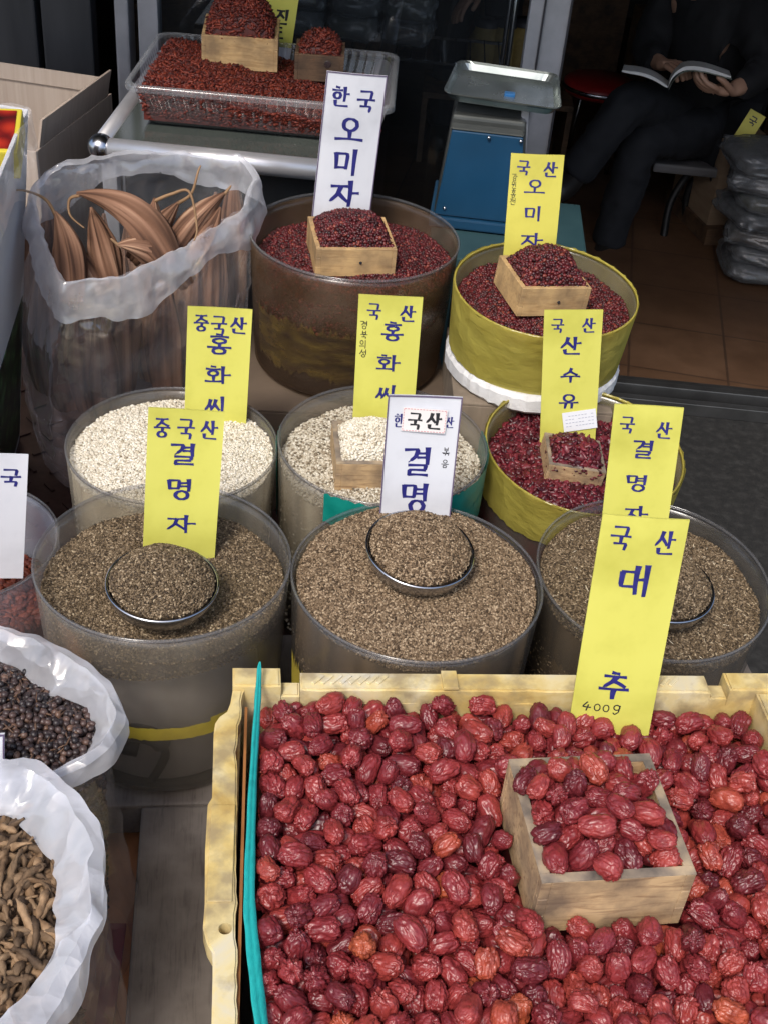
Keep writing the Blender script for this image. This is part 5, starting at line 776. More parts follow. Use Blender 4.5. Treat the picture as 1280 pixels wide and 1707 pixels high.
for s in (-1, 1):
    bm = bmesh.new(); bmesh.ops.create_uvsphere(bm, u_segments=20, v_segments=14, radius=.027, matrix=Matrix.Translation((s*(tw/2-.002), -tdp/2+.004, hz-.012))); bm_obj('corner_cap', bm, M_STEEL, tb, True)
    box_obj('leg', (s*(tw/2-.016), -tdp/2+.018, (hz-.03)/2), (.03, .03, hz-.03), M_ALUD, tb, .003); box_obj('leg', (s*(tw/2-.016), tdp/2-.03, (hz-.03)/2), (.03, .03, hz-.03), M_ALUD, tb, .003)
box_obj('case', (0, .01, (hz-.04)/2+.01), (tw-.065, tdp-.10, hz-.06), M_BODYG, tb, .003)
# tray
TR = .583
c4 = [V3(atz(*p, TR)) for p in ((222, 150), (668, 190), (655, 85), (262, 32))]
ctr = sum(c4, Vector())/4; yaw = math.atan2((c4[1]-c4[0]).y, (c4[1]-c4[0]).x)
trw = ((c4[1]-c4[0]).length+(c4[2]-c4[3]).length)/2; trd = .40
ctr.y = c4[0].y+trd/2+.03; ctr.z = TZ+.002
ty = thing('clear_tray', 'large clear ribbed plastic tray full of dried red fruit on the table', 'tray', ctr, (0, 0, yaw*.7))
def rrect(w, d, r, z, n=10, rib=0.0, nr=0):
    P = []
    for cx, cy, a0 in ((w/2-r, d/2-r, 0), (-w/2+r, d/2-r, 90), (-w/2+r, -d/2+r, 180), (w/2-r, -d/2+r, 270)):
        for i in range(n): 
            a = math.radians(a0+90*i/(n-1)); P.append((cx+r*math.cos(a), cy+r*math.sin(a), z))
    P = np.array(P); Q = []
    for i in range(len(P)):
        a, b = P[i], P[(i+1) % len(P)]; L = np.linalg.norm(b-a); k = max(1, int(L/.004))
        for j in range(k): Q.append(a+(b-a)*j/k)
    return np.array(Q)
def loft_rings(name, rings, m, parent=None, closed=True, smooth=True, cap=False):
    n = len(rings[0]); V = [tuple(p) for R_ in rings for p in R_]; Fc = []
    for k in range(len(rings)-1):
        for i in range(n):
            j = (i+1) % n; Fc.append((k*n+i, k*n+j, (k+1)*n+j, (k+1)*n+i))
    if cap: Fc.append(tuple(range(n))[::-1])
    return mesh_obj(name, V, Fc, m, parent, smooth)
def same(w, d, r, z, off=0, rib=0):
    B0 = rrect(trw, trd, .035, 0); s = np.array([w/trw, d/trd, 1]); Q = B0*s
    c = np.linalg.norm(Q[:, :2], axis=1, keepdims=True); i = np.arange(len(Q))
    Q[:, :2] *= 1+rib*(np.sign(np.sin(i*2*np.pi/5))[:, None])/c; Q[:, 2] = z; return Q
th_ = TR-TZ-.002
M_TRAY = film_mat('clear_tray_plastic', C(.40, .40, .41), .07, .12, .05, 60, .04, 10, spec=.8, face=.25)
loft_rings('tray_wall', [same(trw*.86, trd*.82, 0, .004), same(trw*.885, trd*.85, 0, .012, 0, .0012), same(trw*.95, trd*.94, 0, th_*.9, 0, .0012), same(trw*.955, trd*.945, 0, th_-.002)], M_TRAY, ty, cap=True)
loft_rings('tray_rim', [same(trw*.955, trd*.945, 0, th_-.002), same(trw*.965, trd*.96, 0, th_+.001), same(trw*.995, trd*.995, 0, th_), same(trw, trd, 0, th_-.004), same(trw*1.002, trd*1.002, 0, th_-.012)], film_mat('clear_tray_rim', C(.36, .37, .38), .22, .12, 0, 60, .1, 10, spec=.9), ty)
MT = world_m(ty) @ Matrix.Translation((0, 0, th_))
GO = (.0155, .0060, .0046)
hg = lambda x, y: -.030+.018*np.exp(-((x+.13)**2+(y-.03)**2)/.02)-.022*np.clip(x/.25, -1, 1)+.006*sn(x*25, y*25, 3)
grain_rect('red_fruit', 'shrivelled red goji like fruit filling the clear tray', 'dried fruit', MT, trw*.87, trd*.84, hg, -th_+.010, GO, M_GOJI, 1, .62, 3, 31, .5, .15, .15, .2)
r = np.random.default_rng(8); n = 5200; x = r.uniform(-trw*.455, trw*.455, n); zz = r.uniform(0, 1, n); y = np.full(n, -1.0)*(trd*(.414+.044*zz))+r.uniform(0, .006, n); hh = hg(x, y)
P_, T_, A_ = grains(np.stack([x*(.93+.06*zz), y, -th_+.012+(hh+th_-.012)*zz], 1), np.tile([0, -1.0, .1], (n, 1)), GO, 1, .15, .4, .15, 4)
o = tri_obj('red_fruit', P_, T_, A_, M_GOJI); o.matrix_world = MT; tag(o, 'red fruit pressed against the front wall of the clear tray', 'dried fruit', None, 'stuff')
t_, M = fbox('pale wooden box heaped with red fruit in the clear tray', 400, 117, .566, .160, .145, .068, math.radians(6), (.05, .0), M_WOOD)
grain_rect('fruit_heap', 'red fruit heaped high in the pale wooden box of the clear tray', 'dried fruit', M, .142, .128, mound(.075, .142, .128, 6), -.04, GO, M_GOJI, 1, .62, 3, 32, .6, .15, .15, .2)
t_, M = fbox('small dark wooden box of red fruit behind the tall white sign in the clear tray', 531, 136, .553, .105, .10, .055, math.radians(4), (.05, .0), M_WOODD)
bm = bmesh.new(); bmesh.ops.create_cone(bm, cap_ends=True, segments=18, radius1=.008, radius2=.007, depth=.002, matrix=Matrix.Translation((.018, -.051, .038)) @ Matrix.Rotation(math.pi/2, 4, 'X')); bm_obj('metal_disc', bm, M_STEEL, t_)
grain_rect('fruit_heap', 'red fruit heaped in the small dark box of the clear tray', 'dried fruit', M, .088, .083, mound(.040, .088, .083, 7), -.03, GO, M_GOJI, 1, .62, 3, 33, .6, .15, .15, .2)

# ---------------------------------------------------------------- blue weighing scale on its crate
M_SBLUE = mat('blue_enamel', [C(.007, .044, .095), C(.010, .058, .125)], 8, .35, .05, 60, rvar=.1)
M_SGREY = mat('grey_hood', [C(.06, .065, .063), C(.10, .105, .10)], 9, .35, metal=.5)
sc_ = thing('weighing_scale', 'blue weighing scale with a shiny steel pan behind the tubs', 'scale', (.135, 2.43, .335), (0, 0, -.04))
def prism(bm, lo, hi):   # lo, hi: (x0, x1, y0, y1, z)
    vs_ = [bm.verts.new(p) for p in ((lo[0], lo[2], lo[4]), (lo[1], lo[2], lo[4]), (lo[1], lo[3], lo[4]), (lo[0], lo[3], lo[4]), (hi[0], hi[2], hi[4]), (hi[1], hi[2], hi[4]), (hi[1], hi[3], hi[4]), (hi[0], hi[3], hi[4]))]
    for f in ((3, 2, 1, 0), (4, 5, 6, 7), (0, 1, 5, 4), (1, 2, 6, 5), (2, 3, 7, 6), (3, 0, 4, 7)): bm.faces.new([vs_[i] for i in f])
bm = bmesh.new(); prism(bm, (-.102, .105, -.015, .20, 0), (-.102, .105, -.015, .20, .022)); bm_obj('base', bm, M_SBLUE, sc_, bevel=.004)
bm = bmesh.new(); prism(bm, (-.095, .098, .004, .185, .0225), (-.078, .072, .012, .185, .232)); bm_obj('housing', bm, M_SGREY, sc_, bevel=.008, seg=3)
bm = bmesh.new(); prism(bm, (-.092, .095, -.006, .0035, .024), (-.075, .070, -.001, .0115, .205)); bm_obj('front_panel', bm, M_SBLUE, sc_, bevel=.003)
bm = bmesh.new(); prism(bm, (-.080, .074, -.004, .185, .206), (-.074, .062, .055, .182, .244)); bm_obj('hood', bm, M_SGREY, sc_, bevel=.006, seg=3)
for x, z in ((-.072, .040), (.001, .199), (.066, .199)):
    bm = bmesh.new(); bmesh.ops.create_uvsphere(bm, u_segments=10, v_segments=6, radius=.004, matrix=Matrix.Translation((x, -.006, z))); bm_obj('screw', bm, M_STEEL, sc_, True)
bm = bmesh.new(); prism(bm, (.018, .040, .07, .088, .21), (.022, .044, .07, .088, .268)); bm_obj('stem', bm, mat('light_blue_enamel', [C(.02, .13, .33)], rough=.35), sc_, bevel=.002)
bm = bmesh.new(); prism(bm, (.072, .090, .03, .10, .06), (.060, .076, .04, .10, .25)); bm_obj('side_bracket', bm, M_ALUD, sc_, bevel=.003)
# pan
pc = aty(836, 152, 2.53); pn = Vector(pc)-sc_.location
def pan_ring(s, z): 
    Q = rrect(.228*s, .205*s, .022, 0, 8); Q[:, 0] *= 1+.10*(-Q[:, 1]/.2); Q[:, 2] = z; return Q[::3]
n_ = len(pan_ring(1, 0))
rings = [pan_ring(.80, .001), pan_ring(.90, .002), pan_ring(.965, .014), pan_ring(1.0, .018), pan_ring(1.0, .0155), pan_ring(.955, .011), pan_ring(.89, -.001), pan_ring(.80, -.002)]
k_ = min(len(q) for q in rings); rings = [catmull(q, 120, True) for q in rings]
V = [tuple(p) for R_ in rings for p in R_]; Fc = []
for k in range(7):
    for i in range(120): Fc.append((k*120+i, k*120+(i+1) % 120, (k+1)*120+(i+1) % 120, (k+1)*120+i))
Fc.append(tuple(range(120))); Fc.append(tuple(7*120+i for i in range(120))[::-1])
po = mesh_obj('pan', V, Fc, mat('pan_steel', [C(.22, .26, .25), C(.42, .46, .45)], 9, .25, metal=.85, rvar=.12), sc_, False); po.location = pn; po.rotation_euler = (.05, .02, -.04)
tc_ = thing('slotted_crate', 'teal slotted plastic crate that carries the blue scale', 'crate', (.205, 2.46, .05), (0, 0, -.02))
M_TCR = mat('teal_grey_plastic', [C(.02, .055, .065), C(.035, .08, .09)], 12, .5)
box_obj('top_rim', (0, 0, .270), (.33, .36, .022), M_TCR, tc_, .004)
bm = bmesh.new()
for i in range(17):
    for s in (-1, 1): add_box(bm, (-.15+i*.0187, s*.165, .14), (.009, .012, .238))
for i in range(17):
    for s in (-1, 1): add_box(bm, (s*.15, -.152+i*.019, .14), (.012, .009, .238))
bm_obj('slats', bm, M_TCR, tc_); box_obj('bottom', (0, 0, .0105), (.32, .35, .019), M_TCR, tc_, .003)
carton('plain cardboard box under the teal slotted crate', (.205, 2.46, GZ), (.36, .34, .468), M_CARD, 0)

# ---------------------------------------------------------------- plastic bags
def crumple(V, amp, f, seed, n_keep=None):
    out = []
    for p in V:
        q = Vector(p)*f+Vector((seed*3.1, seed*1.7, seed))
        n1, n2, n3 = np.array(mnoise.noise_vector(q)), np.array(mnoise.noise_vector(q*2.1)), np.array(mnoise.noise_vector(q*4.3))
        out.append(np.array(p)+amp*n1+.6*amp*(.4-2*np.abs(n2))+.12*amp*(.4-2*np.abs(n3)))
    return np.array(out)
def ring_px(pts, n=160, soft=3):
    """closed outline with fairly hard corners, as film folds"""
    Q = np.array([atz(px, py, z) for px, py, z in pts]); d = np.linalg.norm(np.roll(Q, -1, 0)-Q, axis=1); s = np.concatenate([[0], np.cumsum(d)])
    t = np.linspace(0, s[-1], n, endpoint=False); Q2 = np.concatenate([Q, Q[:1]]); R_ = np.stack([np.interp(t, s, Q2[:, k]) for k in range(3)], 1)
    for _ in range(soft): R_ = .25*np.roll(R_, 1, 0)+.5*R_+.25*np.roll(R_, -1, 0)
    return R_
def outward(R_, d, dz):
    c = R_.mean(0); v = R_-c; v[:, 2] = 0; v /= np.linalg.norm(v, axis=1, keepdims=True); Q = R_+v*np.asarray(d).reshape(-1, 1) if not np.isscalar(d) else R_+v*d
    Q = Q.copy(); Q[:, 2] += dz; return Q
def film(name, rings, m, parent, amp, f, seed, sub=5, flip=False):
    K = len(rings); n = len(rings[0]); A = np.array(rings)       # K, n, 3
    rows = [catmull(A[:, i], (K-1)*sub+1) for i in range(n)]
    G = np.array(rows).transpose(1, 0, 2); kk = G.shape[0]
    V = crumple(G.reshape(-1, 3), amp, f, seed); Fc = []
    for k in range(kk-1):
        for i in range(n): Fc.append((k*n+i, k*n+(i+1) % n, (k+1)*n+(i+1) % n, (k+1)*n+i))
    return mesh_obj(name, V, Fc, m, parent, True)
M_BAG = film_mat('thick_clear_film', C(.82, .82, .85), .08, .10, .25, 14, .09, 7, spec=1.0, face=.12, crease=.8, cscale=6, transl=.3, ior=1.85, gmax=.35, trans=(1, 1, 1, 1))
M_CUFF = film_mat('thick_clear_cuff', C(.80, .81, .85), .38, .12, .25, 16, .16, 8, spec=1.0, face=.2, crease=.7, cscale=8, transl=.35, ior=1.8, gmax=.3)
M_WBAG = film_mat('white_film', C(.84, .85, .90), .36, .22, .2, 16, .16, 7, spec=.8, transl=.35, face=.25, crease=.9, cscale=12, ior=1.7, gmax=.25)
M_WBAGB = film_mat('smoky_film', C(.30, .30, .33), .08, .14, .3, 16, .08, 8, spec=1.0, face=.12, crease=.5, cscale=7, ior=1.7, gmax=.13)
# bag of dried pods
crest = ring_px([(58, 318, .53), (100, 286, .555), (170, 268, .57), (290, 258, .57), (395, 263, .565), (428, 297, .54), (398, 352, .52), (300, 412, .50), (200, 458, .485), (112, 478, .475), (88, 440, .485), (72, 370, .51)])
cB = crest.mean(0)
bag = thing('plastic_bag', 'big clear plastic bag with a folded cuff holding dried brown pods', 'bag', (cB[0], cB[1], 0))
def to_local(R_, o): return np.asarray(R_)-np.array(o.location)
nR = len(crest); ang = np.linspace(0, 2*np.pi, nR, endpoint=False)
sag = .058+.014*np.sin(3*ang+1)+.01*np.sin(5*ang)
hem = outward(crest, .026, 0); hem[:, 2] -= sag
mid = outward(crest, .022, 0); mid[:, 2] -= sag*.45
neck = outward(crest, -.002, 0); neck[:, 2] -= .05
def scaled(R_, s, z, cx=0, cy=0):
    c = R_.mean(0); Q = c+(R_-c)*s; Q[:, 2] = z; Q[:, 0] += cx; Q[:, 1] += cy; return Q
belly1 = scaled(crest, 1.10, .36, -.024, .01); belly2 = scaled(crest, 1.12, .18, -.045, .035); base1 = scaled(crest, 1.02, .04, -.055, .065); base0 = scaled(crest, .80, .004, -.05, .09)
o = film('bag_film', [to_local(q, bag) for q in (base0, base1, belly2, belly1, neck, crest)], M_BAG, bag, .010, 9, 1, 9)
o = film('folded_cuff', [to_local(q, bag) for q in (outward(crest, .001, .001), outward(crest, .012, .004), mid, hem)], M_CUFF, bag, .008, 12, 2, 7)
M_POD = tint_mat('dried_pod', [(0, C(.06, .030, .02)), (.35, C(.17, .088, .054)), (.7, C(.28, .155, .10)), (1, C(.48, .31, .20))], .85, .2, .9, 90)
M_STALK = mat('dry_stalk', [C(.20, .11, .05), C(.34, .21, .11)], 20, .7)
def pod(label, p0, p1, bow, wid, seed, stalk=None, curl=.5):
    """p0 = thick lower end, p1 = thin end with the stalk"""
    rr = random.Random(seed); p0, p1 = Vector(p0), Vector(p1); ax = (p1-p0); L = ax.length
    t = thing('dried_pod', label, 'pod', p0, (0, 0, 0), 'dried brown pods in the clear bag')
    ax.normalize(); side = ax.cross(Vector((0, 0, 1))) if abs(ax.z) < .95 else Vector((1, 0, 0)); side.normalize()
    sw = Vector(bow)
    P = [np.array(ax*L*u+sw*4*u*(1-u)) for u in np.linspace(0, 1, 26)]
    R_ = [wid/2*max(.07, (max(0, math.sin(math.pi*min(1, .14+.86*u)))**.6)*(1-.55*u**1.8)) for u in np.linspace(0, 1, 26)]
    ph = rr.uniform(0, 6)
    V, Fc = tube_geo(P, R_, 64, True, lambda u, th: 1+.028*math.sin(23*th+2*math.sin(6*u)+ph)+.16*(1-2*abs(math.sin(2*th+ph+.5*math.sin(4*u))))*(.6+.4*math.sin(5*u+ph))+.06*math.cos(9*th+2*ph+3*u)+.04*math.sin(14*th+7*u+ph)+.05*math.sin(9*u+2*th))
    T_ = np.array([q for f in Fc[:-2] for q in ((f[0], f[1], f[2]), (f[0], f[2], f[3]))]); i_ = np.arange(len(V)); u_, t_ = i_//64/25, i_ % 64
    st = np.random.default_rng(seed).uniform(0, 1, 64); tn = .24+.34*st[t_]+.22*np.sin(t_*.55+3*u_+seed)+.18*np.sin(u_*7+seed*2)
    tri_obj('husk', np.array(V), T_, tn.clip(0, 1), M_POD, t)
    if stalk:
        e = np.array(ax*L); S_ = catmull([e-np.array(ax*.006)]+[e+np.array(q) for q in stalk], 22)
        tube('stalk', S_, np.linspace(.0032, .0012, 22), M_STALK, t, 7)
    return t
def pz(px, py, z): return V3(atz(px, py, z))
pod('slim brown pod whose long stalk curls over the bag\'s left edge', pz(120, 505, .40), pz(92, 352, .53), (.01, 0, .01), .062, 1, [(-.015, .0, .02), (-.05, -.01, .035), (-.085, -.02, .028)])
pod('large dark curved pod lying across the top of the open bag', pz(285, 440, .47), pz(128, 322, .57), (.012, .015, .022), .070, 2, [(-.012, 0, -.012), (-.010, -.01, -.035), (.012, -.01, -.055)])
pod('brown pod standing behind the large curved pod', pz(190, 480, .40), pz(152, 345, .53), (0, 0, .01), .055, 3)
pod('short brown pod tip lying in front of the large curved pod', pz(310, 470, .42), pz(196, 408, .51), (0, 0, .02), .06, 4, [(-.006, 0, .006), (-.010, 0, .010)])
pod('brown pod with a broken pale tip leaning against the right side of the bag', pz(270, 450, .43), pz(378, 320, .56), (0, 0, .015), .05, 5, [(.004, 0, .006), (.008, 0, .012)])
pod('slender pod beside the pod with the broken tip', pz(300, 460, .42), pz(368, 345, .54), (.01, 0, .01), .042, 6)
pod('brown pod at the back of the bag with frayed strings', pz(255, 440, .44), pz(258, 330, .57), (0, 0, 0), .052, 7, [(.03, -.005, .012), (.06, -.01, .02), (.075, -.03, -.03), (.072, -.04, -.05)])
pod('dark pod at the back of the bag under the frayed strings', pz(225, 430, .42), pz(300, 335, .55), (0, 0, 0), .05, 8, [(.02, 0, .015), (.03, .01, .05), (.034, .012, .06)])
pod('brown pod between the slim left pod and the large curved pod', pz(165, 500, .38), pz(118, 400, .48), (0, 0, 0), .055, 9)
for i, (px, py, z, ex, ey, lab) in enumerate([
    (75, 660, .10, .01, .02, 'pod pressed against the left side of the bag below the cuff'), (140, 690, .06, .0, .03, 'broad pod pressed against the front left of the bag'),
    (200, 660, .07, .01, .03, 'pod pressed against the front of the bag beside the broad one'), (250, 640, .08, -.01, .03, 'upright pod in the middle front of the bag'),
    (300, 600, .11, .02, .03, 'upright pod below the right part of the cuff'), (345, 570, .14, .01, .03, 'pod at the right side of the bag behind the yellow sign'),
    (105, 690, .05, -.02, .05, 'pod low at the left front of the bag'), (60, 600, .16, .0, .04, 'pod showing faintly at the far left of the bag'), (385, 520, .17, -.005, .04, 'pod at the right end of the bag next to the large stained tub'),
    (170, 610, .13, .01, .02, 'pod just under the front of the cuff in the bag'), (230, 590, .14, -.01, .01, 'wide pod under the middle of the cuff in the bag'), (90, 580, .15, .0, .02, 'pod under the left corner of the cuff in the bag'),
    (275, 680, .05, .0, .02, 'pod low in the front of the bag near the yellow sign'), (170, 720, .02, .0, .02, 'pod at the bottom front of the bag behind the white seeds')]):
    a = pz(px, py, z)+Vector((0, .028, 0)); b = a+Vector((ex, ey, .30)); pod('brown '+lab, a, b, (0, -.012, 0), .075, 20+i)

# cartons at the left
wc = thing('white_carton', 'tall white printed carton with a plastic liner at the left edge', 'carton', (0, 0, 0), (0, 0, 0))
M_WC = mat('white_carton_card', [C(.55, .55, .58), C(.66, .66, .69)], 6, .55)
W_, D_, H_ = .34, .50, .66
wc.rotation_euler = (0, .117, .16); wc.location = (-.863, 1.69, .021)
box_obj('side', (W_/2, 0, H_/2), (.006, D_, H_), M_WC, wc, .001); box_obj('side', (-W_/2, 0, H_/2), (.006, D_, H_), M_WC, wc, .001)
box_obj('side', (0, -D_/2+.003, H_/2), (W_-.0065, .006, H_), M_WC, wc, .001); box_obj('side', (0, D_/2-.003, H_/2), (W_-.0065, .006, H_), M_WC, wc, .001); box_obj('bottom', (0, 0, .003), (W_-.007, D_-.013, .006), M_WC, wc, 0)
def print_mat(nm, cols, scale):
    m = bpy.data.materials.new(nm); m.use_nodes = True; nt = m.node_tree; b = nt.nodes['Principled BSDF']
    tc = nt.nodes.new('ShaderNodeTexCoord'); vo = nt.nodes.new('ShaderNodeTexVoronoi'); vo.inputs['Scale'].default_value = scale; nt.links.new(tc.outputs['Object'], vo.inputs['Vector'])
    nt.links.new(ramp(nt, vo.outputs['Distance'], cols), b.inputs['Base Color']); b.inputs['Roughness'].default_value = .35; return m
bm = bmesh.new(); add_box(bm, (0, 0, 0), (.0012, .30, .30)); o = bm_obj('printed_picture', bm, print_mat('leaf_print', [(0, C(.25, .38, .2)), (.2, C(.08, .16, .06)), (.45, C(.02, .05, .02)), (.7, C(.005, .012, .006))], 30), wc); o.location = (W_/2+.0036, .085, .17)
pk_ = thing('printed_pack', 'pack printed with red and orange fruit and a yellow border lying in the white carton', 'pack', V3(atz(-6, 238, .635)), (.25, 0, .2))
bm = bmesh.new(); add_box(bm, (-.03, 0, 0), (.14, .12, .05)); bm_obj('carton_body', bm, mat('yellow_print', [C(.6, .5, .05)], rough=.4), pk_, bevel=.003)
bm = bmesh.new(); add_box(bm, (-.03, 0, .0255), (.124, .104, .001)); bm_obj('fruit_picture', bm, print_mat('fruit_print', [(0, C(.55, .22, .05)), (.25, C(.4, .03, .015)), (.5, C(.16, .01, .01)), (.75, C(.02, .008, .008))], 24), pk_)
tag(mesh_obj('beige_goods', *(lambda g: (g[0], [tuple(t) for t in g[1]]))(merge([grains(np.array([[-.88+.05*math.cos(i), 1.74+.12*math.sin(i*1.7), .46+.012*(i % 3)] for i in range(14)]), np.tile([0, 0, 1.0], (14, 1)), (.12, .06, .05), 3, .2, .3, .04, 3)])[:2]), mat('beige_pack', [C(.45, .38, .28), C(.55, .48, .37)], 8, .6), None, True), 'beige packs showing in the top of the white carton', 'packs', None, 'stuff')
lin = ring_px([(52, 180, .668), (-30, 172, .665), (-170, 185, .66), (-260, 240, .66), (-220, 320, .66), (-20, 305, .664), (30, 220, .666)], 64)
lb = thing('liner_bag', 'clear plastic liner hanging over the top of the white carton', 'bag', (-.88, 1.76, .6))
film('liner_film', [to_local(q, lb) for q in (outward(lin, -.004, -.05), outward(lin, .006, .004), outward(lin, .018, -.04), outward(lin, .024, -.10+.04*np.sin(np.linspace(0, 18, 64))))], film_mat('carton_liner_film', C(.72, .72, .74), .08, .14, .2, 14, .05, 7, face=.1, crease=.4, cscale=8, gmax=.15, trans=(1, 1, 1, 1)), lb, .008, 12, 5)
M_COR = mat('corrugated_card', [C(.44, .35, .28), C(.52, .43, .35)], 5, .9, .5, 10, stretch=(16, 16, .5))
bxl = carton('open corrugated cardboard box behind the white carton', (-.94, 2.535, .10), (.42, .40, .355), M_COR, -.14, open_=True)
for nm, c, s, rt in [('flap', (0, .192, .373), (.41, .005, .035), (-.05, 0, 0)), ('flap', (.212, 0, .385), (.005, .36, .06), (0, .20, 0))]:
    o = box_obj(nm, (0, 0, 0), s, M_COR, bxl, .001); o.location = c; o.rotation_euler = rt
carton('cardboard box under the open corrugated box', (-.94, 2.535, GZ), (.44, .42, .51), M_CARD, -.14)

# bag of black berries, front left
def white_bag(name, label, crest, loc, body, m_in, m_cuff, cuffw, drop, seed, amp=.006):
    t = thing(name, label, 'bag', loc)
    n = len(crest); a = np.linspace(0, 2*np.pi, n, endpoint=False)
    rp_ = random.Random(seed*11)
    def pleats(k, sharp=.13):
        w_ = np.zeros(n)
        for _ in range(k):
            c_ = rp_.uniform(0, 2*np.pi); d_ = np.abs((a-c_+np.pi) % (2*np.pi)-np.pi); w_ += rp_.choice((-1, 1))*rp_.uniform(.5, 1)*np.clip(1-d_/rp_.uniform(sharp*.6, sharp*2.2), 0, 1)
        return w_
    pa, pb, pc_, pd_ = pleats(13), pleats(12), pleats(10), pleats(9)
    def up(Q, dz): Q = Q.copy(); Q[:, 2] += dz; return Q
    wv = cuffw*(1+.14*np.sin(3*a+seed)+.08*np.sin(5*a+2*seed))
    inn = up(outward(crest, -wv*1.05+pa*.006, 0), -.034+.004*pb); inn2 = up(outward(crest, -wv*.62+pb*.010, 0), -.012+.010*pa); inn3 = up(outward(crest, -wv*.22+pc_*.006, 0), .001+.006*pb)
    out0 = up(outward(crest, .004+pc_*.003, 0), -.003+.003*pc_); out1 = up(outward(crest, .007+pd_*.005, 0), -drop*.5); out2 = up(outward(crest, .006+pd_*.009, 0), -drop+.012*pc_)
    lin_rings = []
    R6 = [inn, inn2, inn3, out0, out1, out2]
    for i_ in range(5):
        for f_ in (0, .34, .67): lin_rings.append(R6[i_]*(1-f_)+R6[i_+1]*f_)
    lin_rings.append(out2)
    fo = film('folded_cuff', [to_local(q, t) for q in lin_rings], m_cuff, t, amp*.5, 14, seed, 1)
    fo.data.set_sharp_from_angle(angle=math.radians(32))
    film('bag_film', [to_local(q, t) for q in body], m_in, t, amp*1.6, 9, seed+1, 5)
    return t
cr1 = ring_px([(207, 1190, .37), (178, 1248, .37), (110, 1285, .365), (30, 1305, .36), (-120, 1330, .36), (-260, 1260, .36), (-270, 1150, .37), (-160, 1060, .375), (-40, 1032, .375), (55, 1058, .375), (125, 1092, .375), (182, 1138, .372)])
c1 = cr1.mean(0)
bk = white_bag('berry_bag', 'white plastic bag of small black berries with a folded rim at the left edge', cr1, (c1[0], c1[1], 0), [scaled(cr1, .88, .003, .025, -.035), scaled(cr1, .92, .05, .028, -.03), scaled(cr1, .90, .18, .008, -.012), scaled(cr1, .90, .30, 0, 0), scaled(cr1, .95, .345)], M_WBAGB, M_WBAG, .030, .030, 3)
M_BBER = tint_mat('black_berry', [(0, C(.012, .009, .010)), (.5, C(.04, .026, .025)), (.85, C(.085, .05, .042)), (1, C(.16, .09, .06))], .42, .5, .3, 400)
def poly_fill(name, label, cat, ring, z, dome, size, m, seed, zb, sub=2, cover=.7, layers=2, lump=.05, tilt=.6, side_in=.9, jit=.12, side=0):
    """grains inside a closed outline (a ring of points seen from above)"""
    r = np.random.default_rng(seed); c = ring.mean(0)[:2]; P = ring[:, :2]-c; th = np.arctan2(P[:, 1], P[:, 0]); rad = np.hypot(P[:, 0], P[:, 1]); od = np.argsort(th); th, rad = th[od], rad[od]
    RR = lambda a: np.interp(a, np.concatenate([th-2*np.pi, th, th+2*np.pi]), np.tile(rad, 3))
    hf = lambda x, y: z+dome*(1-(np.hypot(x, y)/np.maximum(RR(np.arctan2(y, x)), 1e-4))**2)+.004*sn(x*30, y*30, seed)
    na, nr = 64, 14; A = np.linspace(-np.pi, np.pi, na, endpoint=False); parts = []
    X = np.concatenate([[0]]+[RR(A)*k/nr*np.cos(A) for k in range(1, nr+1)]); Y = np.concatenate([[0]]+[RR(A)*k/nr*np.sin(A) for k in range(1, nr+1)])
    V = np.stack([X, Y, hf(X, Y)-size[2]*.9], 1); T = [(0, 1+j, 1+(j+1) % na) for j in range(na)]
    for i in range(nr-1):
        for j in range(na):
            k = (j+1) % na; a = 1+i*na; T += [(a+j, a+na+j, a+na+k), (a+j, a+na+k, a+k)]
    e = 1+(nr-1)*na; o = len(V); V = np.concatenate([V, np.stack([RR(A)*side_in*np.cos(A), RR(A)*side_in*np.sin(A), np.full(na, zb)], 1)])
    for j in range(na): k = (j+1) % na; T += [(e+j, o+j, o+k), (e+j, o+k, e+k)]
    parts.append((V, np.array(T), r.uniform(0, .4, len(V))))
    s = math.sqrt(size[0]*size[1])*cover; Rm = rad.max()
    for L in range(layers):
        x, y = jitter_grid(-Rm, Rm, -Rm, Rm, s, r); k = np.hypot(x, y) < RR(np.arctan2(y, x))-size[1]*.3; x, y = x[k], y[k]
        parts.append(grains(np.stack([x, y, hf(x, y)-size[2]*.6*(layers-1-L)+r.normal(0, size[2]*.25, len(x))], 1), grad(hf, x, y), size, sub, jit, tilt, lump, seed*7+L))
    if side:
        a = r.uniform(-np.pi, np.pi, side); u = r.uniform(0, 1, side); q = RR(a)*(1-(1-side_in)*u)
        parts.append(grains(np.stack([q*np.cos(a), q*np.sin(a), z-.01+(zb-z)*u], 1), np.stack([np.cos(a), np.sin(a), 0*a], 1), size, 1, jit, tilt, lump, seed*7+5))
    V, T, A_ = merge(parts); ob = tri_obj(name, V, T, A_, m); ob.location = (c[0], c[1], 0); tag(ob, label, cat, None, 'stuff'); return ob, hf, RR, c
in1 = outward(cr1, -.024, 0)
ob, hfb, RRb, cb = poly_fill('black_berries', 'small dried black berries with bits of stalk in the white bag at the left', 'berries', in1, .335, .012, (.0086, .0082, .0080), M_BBER, 41, .02, 2, .80, 2, .04, .5, .90, side=3500)
r = np.random.default_rng(6); n = 160; a = r.uniform(-np.pi, np.pi, n); q = RRb(a)*np.sqrt(r.uniform(0, .9, n)); x, y = q*np.cos(a), q*np.sin(a)
P_, T_, A_ = grains(np.stack([x, y, hfb(x, y)+.003], 1), np.tile([0, 0, 1.0], (n, 1)), (.020, .0026, .0024), 1, .3, .35, .1, 9, bend=.15)
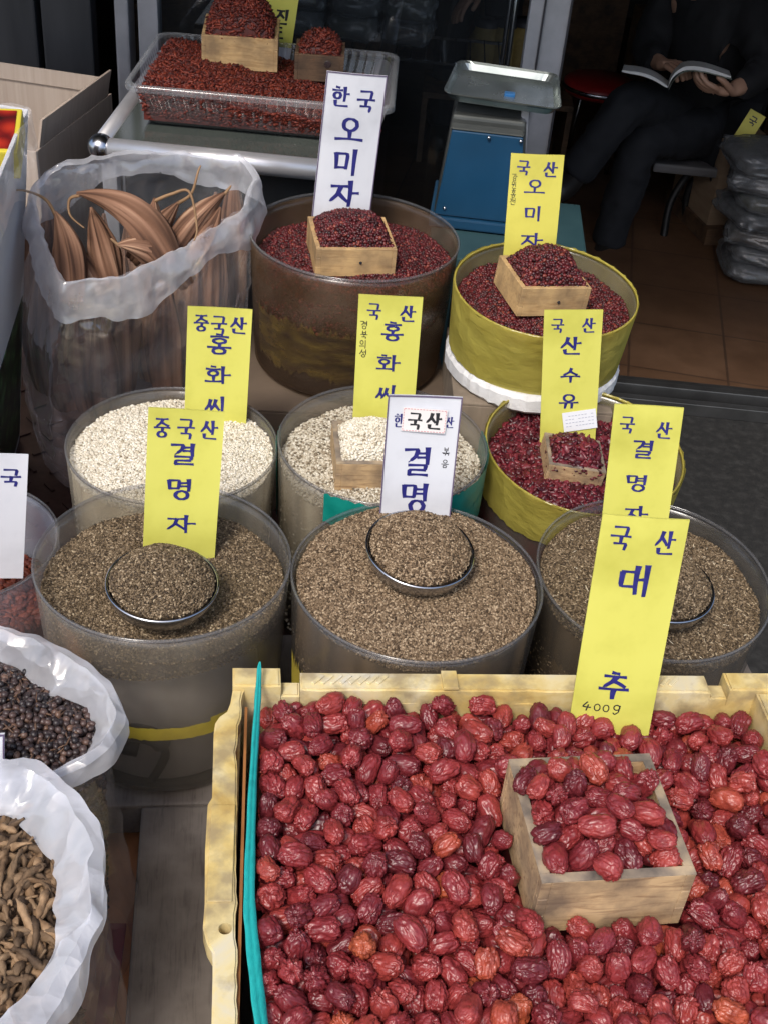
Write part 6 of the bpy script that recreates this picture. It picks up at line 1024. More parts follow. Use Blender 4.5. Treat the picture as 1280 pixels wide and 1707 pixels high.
o = tri_obj('stalk_bits', P_, T_, A_, tint_mat('stalk_bit', [(0, C(.05, .028, .02)), (1, C(.16, .09, .055))], .6)); o.location = (cb[0], cb[1], 0); tag(o, 'thin brown stalks lying among the black berries', 'stalks', None, 'stuff')
# bag of roots
cr2 = ring_px([(166, 1425, .40), (160, 1520, .40), (128, 1610, .395), (80, 1690, .39), (20, 1770, .39), (-120, 1880, .38), (-330, 1800, .38), (-380, 1560, .385), (-280, 1340, .39), (-100, 1262, .395), (60, 1264, .40), (118, 1318, .40), (155, 1362, .40)])
c2 = cr2.mean(0)
white_bag('root_bag', 'bright white plastic bag of dried brown roots in the front left corner', cr2, (c2[0], c2[1], 0), [scaled(cr2, .98, .003, .0, .0), scaled(cr2, 1.0, .05, .005, 0), scaled(cr2, 1.02, .2, .006, .0), scaled(cr2, .99, .33, 0, 0), scaled(cr2, .98, .375)], M_WBAGB, film_mat('bright_white_film', C(.84, .86, .92), .48, .24, .4, 30, .14, 6, spec=.7, transl=.3, face=.2, crease=.9, cscale=11, ior=1.7, gmax=.25), .042, .040, 4, .008)
in2 = outward(cr2, -.036, 0)
M_ROOT = mat('dried_root', [C(.075, .042, .022), C(.19, .12, .064), C(.36, .25, .15)], 45, .8, .8, 220)
_nt = M_ROOT.node_tree; _b = _nt.nodes['Principled BSDF']; _oi = _nt.nodes.new('ShaderNodeObjectInfo'); _mx = _nt.nodes.new('ShaderNodeMixRGB'); _mx.blend_type = 'MULTIPLY'; _mx.inputs[0].default_value = 1
_src = _b.inputs['Base Color'].links[0].from_socket; _nt.links.new(_src, _mx.inputs[1]); _nt.links.new(ramp(_nt, _oi.outputs['Random'], [(0, C(.38, .35, .33)), (.5, C(.70, .66, .62)), (1, C(1.1, 1.02, .94))]), _mx.inputs[2]); _nt.links.new(_mx.outputs[0], _b.inputs['Base Color'])
ob, hfr, RRr, cr_ = poly_fill('root_crumbs', 'brown crumbs and root ends under the dried roots', 'root crumbs', in2, .345, .012, (.022, .006, .006), tint_mat('root_crumb', [(0, C(.05, .028, .015)), (1, C(.17, .105, .06))], .8), 43, .03, 2, .75, 1, .15, .6, .97, side=600)
r = random.Random(12); protos = []
for k in range(7):
    rr = random.Random(k+50); L = rr.uniform(.040, .075); f1, a1, f2 = rr.uniform(3, 7), rr.uniform(.005, .011), rr.uniform(3, 6); P = [np.array((L*(u-.5), a1*math.sin(u*f1+k), .006*math.sin(u*f2+2*k))) for u in np.linspace(0, 1, 24)]
    r0 = rr.uniform(.0026, .0041); R_ = [max(.0012, r0*rr.uniform(.85, 1.12)*(1-.35*u)*(1+.26*math.sin(u*27+k)+.22*math.sin(u*12+2*k))*min(1, 7*u+.35)*min(1, 6*(1-u)+.2)) for u in np.linspace(0, 1, 24)]
    V, Fc = tube_geo(P, R_, 9, True, lambda u, th: 1+.16*math.sin(3*th+9*u)+.12*math.sin(2*th+31*u))
    me = mesh_obj('dried_root', V, Fc, M_ROOT, None, True); protos.append(me)
vis = 0
for i in range(900):
    px, py = r.uniform(-25, 120), r.uniform(1372, 1725)
    p = atz(px, py, .35); dx, dy = p[0]-cr_[0], p[1]-cr_[1]
    if math.hypot(dx, dy) > float(RRr(np.array([math.atan2(dy, dx)]))[0])-.010: continue
    if vis >= 190: break
    k = i % 7
    o = protos[k] if protos[k].get('used') is None else protos[k].copy()
    if protos[k].get('used') is None: protos[k]['used'] = 1
    else: COL.objects.link(o)
    o.location = (p[0], p[1], float(hfr(np.array([dx]), np.array([dy]))[0])+r.uniform(-.002, .012))
    o.rotation_euler = (r.uniform(-3, 3), r.uniform(-.45, .45), r.uniform(0, 6.28)); s = r.uniform(.75, 1.15); o.scale = (s, s, s)
    tag(o, 'knobbly dried brown root lying loose in the bright white bag', 'root', 'dried roots heaped in the white bag'); vis += 1
for p in protos:
    if 'used' in p: del p['used']
for o in bpy.data.objects:
    if 'used' in o: del o['used']
# clear tub at the far left with red fruit
tL, ML, hL = tub('clear_tub', 'clear plastic tub at the left edge holding a little red fruit', (-.600, 1.318, .262), .14, .13, 0, film_mat('clear_tub_plastic', C(.36, .37, .42), .22, .15, .1, 40, .1, 8, spec=.9), seed=9)
grain_disc('red_fruit', 'orange red dried fruit low in the clear tub at the left edge', 'dried fruit', ML, .126, level(-.115, .006, 18, 9), -.25, (.018, .010, .008), tint_mat('orange_fruit', [(0, C(.09, .012, .006)), (1, C(.30, .07, .03))], .5), 2, .7, 2, 44, 0, .5, .15)
# ---------------------------------------------------------------- yellow crate of jujubes
CYAW = math.radians(7.5); CL, CD, CH = .64, .56, .287
ck = thing('plastic_crate', 'dirty pale yellow plastic crate full of red jujubes', 'crate', (-.152, .990, .090), (0, 0, CYAW))
def crate_mat():
    m = bpy.data.materials.new('dirty_yellow_plastic'); m.use_nodes = True; nt = m.node_tree; b = nt.nodes['Principled BSDF']
    n1 = noise_tex(nt, 9, 7, (1, 1, 1), .6, dist=.8); n2 = noise_tex(nt, 30, 6)
    c1 = ramp(nt, n1, [(.28, C(.38, .24, .07)), (.42, C(.60, .45, .17)), (.55, C(.68, .57, .31)), (.68, C(.60, .56, .46))])
    mx = nt.nodes.new('ShaderNodeMixRGB'); nt.links.new(ramp(nt, n2, [(.47, C(0, 0, 0)), (.66, C(.8, .8, .8))]), mx.inputs[0]); nt.links.new(c1, mx.inputs[1]); mx.inputs[2].default_value = C(.30, .23, .13)
    nt.links.new(mx.outputs[0], b.inputs['Base Color']); b.inputs['Roughness'].default_value = .42
    add_bump(nt, b, n2, .25, .002); return m
M_CR = crate_mat()
fw, ft = .029, .022
bm = bmesh.new(); wt = .006; ix = fw-wt
add_box(bm, (CL/2, -fw+wt/2, (CH-ft)/2), (CL-2*ix, wt, CH-ft)); add_box(bm, (CL/2, -CD+fw-wt/2, (CH-ft)/2), (CL-2*ix, wt, CH-ft))
add_box(bm, (.006, -CD/2, (CH-ft)/2), (wt, CD-2*fw, CH-ft)); add_box(bm, (.0132, -fw+wt/2, (CH-ft)/2), (.0202, wt*.98, (CH-ft)*.995)); add_box(bm, (.0132, -CD+fw-wt/2, (CH-ft)/2), (.0202, wt*.98, (CH-ft)*.995)); add_box(bm, (CL-fw+wt/2, -CD/2, (CH-ft)/2), (wt, CD-2*fw, CH-ft))
add_box(bm, (CL/2, -CD/2, .004), (CL-2*fw, CD-2*fw, .006))
bm_obj('wall', bm, M_CR, ck)
def extrude_poly(name, P, z0, z1, m, parent, bevel=.0025, smooth=False):
    bm = bmesh.new(); vs_ = [bm.verts.new((p[0], p[1], z0)) for p in P]; f = bm.faces.new(vs_)
    q = bmesh.ops.extrude_face_region(bm, geom=[f]); bmesh.ops.translate(bm, verts=[v for v in q['geom'] if isinstance(v, bmesh.types.BMVert)], vec=(0, 0, z1-z0))
    bmesh.ops.recalc_face_normals(bm, faces=bm.faces)
    if bevel: bmesh.ops.bevel(bm, geom=[e for e in bm.edges if abs(e.verts[0].co.z-z1) < 1e-6 and abs(e.verts[1].co.z-z1) < 1e-6], offset=bevel, segments=2, affect='EDGES', clamp_overlap=True)
    return bm_obj(name, bm, m, parent)
rr = random.Random(3)
# back flange: corner block, notch, long ribbed bar, notch
def jag(x0, x1, y, n, a): return [(x0+(x1-x0)*i/n, y+rr.uniform(-a, a)) for i in range(n+1)]
extrude_poly('rim', [(-.002, .001), (.052, .001), (.053, -fw), (.03, -fw-.001), (-.001, -fw)], CH-ft, CH+.006, M_CR, ck)
extrude_poly('rim', [(.0535, -.006), (.0745, -.006), (.0745, -fw), (.0535, -fw)], CH-ft, CH-.010, M_CR, ck)
extrude_poly('rim', [(.075, 0), (.556, 0)]+jag(.556, .075, -fw, 22, .0012), CH-ft, CH, M_CR, ck)
extrude_poly('rim', [(.5565, -.006), (.578, -.006), (.578, -fw), (.5565, -fw)], CH-ft, CH-.010, M_CR, ck)
extrude_poly('rim', [(.5785, .001), (CL, .001), (CL, -fw), (.5785, -fw)], CH-ft, CH+.004, M_CR, ck)
bm = bmesh.new()
for x0, x1 in ((.095, .185), (.43, .525)):
    k = int((x1-x0)/.0105)
    for i in range(k): add_box(bm, (x0+i*.0105, -.0135, CH+.0012), (.0048, .018, .0024), Euler((0, 0, -.75)))
bm_obj('ribs', bm, M_CR, ck, bevel=.0006, seg=1)
box_obj('lug', (.247, -.0145, CH+.0015), (.018, .029, .004), M_CR, ck, .001)
# left flange with knocked edge and a drain hole
P = [(-.001, -fw-.0005), (-.003, -.050), (-.006, -.062), (-.014, -.070), (-.0185, -.080), (-.0195, -.095), (-.0175, -.183), (-.0215, -.192), (-.0215, -.25), (-.019, -.31), (-.0195, -.335), (-.0150, -.352), (-.0095, -.362), (-.0085, -.385), (-.0070, -.46), (-.0085, -CD+.001)]
P += [(.017, -CD+.001)]+[(.0165-.011*min(1, (y+.52)/.40)+rr.uniform(-.0016, .0010)+(.004 if -.075 < y else 0), y) for y in np.linspace(-.52, -fw-.006, 40)]+[(.012, -fw-.0005)]
lf = extrude_poly('rim', P, CH-ft, CH, M_CR, ck, .002)
cut = bmesh.new(); bmesh.ops.create_cone(cut, cap_ends=True, segments=24, radius1=.0062, radius2=.0062, depth=.06, matrix=Matrix.Translation((.0010, -.3375, CH-.01))); cm = bpy.data.meshes.new('cut'); cut.to_mesh(cm); cut.free()
co = bpy.data.objects.new('cut', cm); COL.objects.link(co); co.parent = ck
bo = lf.modifiers.new('hole', 'BOOLEAN'); bo.object = co; bo.operation = 'DIFFERENCE'; bo.solver = 'EXACT'
bpy.context.view_layer.update(); dg = bpy.context.evaluated_depsgraph_get()
nm = bpy.data.meshes.new_from_object(lf.evaluated_get(dg)); lf.modifiers.clear(); lf.data = nm; bpy.data.objects.remove(co)
box_obj('raised_pad', (-.0055, -.252, CH+.0005), (.024, .115, .003), M_CR, ck, .0012)
extrude_poly('rim', [(-.0085, -CD-fw+.002), (CL, -CD-fw+.002), (CL, -CD+.0005), (-.0085, -CD+.0005)], CH-ft, CH-.0003, M_CR, ck)
extrude_poly('rim', [(CL-fw, -CD+fw+.0005), (CL, -CD+fw+.0005), (CL, -fw-.0005), (CL-fw, -fw-.0005)], CH-ft, CH, M_CR, ck)
lin_ = thing('cardboard_liner', 'orange brown cardboard liner standing inside the left wall of the crate', 'liner', ck.location, ck.rotation_euler)
bm = bmesh.new(); add_box(bm, (.0145, -CD/2-.005, .148), (.003, CD-2*fw-.03, .262)); bm_obj('sheet', bm, mat('orange_brown_card', [C(.20, .075, .02), C(.34, .14, .04), C(.26, .10, .03)], 12, .6, stretch=(1, 1, 4)), lin_)
# teal strap
pts = [(433, 1104, .402), (431, 1150, .392), (428, 1200, .387), (422, 1300, .383), (418, 1400, .382), (416, 1500, .381), (420, 1560, .381), (428, 1640, .380), (436, 1707, .379), (450, 1790, .378)]
ctr_ = catmull(np.array([atz(*p) for p in pts]), 80)
wd = np.interp(np.linspace(0, 1, 80), [0, .04, .12, .3, .5, .58, .7, 1], [.0008, .0042, .0072, .0084, .0105, .0118, .0125, .0140])
sp = thing('teal_strap', 'folded teal fabric strap running along the left inside of the crate', 'strap', tuple(ctr_[0]))
V, Fc = [], []; nn = 80
for i in range(nn):
    d = ctr_[min(i+1, nn-1)]-ctr_[max(i-1, 0)]; d[2] = 0; d /= np.linalg.norm(d); s = np.array([-d[1], d[0], 0]); s = s if s[0] > 0 else -s
    w_ = wd[i]+.0006*math.sin(i*.7); tlt = .25*math.sin(i*.09)
    u = s*math.cos(.5+tlt)+np.array([0, 0, -math.sin(.5+tlt)]); v = np.cross(u, d); v = v if v[2] > 0 else -v
    for a, b in ((-.5, 0), (-.46, .0016), (-.1, .0012), (.0, .0008), (.1, .0014), (.47, .0017), (.5, 0), (.45, -.0016), (-.45, -.0016)):
        V.append(ctr_[i]-ctr_[0]+u*w_*a+v*b)
for i in range(nn-1):
    for k in range(9): Fc.append((i*9+k, i*9+(k+1) % 9, i*9+9+(k+1) % 9, i*9+9+k))
Fc += [tuple(range(9)), tuple((nn-1)*9+k for k in range(9))[::-1]]
mesh_obj('fabric', V, Fc, mat('teal_fabric', [C(.0, .27, .26), C(.01, .38, .36), C(.0, .32, .31)], 60, .65, .35, 500, stretch=(3, 1, 1)), sp, True)
# jujubes
def jujube_mat(name, attr):
    m = bpy.data.materials.new(name); m.use_nodes = True; nt = m.node_tree; b = nt.nodes['Principled BSDF']
    if attr: q = nt.nodes.new('ShaderNodeAttribute'); q.attribute_name = 'tint'; fac = q.outputs['Fac']
    else: fac = nt.nodes.new('ShaderNodeObjectInfo').outputs['Random']
    c1 = ramp(nt, fac, [(0, C(.11, .014, .019)), (.30, C(.185, .022, .027)), (.65, C(.25, .031, .032)), (.90, C(.295, .043, .035)), (.985, C(.33, .058, .033)), (1, C(.38, .085, .035))])
    n1 = noise_tex(nt, 70, 5, None, .6); mx = nt.nodes.new('ShaderNodeMixRGB'); mx.blend_type = 'MULTIPLY'; mx.inputs[0].default_value = .85
    nt.links.new(c1, mx.inputs[1]); nt.links.new(ramp(nt, n1, [(.3, C(.55, .45, .5)), (.55, C(1, 1, 1)), (.75, C(1.25, 1.3, 1.2))]), mx.inputs[2])
    nt.links.new(mx.outputs[0], b.inputs['Base Color']); b.inputs['Roughness'].default_value = .37; b.inputs['Specular IOR Level'].default_value = .5
    b.inputs['Coat Weight'].default_value = .07; b.inputs['Coat Roughness'].default_value = .25
    add_bump(nt, b, noise_tex(nt, 200, 5, None, .6), .25, .0012); return m
M_JJ, M_JS = jujube_mat('jujube_skin', False), jujube_mat('jujube_skin_heap', True)
def jujube_geo(k, nu=72, nv=56):
    r = random.Random(k); l = .0350*r.uniform(.78, 1.16)/2; w = .0228*r.uniform(.86, 1.14)/2; tp, deep = r.uniform(-.14, .14), r.choice((.65, .85, 1.0, 1.2, 1.4)); off = Vector((k*7.3, k*3.1, k*1.7))
    V = []; bowx = r.uniform(-.0016, .0016)
    for i in range(nv+1):
        ph = math.pi*i/nv
        for j in range(nu):
            th = 2*math.pi*j/nu; d = Vector((math.sin(ph)*math.cos(th), math.sin(ph)*math.sin(th), math.cos(ph)))
            kk = abs(d.z)**3; bl = .35+.65*min(1.9, math.sqrt(max(1e-6, 1-abs(d.z)**2.9))/math.sqrt(max(1e-6, 1-d.z*d.z))); p = Vector((d.x*w*(bl+tp*d.z)*.985, d.y*w*(bl+tp*d.z)*.95, d.z*l*.97))
            q = Vector((d.x*2.0, d.y*2.0, d.z*.85))+off
            a = mnoise.noise(q*.7); q2 = q+Vector((mnoise.noise(q*1.1+Vector((3, 0, 0))), mnoise.noise(q*1.1+Vector((5, 0, 0))), a))*.55
            r1 = max(0, 1-abs(mnoise.noise(q2))*3.2); r2 = max(0, 1-abs(mnoise.noise(q2*1.9+Vector((9, 4, 2))))*3.0); r3 = max(0, 1-abs(mnoise.noise(q2*3.6+Vector((2, 7, 5))))*2.6)
            pch = .55+.9*max(0, .5+mnoise.noise(q*.9+Vector((4, 8, 1)))); dsp = .0017*a+deep*pch*(-.00185*r1**1.2-.00115*r2**1.2-.00042*r3+.0006)
            if d.z > .9: dsp -= .0028*((d.z-.9)/.1)**1.3
            if d.z < -.94: dsp -= .0012*((-d.z-.94)/.06)
            n = Vector((d.x/w, d.y/w, d.z/l)).normalized(); p += n*dsp*1.15; p.x += bowx*(1-d.z*d.z)*2
            V.append(p)
    Fc = [(i*nu+j, (i+1)*nu+j, (i+1)*nu+(j+1) % nu, i*nu+(j+1) % nu) for i in range(nv) for j in range(nu)]
    return V, Fc
JDZ = -.006
def dec(s): return [tuple(int(v) for v in e.split(',')) for e in s.split(';')]
JM = []
for k in range(12):
    V, Fc = jujube_geo(k); me = bpy.data.meshes.new('jujube'); me.from_pydata(V, [], Fc); me.polygons.foreach_set('use_smooth', [True]*len(Fc)); me.materials.append(M_JJ)
    bm = bmesh.new(); bm.from_mesh(me); bmesh.ops.remove_doubles(bm, verts=bm.verts, dist=1e-6); bm.to_mesh(me); bm.free(); JM.append(me)
def in_box(x, y): 
    a, b = x-.182, y-.712; ca, sa = math.cos(math.radians(10.5)), math.sin(math.radians(10.5)); u, v = a*ca+b*sa, -a*sa+b*ca
    return -.004 < u < .157 and -.004 < v < .157
for k, x, y, z, a, b, c, d in dec(J_TOP):
    o = bpy.data.objects.new('jujube', JM[k]); COL.objects.link(o)
    o.location = (x*1e-4, y*1e-4, z*1e-4+JDZ); o.rotation_mode = 'QUATERNION'; o.rotation_quaternion = Quaternion((a, b, c, d)).normalized()
    if in_box(x*1e-4, y*1e-4): tag(o, 'wrinkled dark red jujube heaped in the small wooden box in the crate', 'jujube', 'jujubes in the wooden box')
    else: tag(o, 'wrinkled dark red jujube lying loose in the yellow plastic crate', 'jujube', 'jujubes loose in the crate')
parts = []; rj = np.random.default_rng(4); low = [jujube_geo(k, 40, 28) for k in range(12)]
low = [(np.array([v[:] for v in V]), np.array([t for f in Fc for t in ((f[0], f[1], f[2]), (f[0], f[2], f[3]))])) for V, Fc in low]
for k, x, y, z, a, b, c, d in dec(J_REST):
    R_ = np.array(Quaternion((a, b, c, d)).normalized().to_matrix()); parts.append((low[k][0] @ R_.T+np.array([x*1e-4, y*1e-4, z*1e-4+JDZ]), low[k][1], np.full(len(low[k][0]), rj.uniform(0, 1))))
V, T, A_ = merge(parts); o = tri_obj('jujube_heap', V, T, A_, M_JS); tag(o, 'half hidden jujubes under and between the others in the yellow crate', 'jujubes', None, 'stuff')
fill = box_obj('heap_bed', (CL/2, -CD/2, .095), (CL-2*fw-.002, CD-2*fw-.002, .16), M_JS, None, 0); fill.location = ck.location; fill.rotation_euler = ck.rotation_euler
tag(fill, 'dark bottom layer of jujubes deep in the yellow crate', 'jujubes', None, 'stuff')
BY = math.radians(10.5); cb_ = Vector((.182, .712, 0))+Vector((math.cos(BY), math.sin(BY), 0))*.0765+Vector((-math.sin(BY), math.cos(BY), 0))*.0765
measure_box('worn wooden box of jujubes half sunk in the yellow crate', (cb_.x, cb_.y, .42+JDZ-.078), .153, .153, .078, (0, 0, BY), M_WOODG, .010)

# ---------------------------------------------------------------- people in the shop
def skin_mesh(name, P, E_, Rd, m, parent, root=0, sub=2):
    me = bpy.data.meshes.new(name); me.from_pydata([tuple(p) for p in P], E_, []); me.materials.append(m)
    o = link(bpy.data.objects.new(name, me), parent); sk = o.modifiers.new('skin', 'SKIN'); sk.use_smooth_shade = True
    sk.branch_smoothing = .3
    for i, v in enumerate(me.skin_vertices[0].data):
        q = Rd[i]; v.radius = (q, q) if np.isscalar(q) else q; v.use_root = (i == root)
    o.modifiers.new('sub', 'SUBSURF').levels = sub; o.modifiers['sub'].render_levels = sub
    bpy.context.view_layer.update(); dg = bpy.context.evaluated_depsgraph_get()
    n_ = bpy.data.meshes.new_from_object(o.evaluated_get(dg)); o.modifiers.clear(); o.data = n_; n_.name = name
    if not n_.materials: n_.materials.append(m)
    n_.polygons.foreach_set('use_smooth', [True]*len(n_.polygons)); return o
M_SKIN = mat('skin', [C(.36, .20, .13), C(.44, .26, .18)], 14, .5)
M_CLOTH = mat('black_cloth', [C(.004, .004, .005), C(.008, .008, .010)], 20, .85, .3, 120)
M_NAVY = mat('dark_navy_trousers', [C(.005, .006, .009), C(.010, .011, .015)], 20, .85, .3, 90)
M_HAIR = mat('black_hair', [C(.01, .009, .008)], rough=.5)
M_SHOE = mat('dark_shoe', [C(.015, .013, .012)], rough=.5)
def folds(o, amp, f):
    for v in o.data.vertices:
        q = v.co*f; n_ = mnoise.noise(q+Vector((1, 2, 3))); v.co += v.normal*amp*((.35-abs(mnoise.noise(q*1.3+Vector((n_, n_, 0))))*1.6)*.8+.35*n_)
    return o
def person(label, J, fdir):
    """J: joints as world points; fdir: where the face points"""
    hip = Vector(J['hip']); t = thing('person', label, 'person', (hip.x, hip.y, GZ+.03)); o_ = t.location
    L = lambda k: Vector(J[k])-o_
    f = Vector(fdir).normalized(); up = Vector((0, 0, 1)); sd = f.cross(up).normalized()     # sd = the person's right
    hd = L('head'); sh = (L('shR')+L('shL'))/2; hipc = L('hip')
    P, E_, R_ = [], [], []
    def add(p, r, par): P.append(Vector(p)); R_.append(r); i = len(P)-1; (E_.append((par, i)) if par is not None else None); return i
    pel = add(hipc, .125, None); sp1 = add(hipc.lerp(sh, .5)+f*.01, .115, pel); chest = add(hipc.lerp(sh, .86), .125, sp1)
    nk = add(sh+(hd-sh)*.38, .052, chest); h1 = add(hd+f*.012-up*.07, .062, nk); h2 = add(hd, .082, h1); h3 = add(hd+up*.075-f*.01, .066, h2)
    for s in 'RL':
        a = add(L('sh'+s), .058, chest); b = add(L('el'+s), .044, a); c = add(L('wr'+s), .029, b)
        hv = (L('hand'+s)-L('wr'+s)); hl = hv.length; hv.normalize(); pn_ = Vector(J['palm'+s]).normalized(); ac = hv.cross(pn_).normalized()
        pm = add(L('wr'+s)+hv*.045, (.030, .018), c)
        for k, (off, ln) in enumerate(((-.028, .070), (-.010, .080), (.009, .076), (.027, .062))):
            q0 = L('wr'+s)+hv*.080+ac*off; i0 = add(q0, .0105, pm); i1 = add(q0+hv*ln*.42+pn_*.012, .0095, i0); i2 = add(q0+hv*ln*.66+pn_*.032, .0088, i1); add(q0+hv*ln*.70+pn_*.052, .0075, i2)
        th = add(L('wr'+s)+hv*.030+ac*(.034 if s == 'R' else -.034), .0125, c); th2 = add(L('wr'+s)+hv*.062+ac*(.052 if s == 'R' else -.052)+pn_*.018, .0105, th); add(L('wr'+s)+hv*.085+ac*(.05 if s == 'R' else -.05)+pn_*.034, .009, th2)
    for s in 'RL':
        a = add(hipc+sd*(.085 if s == 'R' else -.085), .088, pel); b = add(L('kn'+s), .058, a); c = add(L('kn'+s).lerp(L('an'+s), .35), .052, b); d = add(L('an'+s), .034, c); add(L('an'+s)+(L('toe'+s)-L('an'+s))*.45-up*.012, .022, d)
    body = skin_mesh('body', P, E_, R_, M_SKIN, t)
    # face: nose, brow, mouth and ears are small features of the head
    bm = bmesh.new()
    bmesh.ops.create_uvsphere(bm, u_segments=12, v_segments=8, radius=1, matrix=Matrix.Translation(hd+f*.088-up*.022) @ Matrix.Diagonal((.013, .018, .022, 1)))
    for s in (-1, 1): bmesh.ops.create_uvsphere(bm, u_segments=12, v_segments=8, radius=1, matrix=Matrix.Translation(hd+sd*s*.082-f*.005-up*.012) @ Matrix.Diagonal((.012, .02, .03, 1)))
    bm_obj('nose_and_ears', bm, M_SKIN, t, True)
    for s in (-1, 1):
        bm = bmesh.new(); bmesh.ops.create_uvsphere(bm, u_segments=12, v_segments=8, radius=.010, matrix=Matrix.Translation(hd+sd*s*.031+f*.073+up*.004)); bm_obj('eye', bm, M_HAIR, t, True)
    bm = bmesh.new(); bmesh.ops.create_uvsphere(bm, u_segments=12, v_segments=8, radius=1, matrix=Matrix.Translation(hd+f*.070-up*.062) @ Matrix.Diagonal((.02, .014, .006, 1))); bm_obj('mouth', bm, mat('lips', [C(.3, .10, .08)]), t, True)
    bm = bmesh.new(); bmesh.ops.create_icosphere(bm, subdivisions=4, radius=1)
    for v in bm.verts:
        d = v.co.copy(); q = d*.101*(1+.03*mnoise.noise(d*9)); w_ = d.dot(f)
        if w_ > .25 and d.z < .45: q *= .72
        if d.z < -.55: q *= .75
        v.co = q+hd+up*.03-f*.012
    bm_obj('hair', bm, M_HAIR, t, True)
    # jacket
    P, E_, R_ = [], [], []
    pel = add(hipc+up*.03, .150, None); sp1 = add(hipc.lerp(sh, .5)+f*.01, .150, pel); chest = add(hipc.lerp(sh, .86), .155, sp1); add(sh+(hd-sh)*.22, .075, chest)
    for s in 'RL':
        a = add(L('sh'+s), .080, chest); b = add(L('el'+s), .064, a); add(L('el'+s).lerp(L('wr'+s), .92), .046, b)
    folds(skin_mesh('jacket', P, E_, R_, M_CLOTH, t, 0, 3), .016, 9)
    P, E_, R_ = [], [], []
    pel = add(hipc, .145, None)
    for s in 'RL':
        a = add(hipc+sd*(.085 if s == 'R' else -.085), .105, pel); m_ = add(L('kn'+s).lerp(hipc, .45)+sd*(.03 if s == 'R' else -.03), .090, a); b = add(L('kn'+s), .076, m_); c = add(L('kn'+s).lerp(L('an'+s), .45), .070, b); e_ = add(L('kn'+s).lerp(L('an'+s), .9), .066, c); add(L('kn'+s).lerp(L('an'+s), 1.06), .064, e_)
    folds(skin_mesh('trousers', P, E_, R_, M_NAVY, t, 0, 3), .014, 10)
    for s in 'RL':
        d = L('toe'+s)-L('an'+s); skin_mesh('shoe', [L('an'+s)-d*.25-up*.005, L('an'+s)+d*.3-up*.02, L('an'+s)+d*.8-up*.012, L('toe'+s)], [(0, 1), (1, 2), (2, 3)], [.042, .048, .045, .030], M_SHOE, t)
    return t
YH = 4.45
J1 = dict(hip=aty(1178, 205, 4.50), shR=aty(1112, -10, 4.58), shL=aty(1262, 15, 4.32), head=aty(1160, -135, 4.30),
          elR=aty(1078, 90, 4.42), elL=aty(1275, 120, 4.15), wrR=aty(1098, 108, 4.22), wrL=aty(1222, 152, 4.05), handR=aty(1140, 108, 4.10), handL=aty(1180, 148, 4.03),
          palmR=(.3, -.3, -.9), palmL=(-.2, .4, .9), knR=aty(1048, 168, 4.12), anR=aty(958, 290, 4.08), toeR=aty(920, 322, 4.00), knL=aty(1068, 232, 4.18), anL=aty(1012, 408, 4.16), toeL=aty(985, 436, 4.05))
person('person in dark clothes sitting cross legged and reading an open book', J1, (-.6, -.7, -.35))
# open book in the hands
bkc = V3(aty(1122, 138, 3.98)); bk_ = thing('open_book', 'open paperback book held by the sitting person', 'book', bkc)
def page_block(nm, pts, y, thick, m):
    A = [V3(aty(px, py, y))-bkc for px, py in pts]; C_ = catmull(np.array(A), 14); dv = np.array([.03, .17, -.028]); V, Fc = [], []
    for i in range(14):
        for j in range(2):
            q = C_[i]+dv*j; V += [q, q-np.array([0, 0, thick*(1-.55*abs(2*i/13-1)**3)])]
    for i in range(13):
        a, b = i*4, i*4+4; Fc += [(a, b, b+2, a+2), (a+1, a+3, b+3, b+1), (a, a+1, b+1, b), (a+2, b+2, b+3, a+3)]
    Fc += [(0, 2, 3, 1), (52, 53, 55, 54)]; return mesh_obj(nm, V, Fc, m, bk_)
M_PAGE = mat('paper_pages', [C(.62, .62, .60), C(.72, .72, .70)], 30, .8)
page_block('page_block', [(1036, 117), (1068, 121), (1092, 130), (1112, 144)], 3.98, .010, M_PAGE)
page_block('page_block', [(1113, 144), (1122, 124), (1142, 111), (1175, 113), (1218, 127)], 3.98, .012, M_PAGE)
page_block('cover', [(1114, 150), (1125, 130), (1144, 118), (1176, 120), (1219, 132)], 3.982, .003, mat('grey_green_cover', [C(.05, .07, .06), C(.16, .18, .14), C(.3, .32, .3)], 40, .4))
# chair under the reader
cc = V3(aty(1150, 255, 4.42)); chz = cc.z
ch = thing('folding_chair', 'black tube frame chair under the sitting person', 'chair', (cc.x, cc.y, GZ+.03))
hz_ = chz-GZ-.03
box_obj('seat', (.03, .05, hz_-.02), (.36, .38, .035), mat('grey_seat', [C(.09, .088, .09), C(.13, .125, .13)], 10, .6), ch, .01)
M_TUBE = mat('black_tube', [C(.008, .008, .008)], rough=.5, spec=.3)
cl = lambda q, y0, y1: catmull([aty(px, py, y0+(y1-y0)*i/(len(q)-1))-np.array(ch.location) for i, (px, py) in enumerate(q)], 44)
tube('leg_frame', cl([(1196, 236), (1152, 283), (1118, 335), (1106, 390), (1100, 434)], 4.42, 4.24), .014, M_TUBE, ch, 10)
tube('leg_frame', cl([(1190, 262), (1150, 310), (1142, 360), (1157, 398), (1142, 428), (1092, 412), (1040, 390)], 4.46, 4.40), .014, M_TUBE, ch, 10)
for s in (-.16, .22): tube('back_leg', catmull([(s, .26, .012), (s, .18, hz_*.6), (s, .22, hz_+.1), (s, .26, hz_+.38)], 30), .013, M_TUBE, ch, 10)
box_obj('backrest', (.03, .262, hz_+.30), (.38, .02, .18), M_TUBE, ch, .008)
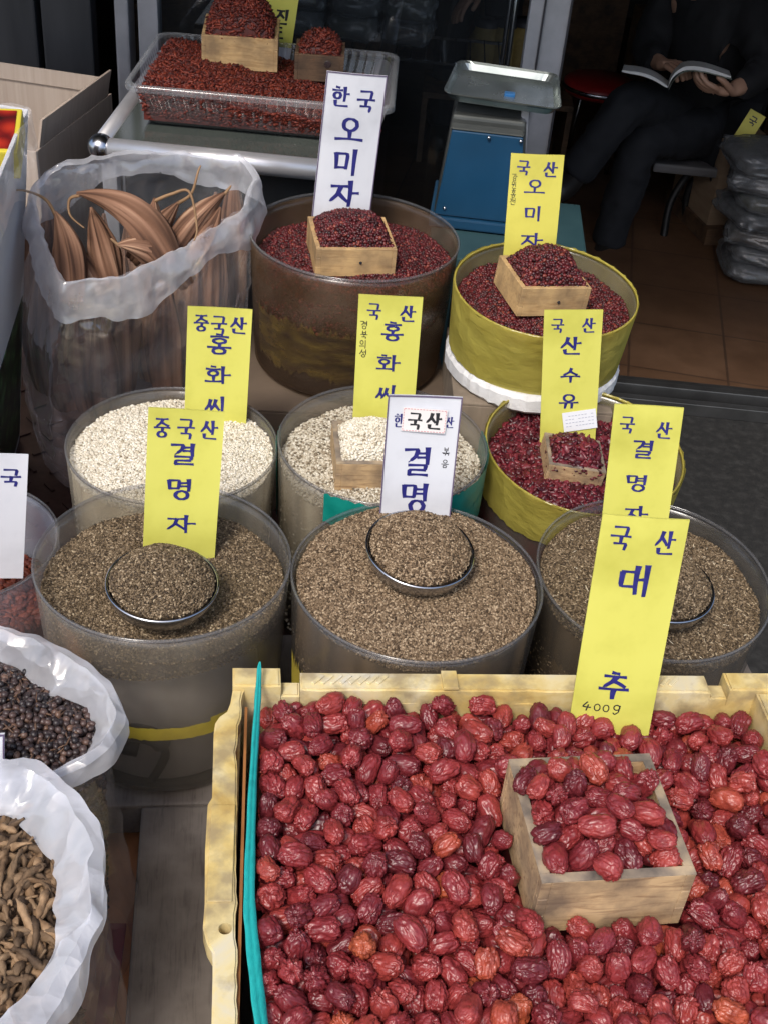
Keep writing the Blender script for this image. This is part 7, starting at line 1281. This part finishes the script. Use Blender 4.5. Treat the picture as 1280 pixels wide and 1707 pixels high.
# round red stool behind the reader
st = V3(aty(1000, 143, 5.0)); so = thing('round_stool', 'round stool with a red padded seat behind the reader', 'stool', (st.x, st.y, GZ+.03)); sz = st.z-GZ-.03
lathe('seat', [(.001, sz+.03), (.13, sz+.028), (.15, sz+.012), (.152, sz-.012), (.14, sz-.028), (.001, sz-.028)], mat('red_vinyl', [C(.28, .012, .015), C(.36, .02, .02)], 8, .35), so, 48)
lathe('seat_band', [(.1535, sz-.010), (.1535, sz+.006), (.151, sz+.006), (.151, sz-.010)], M_STEEL, so, 48, closed=True)
for i in range(4):
    a = i*math.pi/2+.5; tube('leg', [(.11*math.cos(a), .11*math.sin(a), sz-.03), (.15*math.cos(a), .15*math.sin(a), 0)], .010, M_STEEL, so, 8)
# second person further back, only a hand in the picture
b0 = V3(aty(812, -95, 5.0)); hx = b0.x
hd_ = V3(aty(778, 10, 4.75))
J2 = dict(hip=(hx, 5.05, .50), shR=(hx-.19, 5.02, .98), shL=(hx+.19, 5.02, .98), head=(hx, 4.98, 1.22), elR=(hx-.24, 4.98, .70), elL=(hx+.24, 4.98, .70),
          wrR=(hd_.x+.05, 4.80, hd_.z+.055), wrL=(hx+.22, 4.76, .66), handR=(hd_.x-.03, 4.74, hd_.z), handL=(hx+.16, 4.68, .62), palmR=(.1, -.2, -.9), palmL=(0, -.2, -.9),
          knR=(hx-.10, 5.0, .08), anR=(hx-.10, 5.06, GZ+.11), toeR=(hx-.11, 4.90, GZ+.07), knL=(hx+.10, 5.0, .08), anL=(hx+.10, 5.06, GZ+.11), toeL=(hx+.11, 4.90, GZ+.07))
person('person in dark clothes standing at the back of the shop reaching down with one hand', J2, (0, -1, -.3))
# ---------------------------------------------------------------- goods inside the shop
M_SILV = film_mat('clear_goods_bag', C(.20, .21, .22), .36, .15, .6, 30, .2, 10, spec=1.0)
M_GOODS = [mat('goods_%s' % n_, c, 25, .7, .4, 60) for n_, c in (('brown', [C(.05, .035, .022), C(.11, .08, .05)]), ('olive', [C(.05, .05, .028), C(.12, .11, .06)]), ('grey', [C(.06, .06, .06), C(.16, .16, .155)]), ('yellow', [C(.16, .11, .03), C(.28, .2, .06)]))]
def packet(label, c, s, k, seed, rot=0, grp='plastic bags of goods in the shop'):
    t = thing('goods_bag', label, 'bag', c, (0, 0, rot), grp)
    for nm, m, g_, am in (('contents', M_GOODS[k], .90, .10), ('bag_film', M_SILV, 1.0, .13)):
        B_, T_ = ico(4 if nm == 'bag_film' else 3); V = []
        for p in B_:
            q = np.sign(p)*np.abs(p)**np.array([.42, .42, .8]); d = am*mnoise.noise(Vector(p)*2.3+Vector((seed, 0, 0)))+am*.5*mnoise.noise(Vector(p)*6+Vector((0, seed, 0)))
            V.append(q*np.array(s)/2*g_*(1+d)+np.array([0, 0, s[2]/2]))
        mesh_obj(nm, V, T_, m, t, True)
    return t
sx = V3(aty(1262, 350, 3.55))
box_right = carton('kraft cardboard box standing at the right side of the shop', tuple(V3(aty(1188, 345, 4.45))-Vector((0, 0, .0))), (.20, .34, .30), M_CARD, .25)
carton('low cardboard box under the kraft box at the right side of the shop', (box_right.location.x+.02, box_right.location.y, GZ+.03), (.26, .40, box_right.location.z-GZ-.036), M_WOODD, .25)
rp = random.Random(9); i = 0
for lab in ('bottom', 'second', 'third', 'fourth', 'fifth', 'sixth', 'topmost'):
    for s_, side in ((0, 'left'), (1, 'right')):
        packet('flat clear packet of grey goods, %s in the %s stack at the right edge' % (lab, side), (1.225+s_*.27+.015*(i % 3)-.02*(i//2)*.6, 4.02+.02*(i % 2), GZ+.035+.062*(i//2)), (.26, .30, .075), (2, 1, 2, 2, 0, 2, 2)[i % 7], i+3, rp.uniform(-.3, .3)); i += 1
ysp = V3(aty(1238, 228, 4.2)); yt = thing('price_card', 'small yellow card standing on the kraft box at the right of the shop', 'sign', ysp, (-.2, .35, -.2))
box_obj('board', (0, 0, .03), (.06, .003, .12), M_YEL2, yt, .0006); lettering('lettering', [('국', -.015, .045, .028, .028)], M_BLK, yt, -.0016, .1, False)
# back of the shop: rack with bags and jars seen through the dark glass
rk = thing('wire_rack', 'thin chrome wire rack behind the dark glass door', 'rack', (-.05, 4.15, GZ+.03))
for x in (-.42, .30):
    for y in (-.15, .15): tube('upright', [(x, y, 0), (x, y, 1.4)], .008, M_STEEL, rk, 8)
for z in (.62, 1.0):
    bm = bmesh.new()
    for y in (-.15, .15): add_box(bm, (-.06, y, z), (.71, .009, .009))
    for k in range(15): add_box(bm, (-.40+k*.0485, 0, z+.0055), (.004, .30, .004))
    bm_obj('shelf', bm, M_STEEL, rk)
i = 0
for x, z, k, lab in ((-.40, .632, 2, 'at its left end'), (-.22, .632, 1, 'second from its left end'), (-.05, .632, 0, 'in the middle')):
    for j, hh in enumerate((0, .075, .15)):
        packet('dark flat bag, %s of three piled %s on the chrome rack' % (('lowest', 'middle', 'highest')[j], lab), (x-.03, 4.15, GZ+.03+z+.008+hh), (.17, .24, .09), (k+j) % 3, 20+i, .1*(j-1)); i += 1
for i, (px, lab) in enumerate(((800, 'left'), (832, 'middle'), (862, 'right'))):
    p = V3(aty(px, 130, 4.9)); t = thing('goods_jar', 'dark yellow jar in the %s of three standing at the back of the shop' % lab, 'jar', (p.x, 4.9, p.z-.05), (0, 0, 0), 'jars at the back of the shop')
    lathe('glass', [(.001, 0), (.06, 0), (.065, .02), (.065, .20), (.045, .235), (.045, .25)], M_GOODS[3], t, 28); lathe('lid', [(.05, .2505), (.05, .275), (.001, .277)], M_BLK, t, 24)
pj = V3(aty(832, 130, 4.9)); bx_ = thing('goods_shelf', 'dark wooden shelf under the jars at the back of the shop', 'shelf', (pj.x, 4.95, GZ+.03))
hs = pj.z-.05-GZ-.03; box_obj('board', (0, 0, hs-.012), (.60, .32, .022), M_WOODD, bx_, .002)
for s in (-1, 1): box_obj('side_panel', (s*.288, 0, (hs-.024)/2), (.022, .32, hs-.024), M_WOODD, bx_, .002)
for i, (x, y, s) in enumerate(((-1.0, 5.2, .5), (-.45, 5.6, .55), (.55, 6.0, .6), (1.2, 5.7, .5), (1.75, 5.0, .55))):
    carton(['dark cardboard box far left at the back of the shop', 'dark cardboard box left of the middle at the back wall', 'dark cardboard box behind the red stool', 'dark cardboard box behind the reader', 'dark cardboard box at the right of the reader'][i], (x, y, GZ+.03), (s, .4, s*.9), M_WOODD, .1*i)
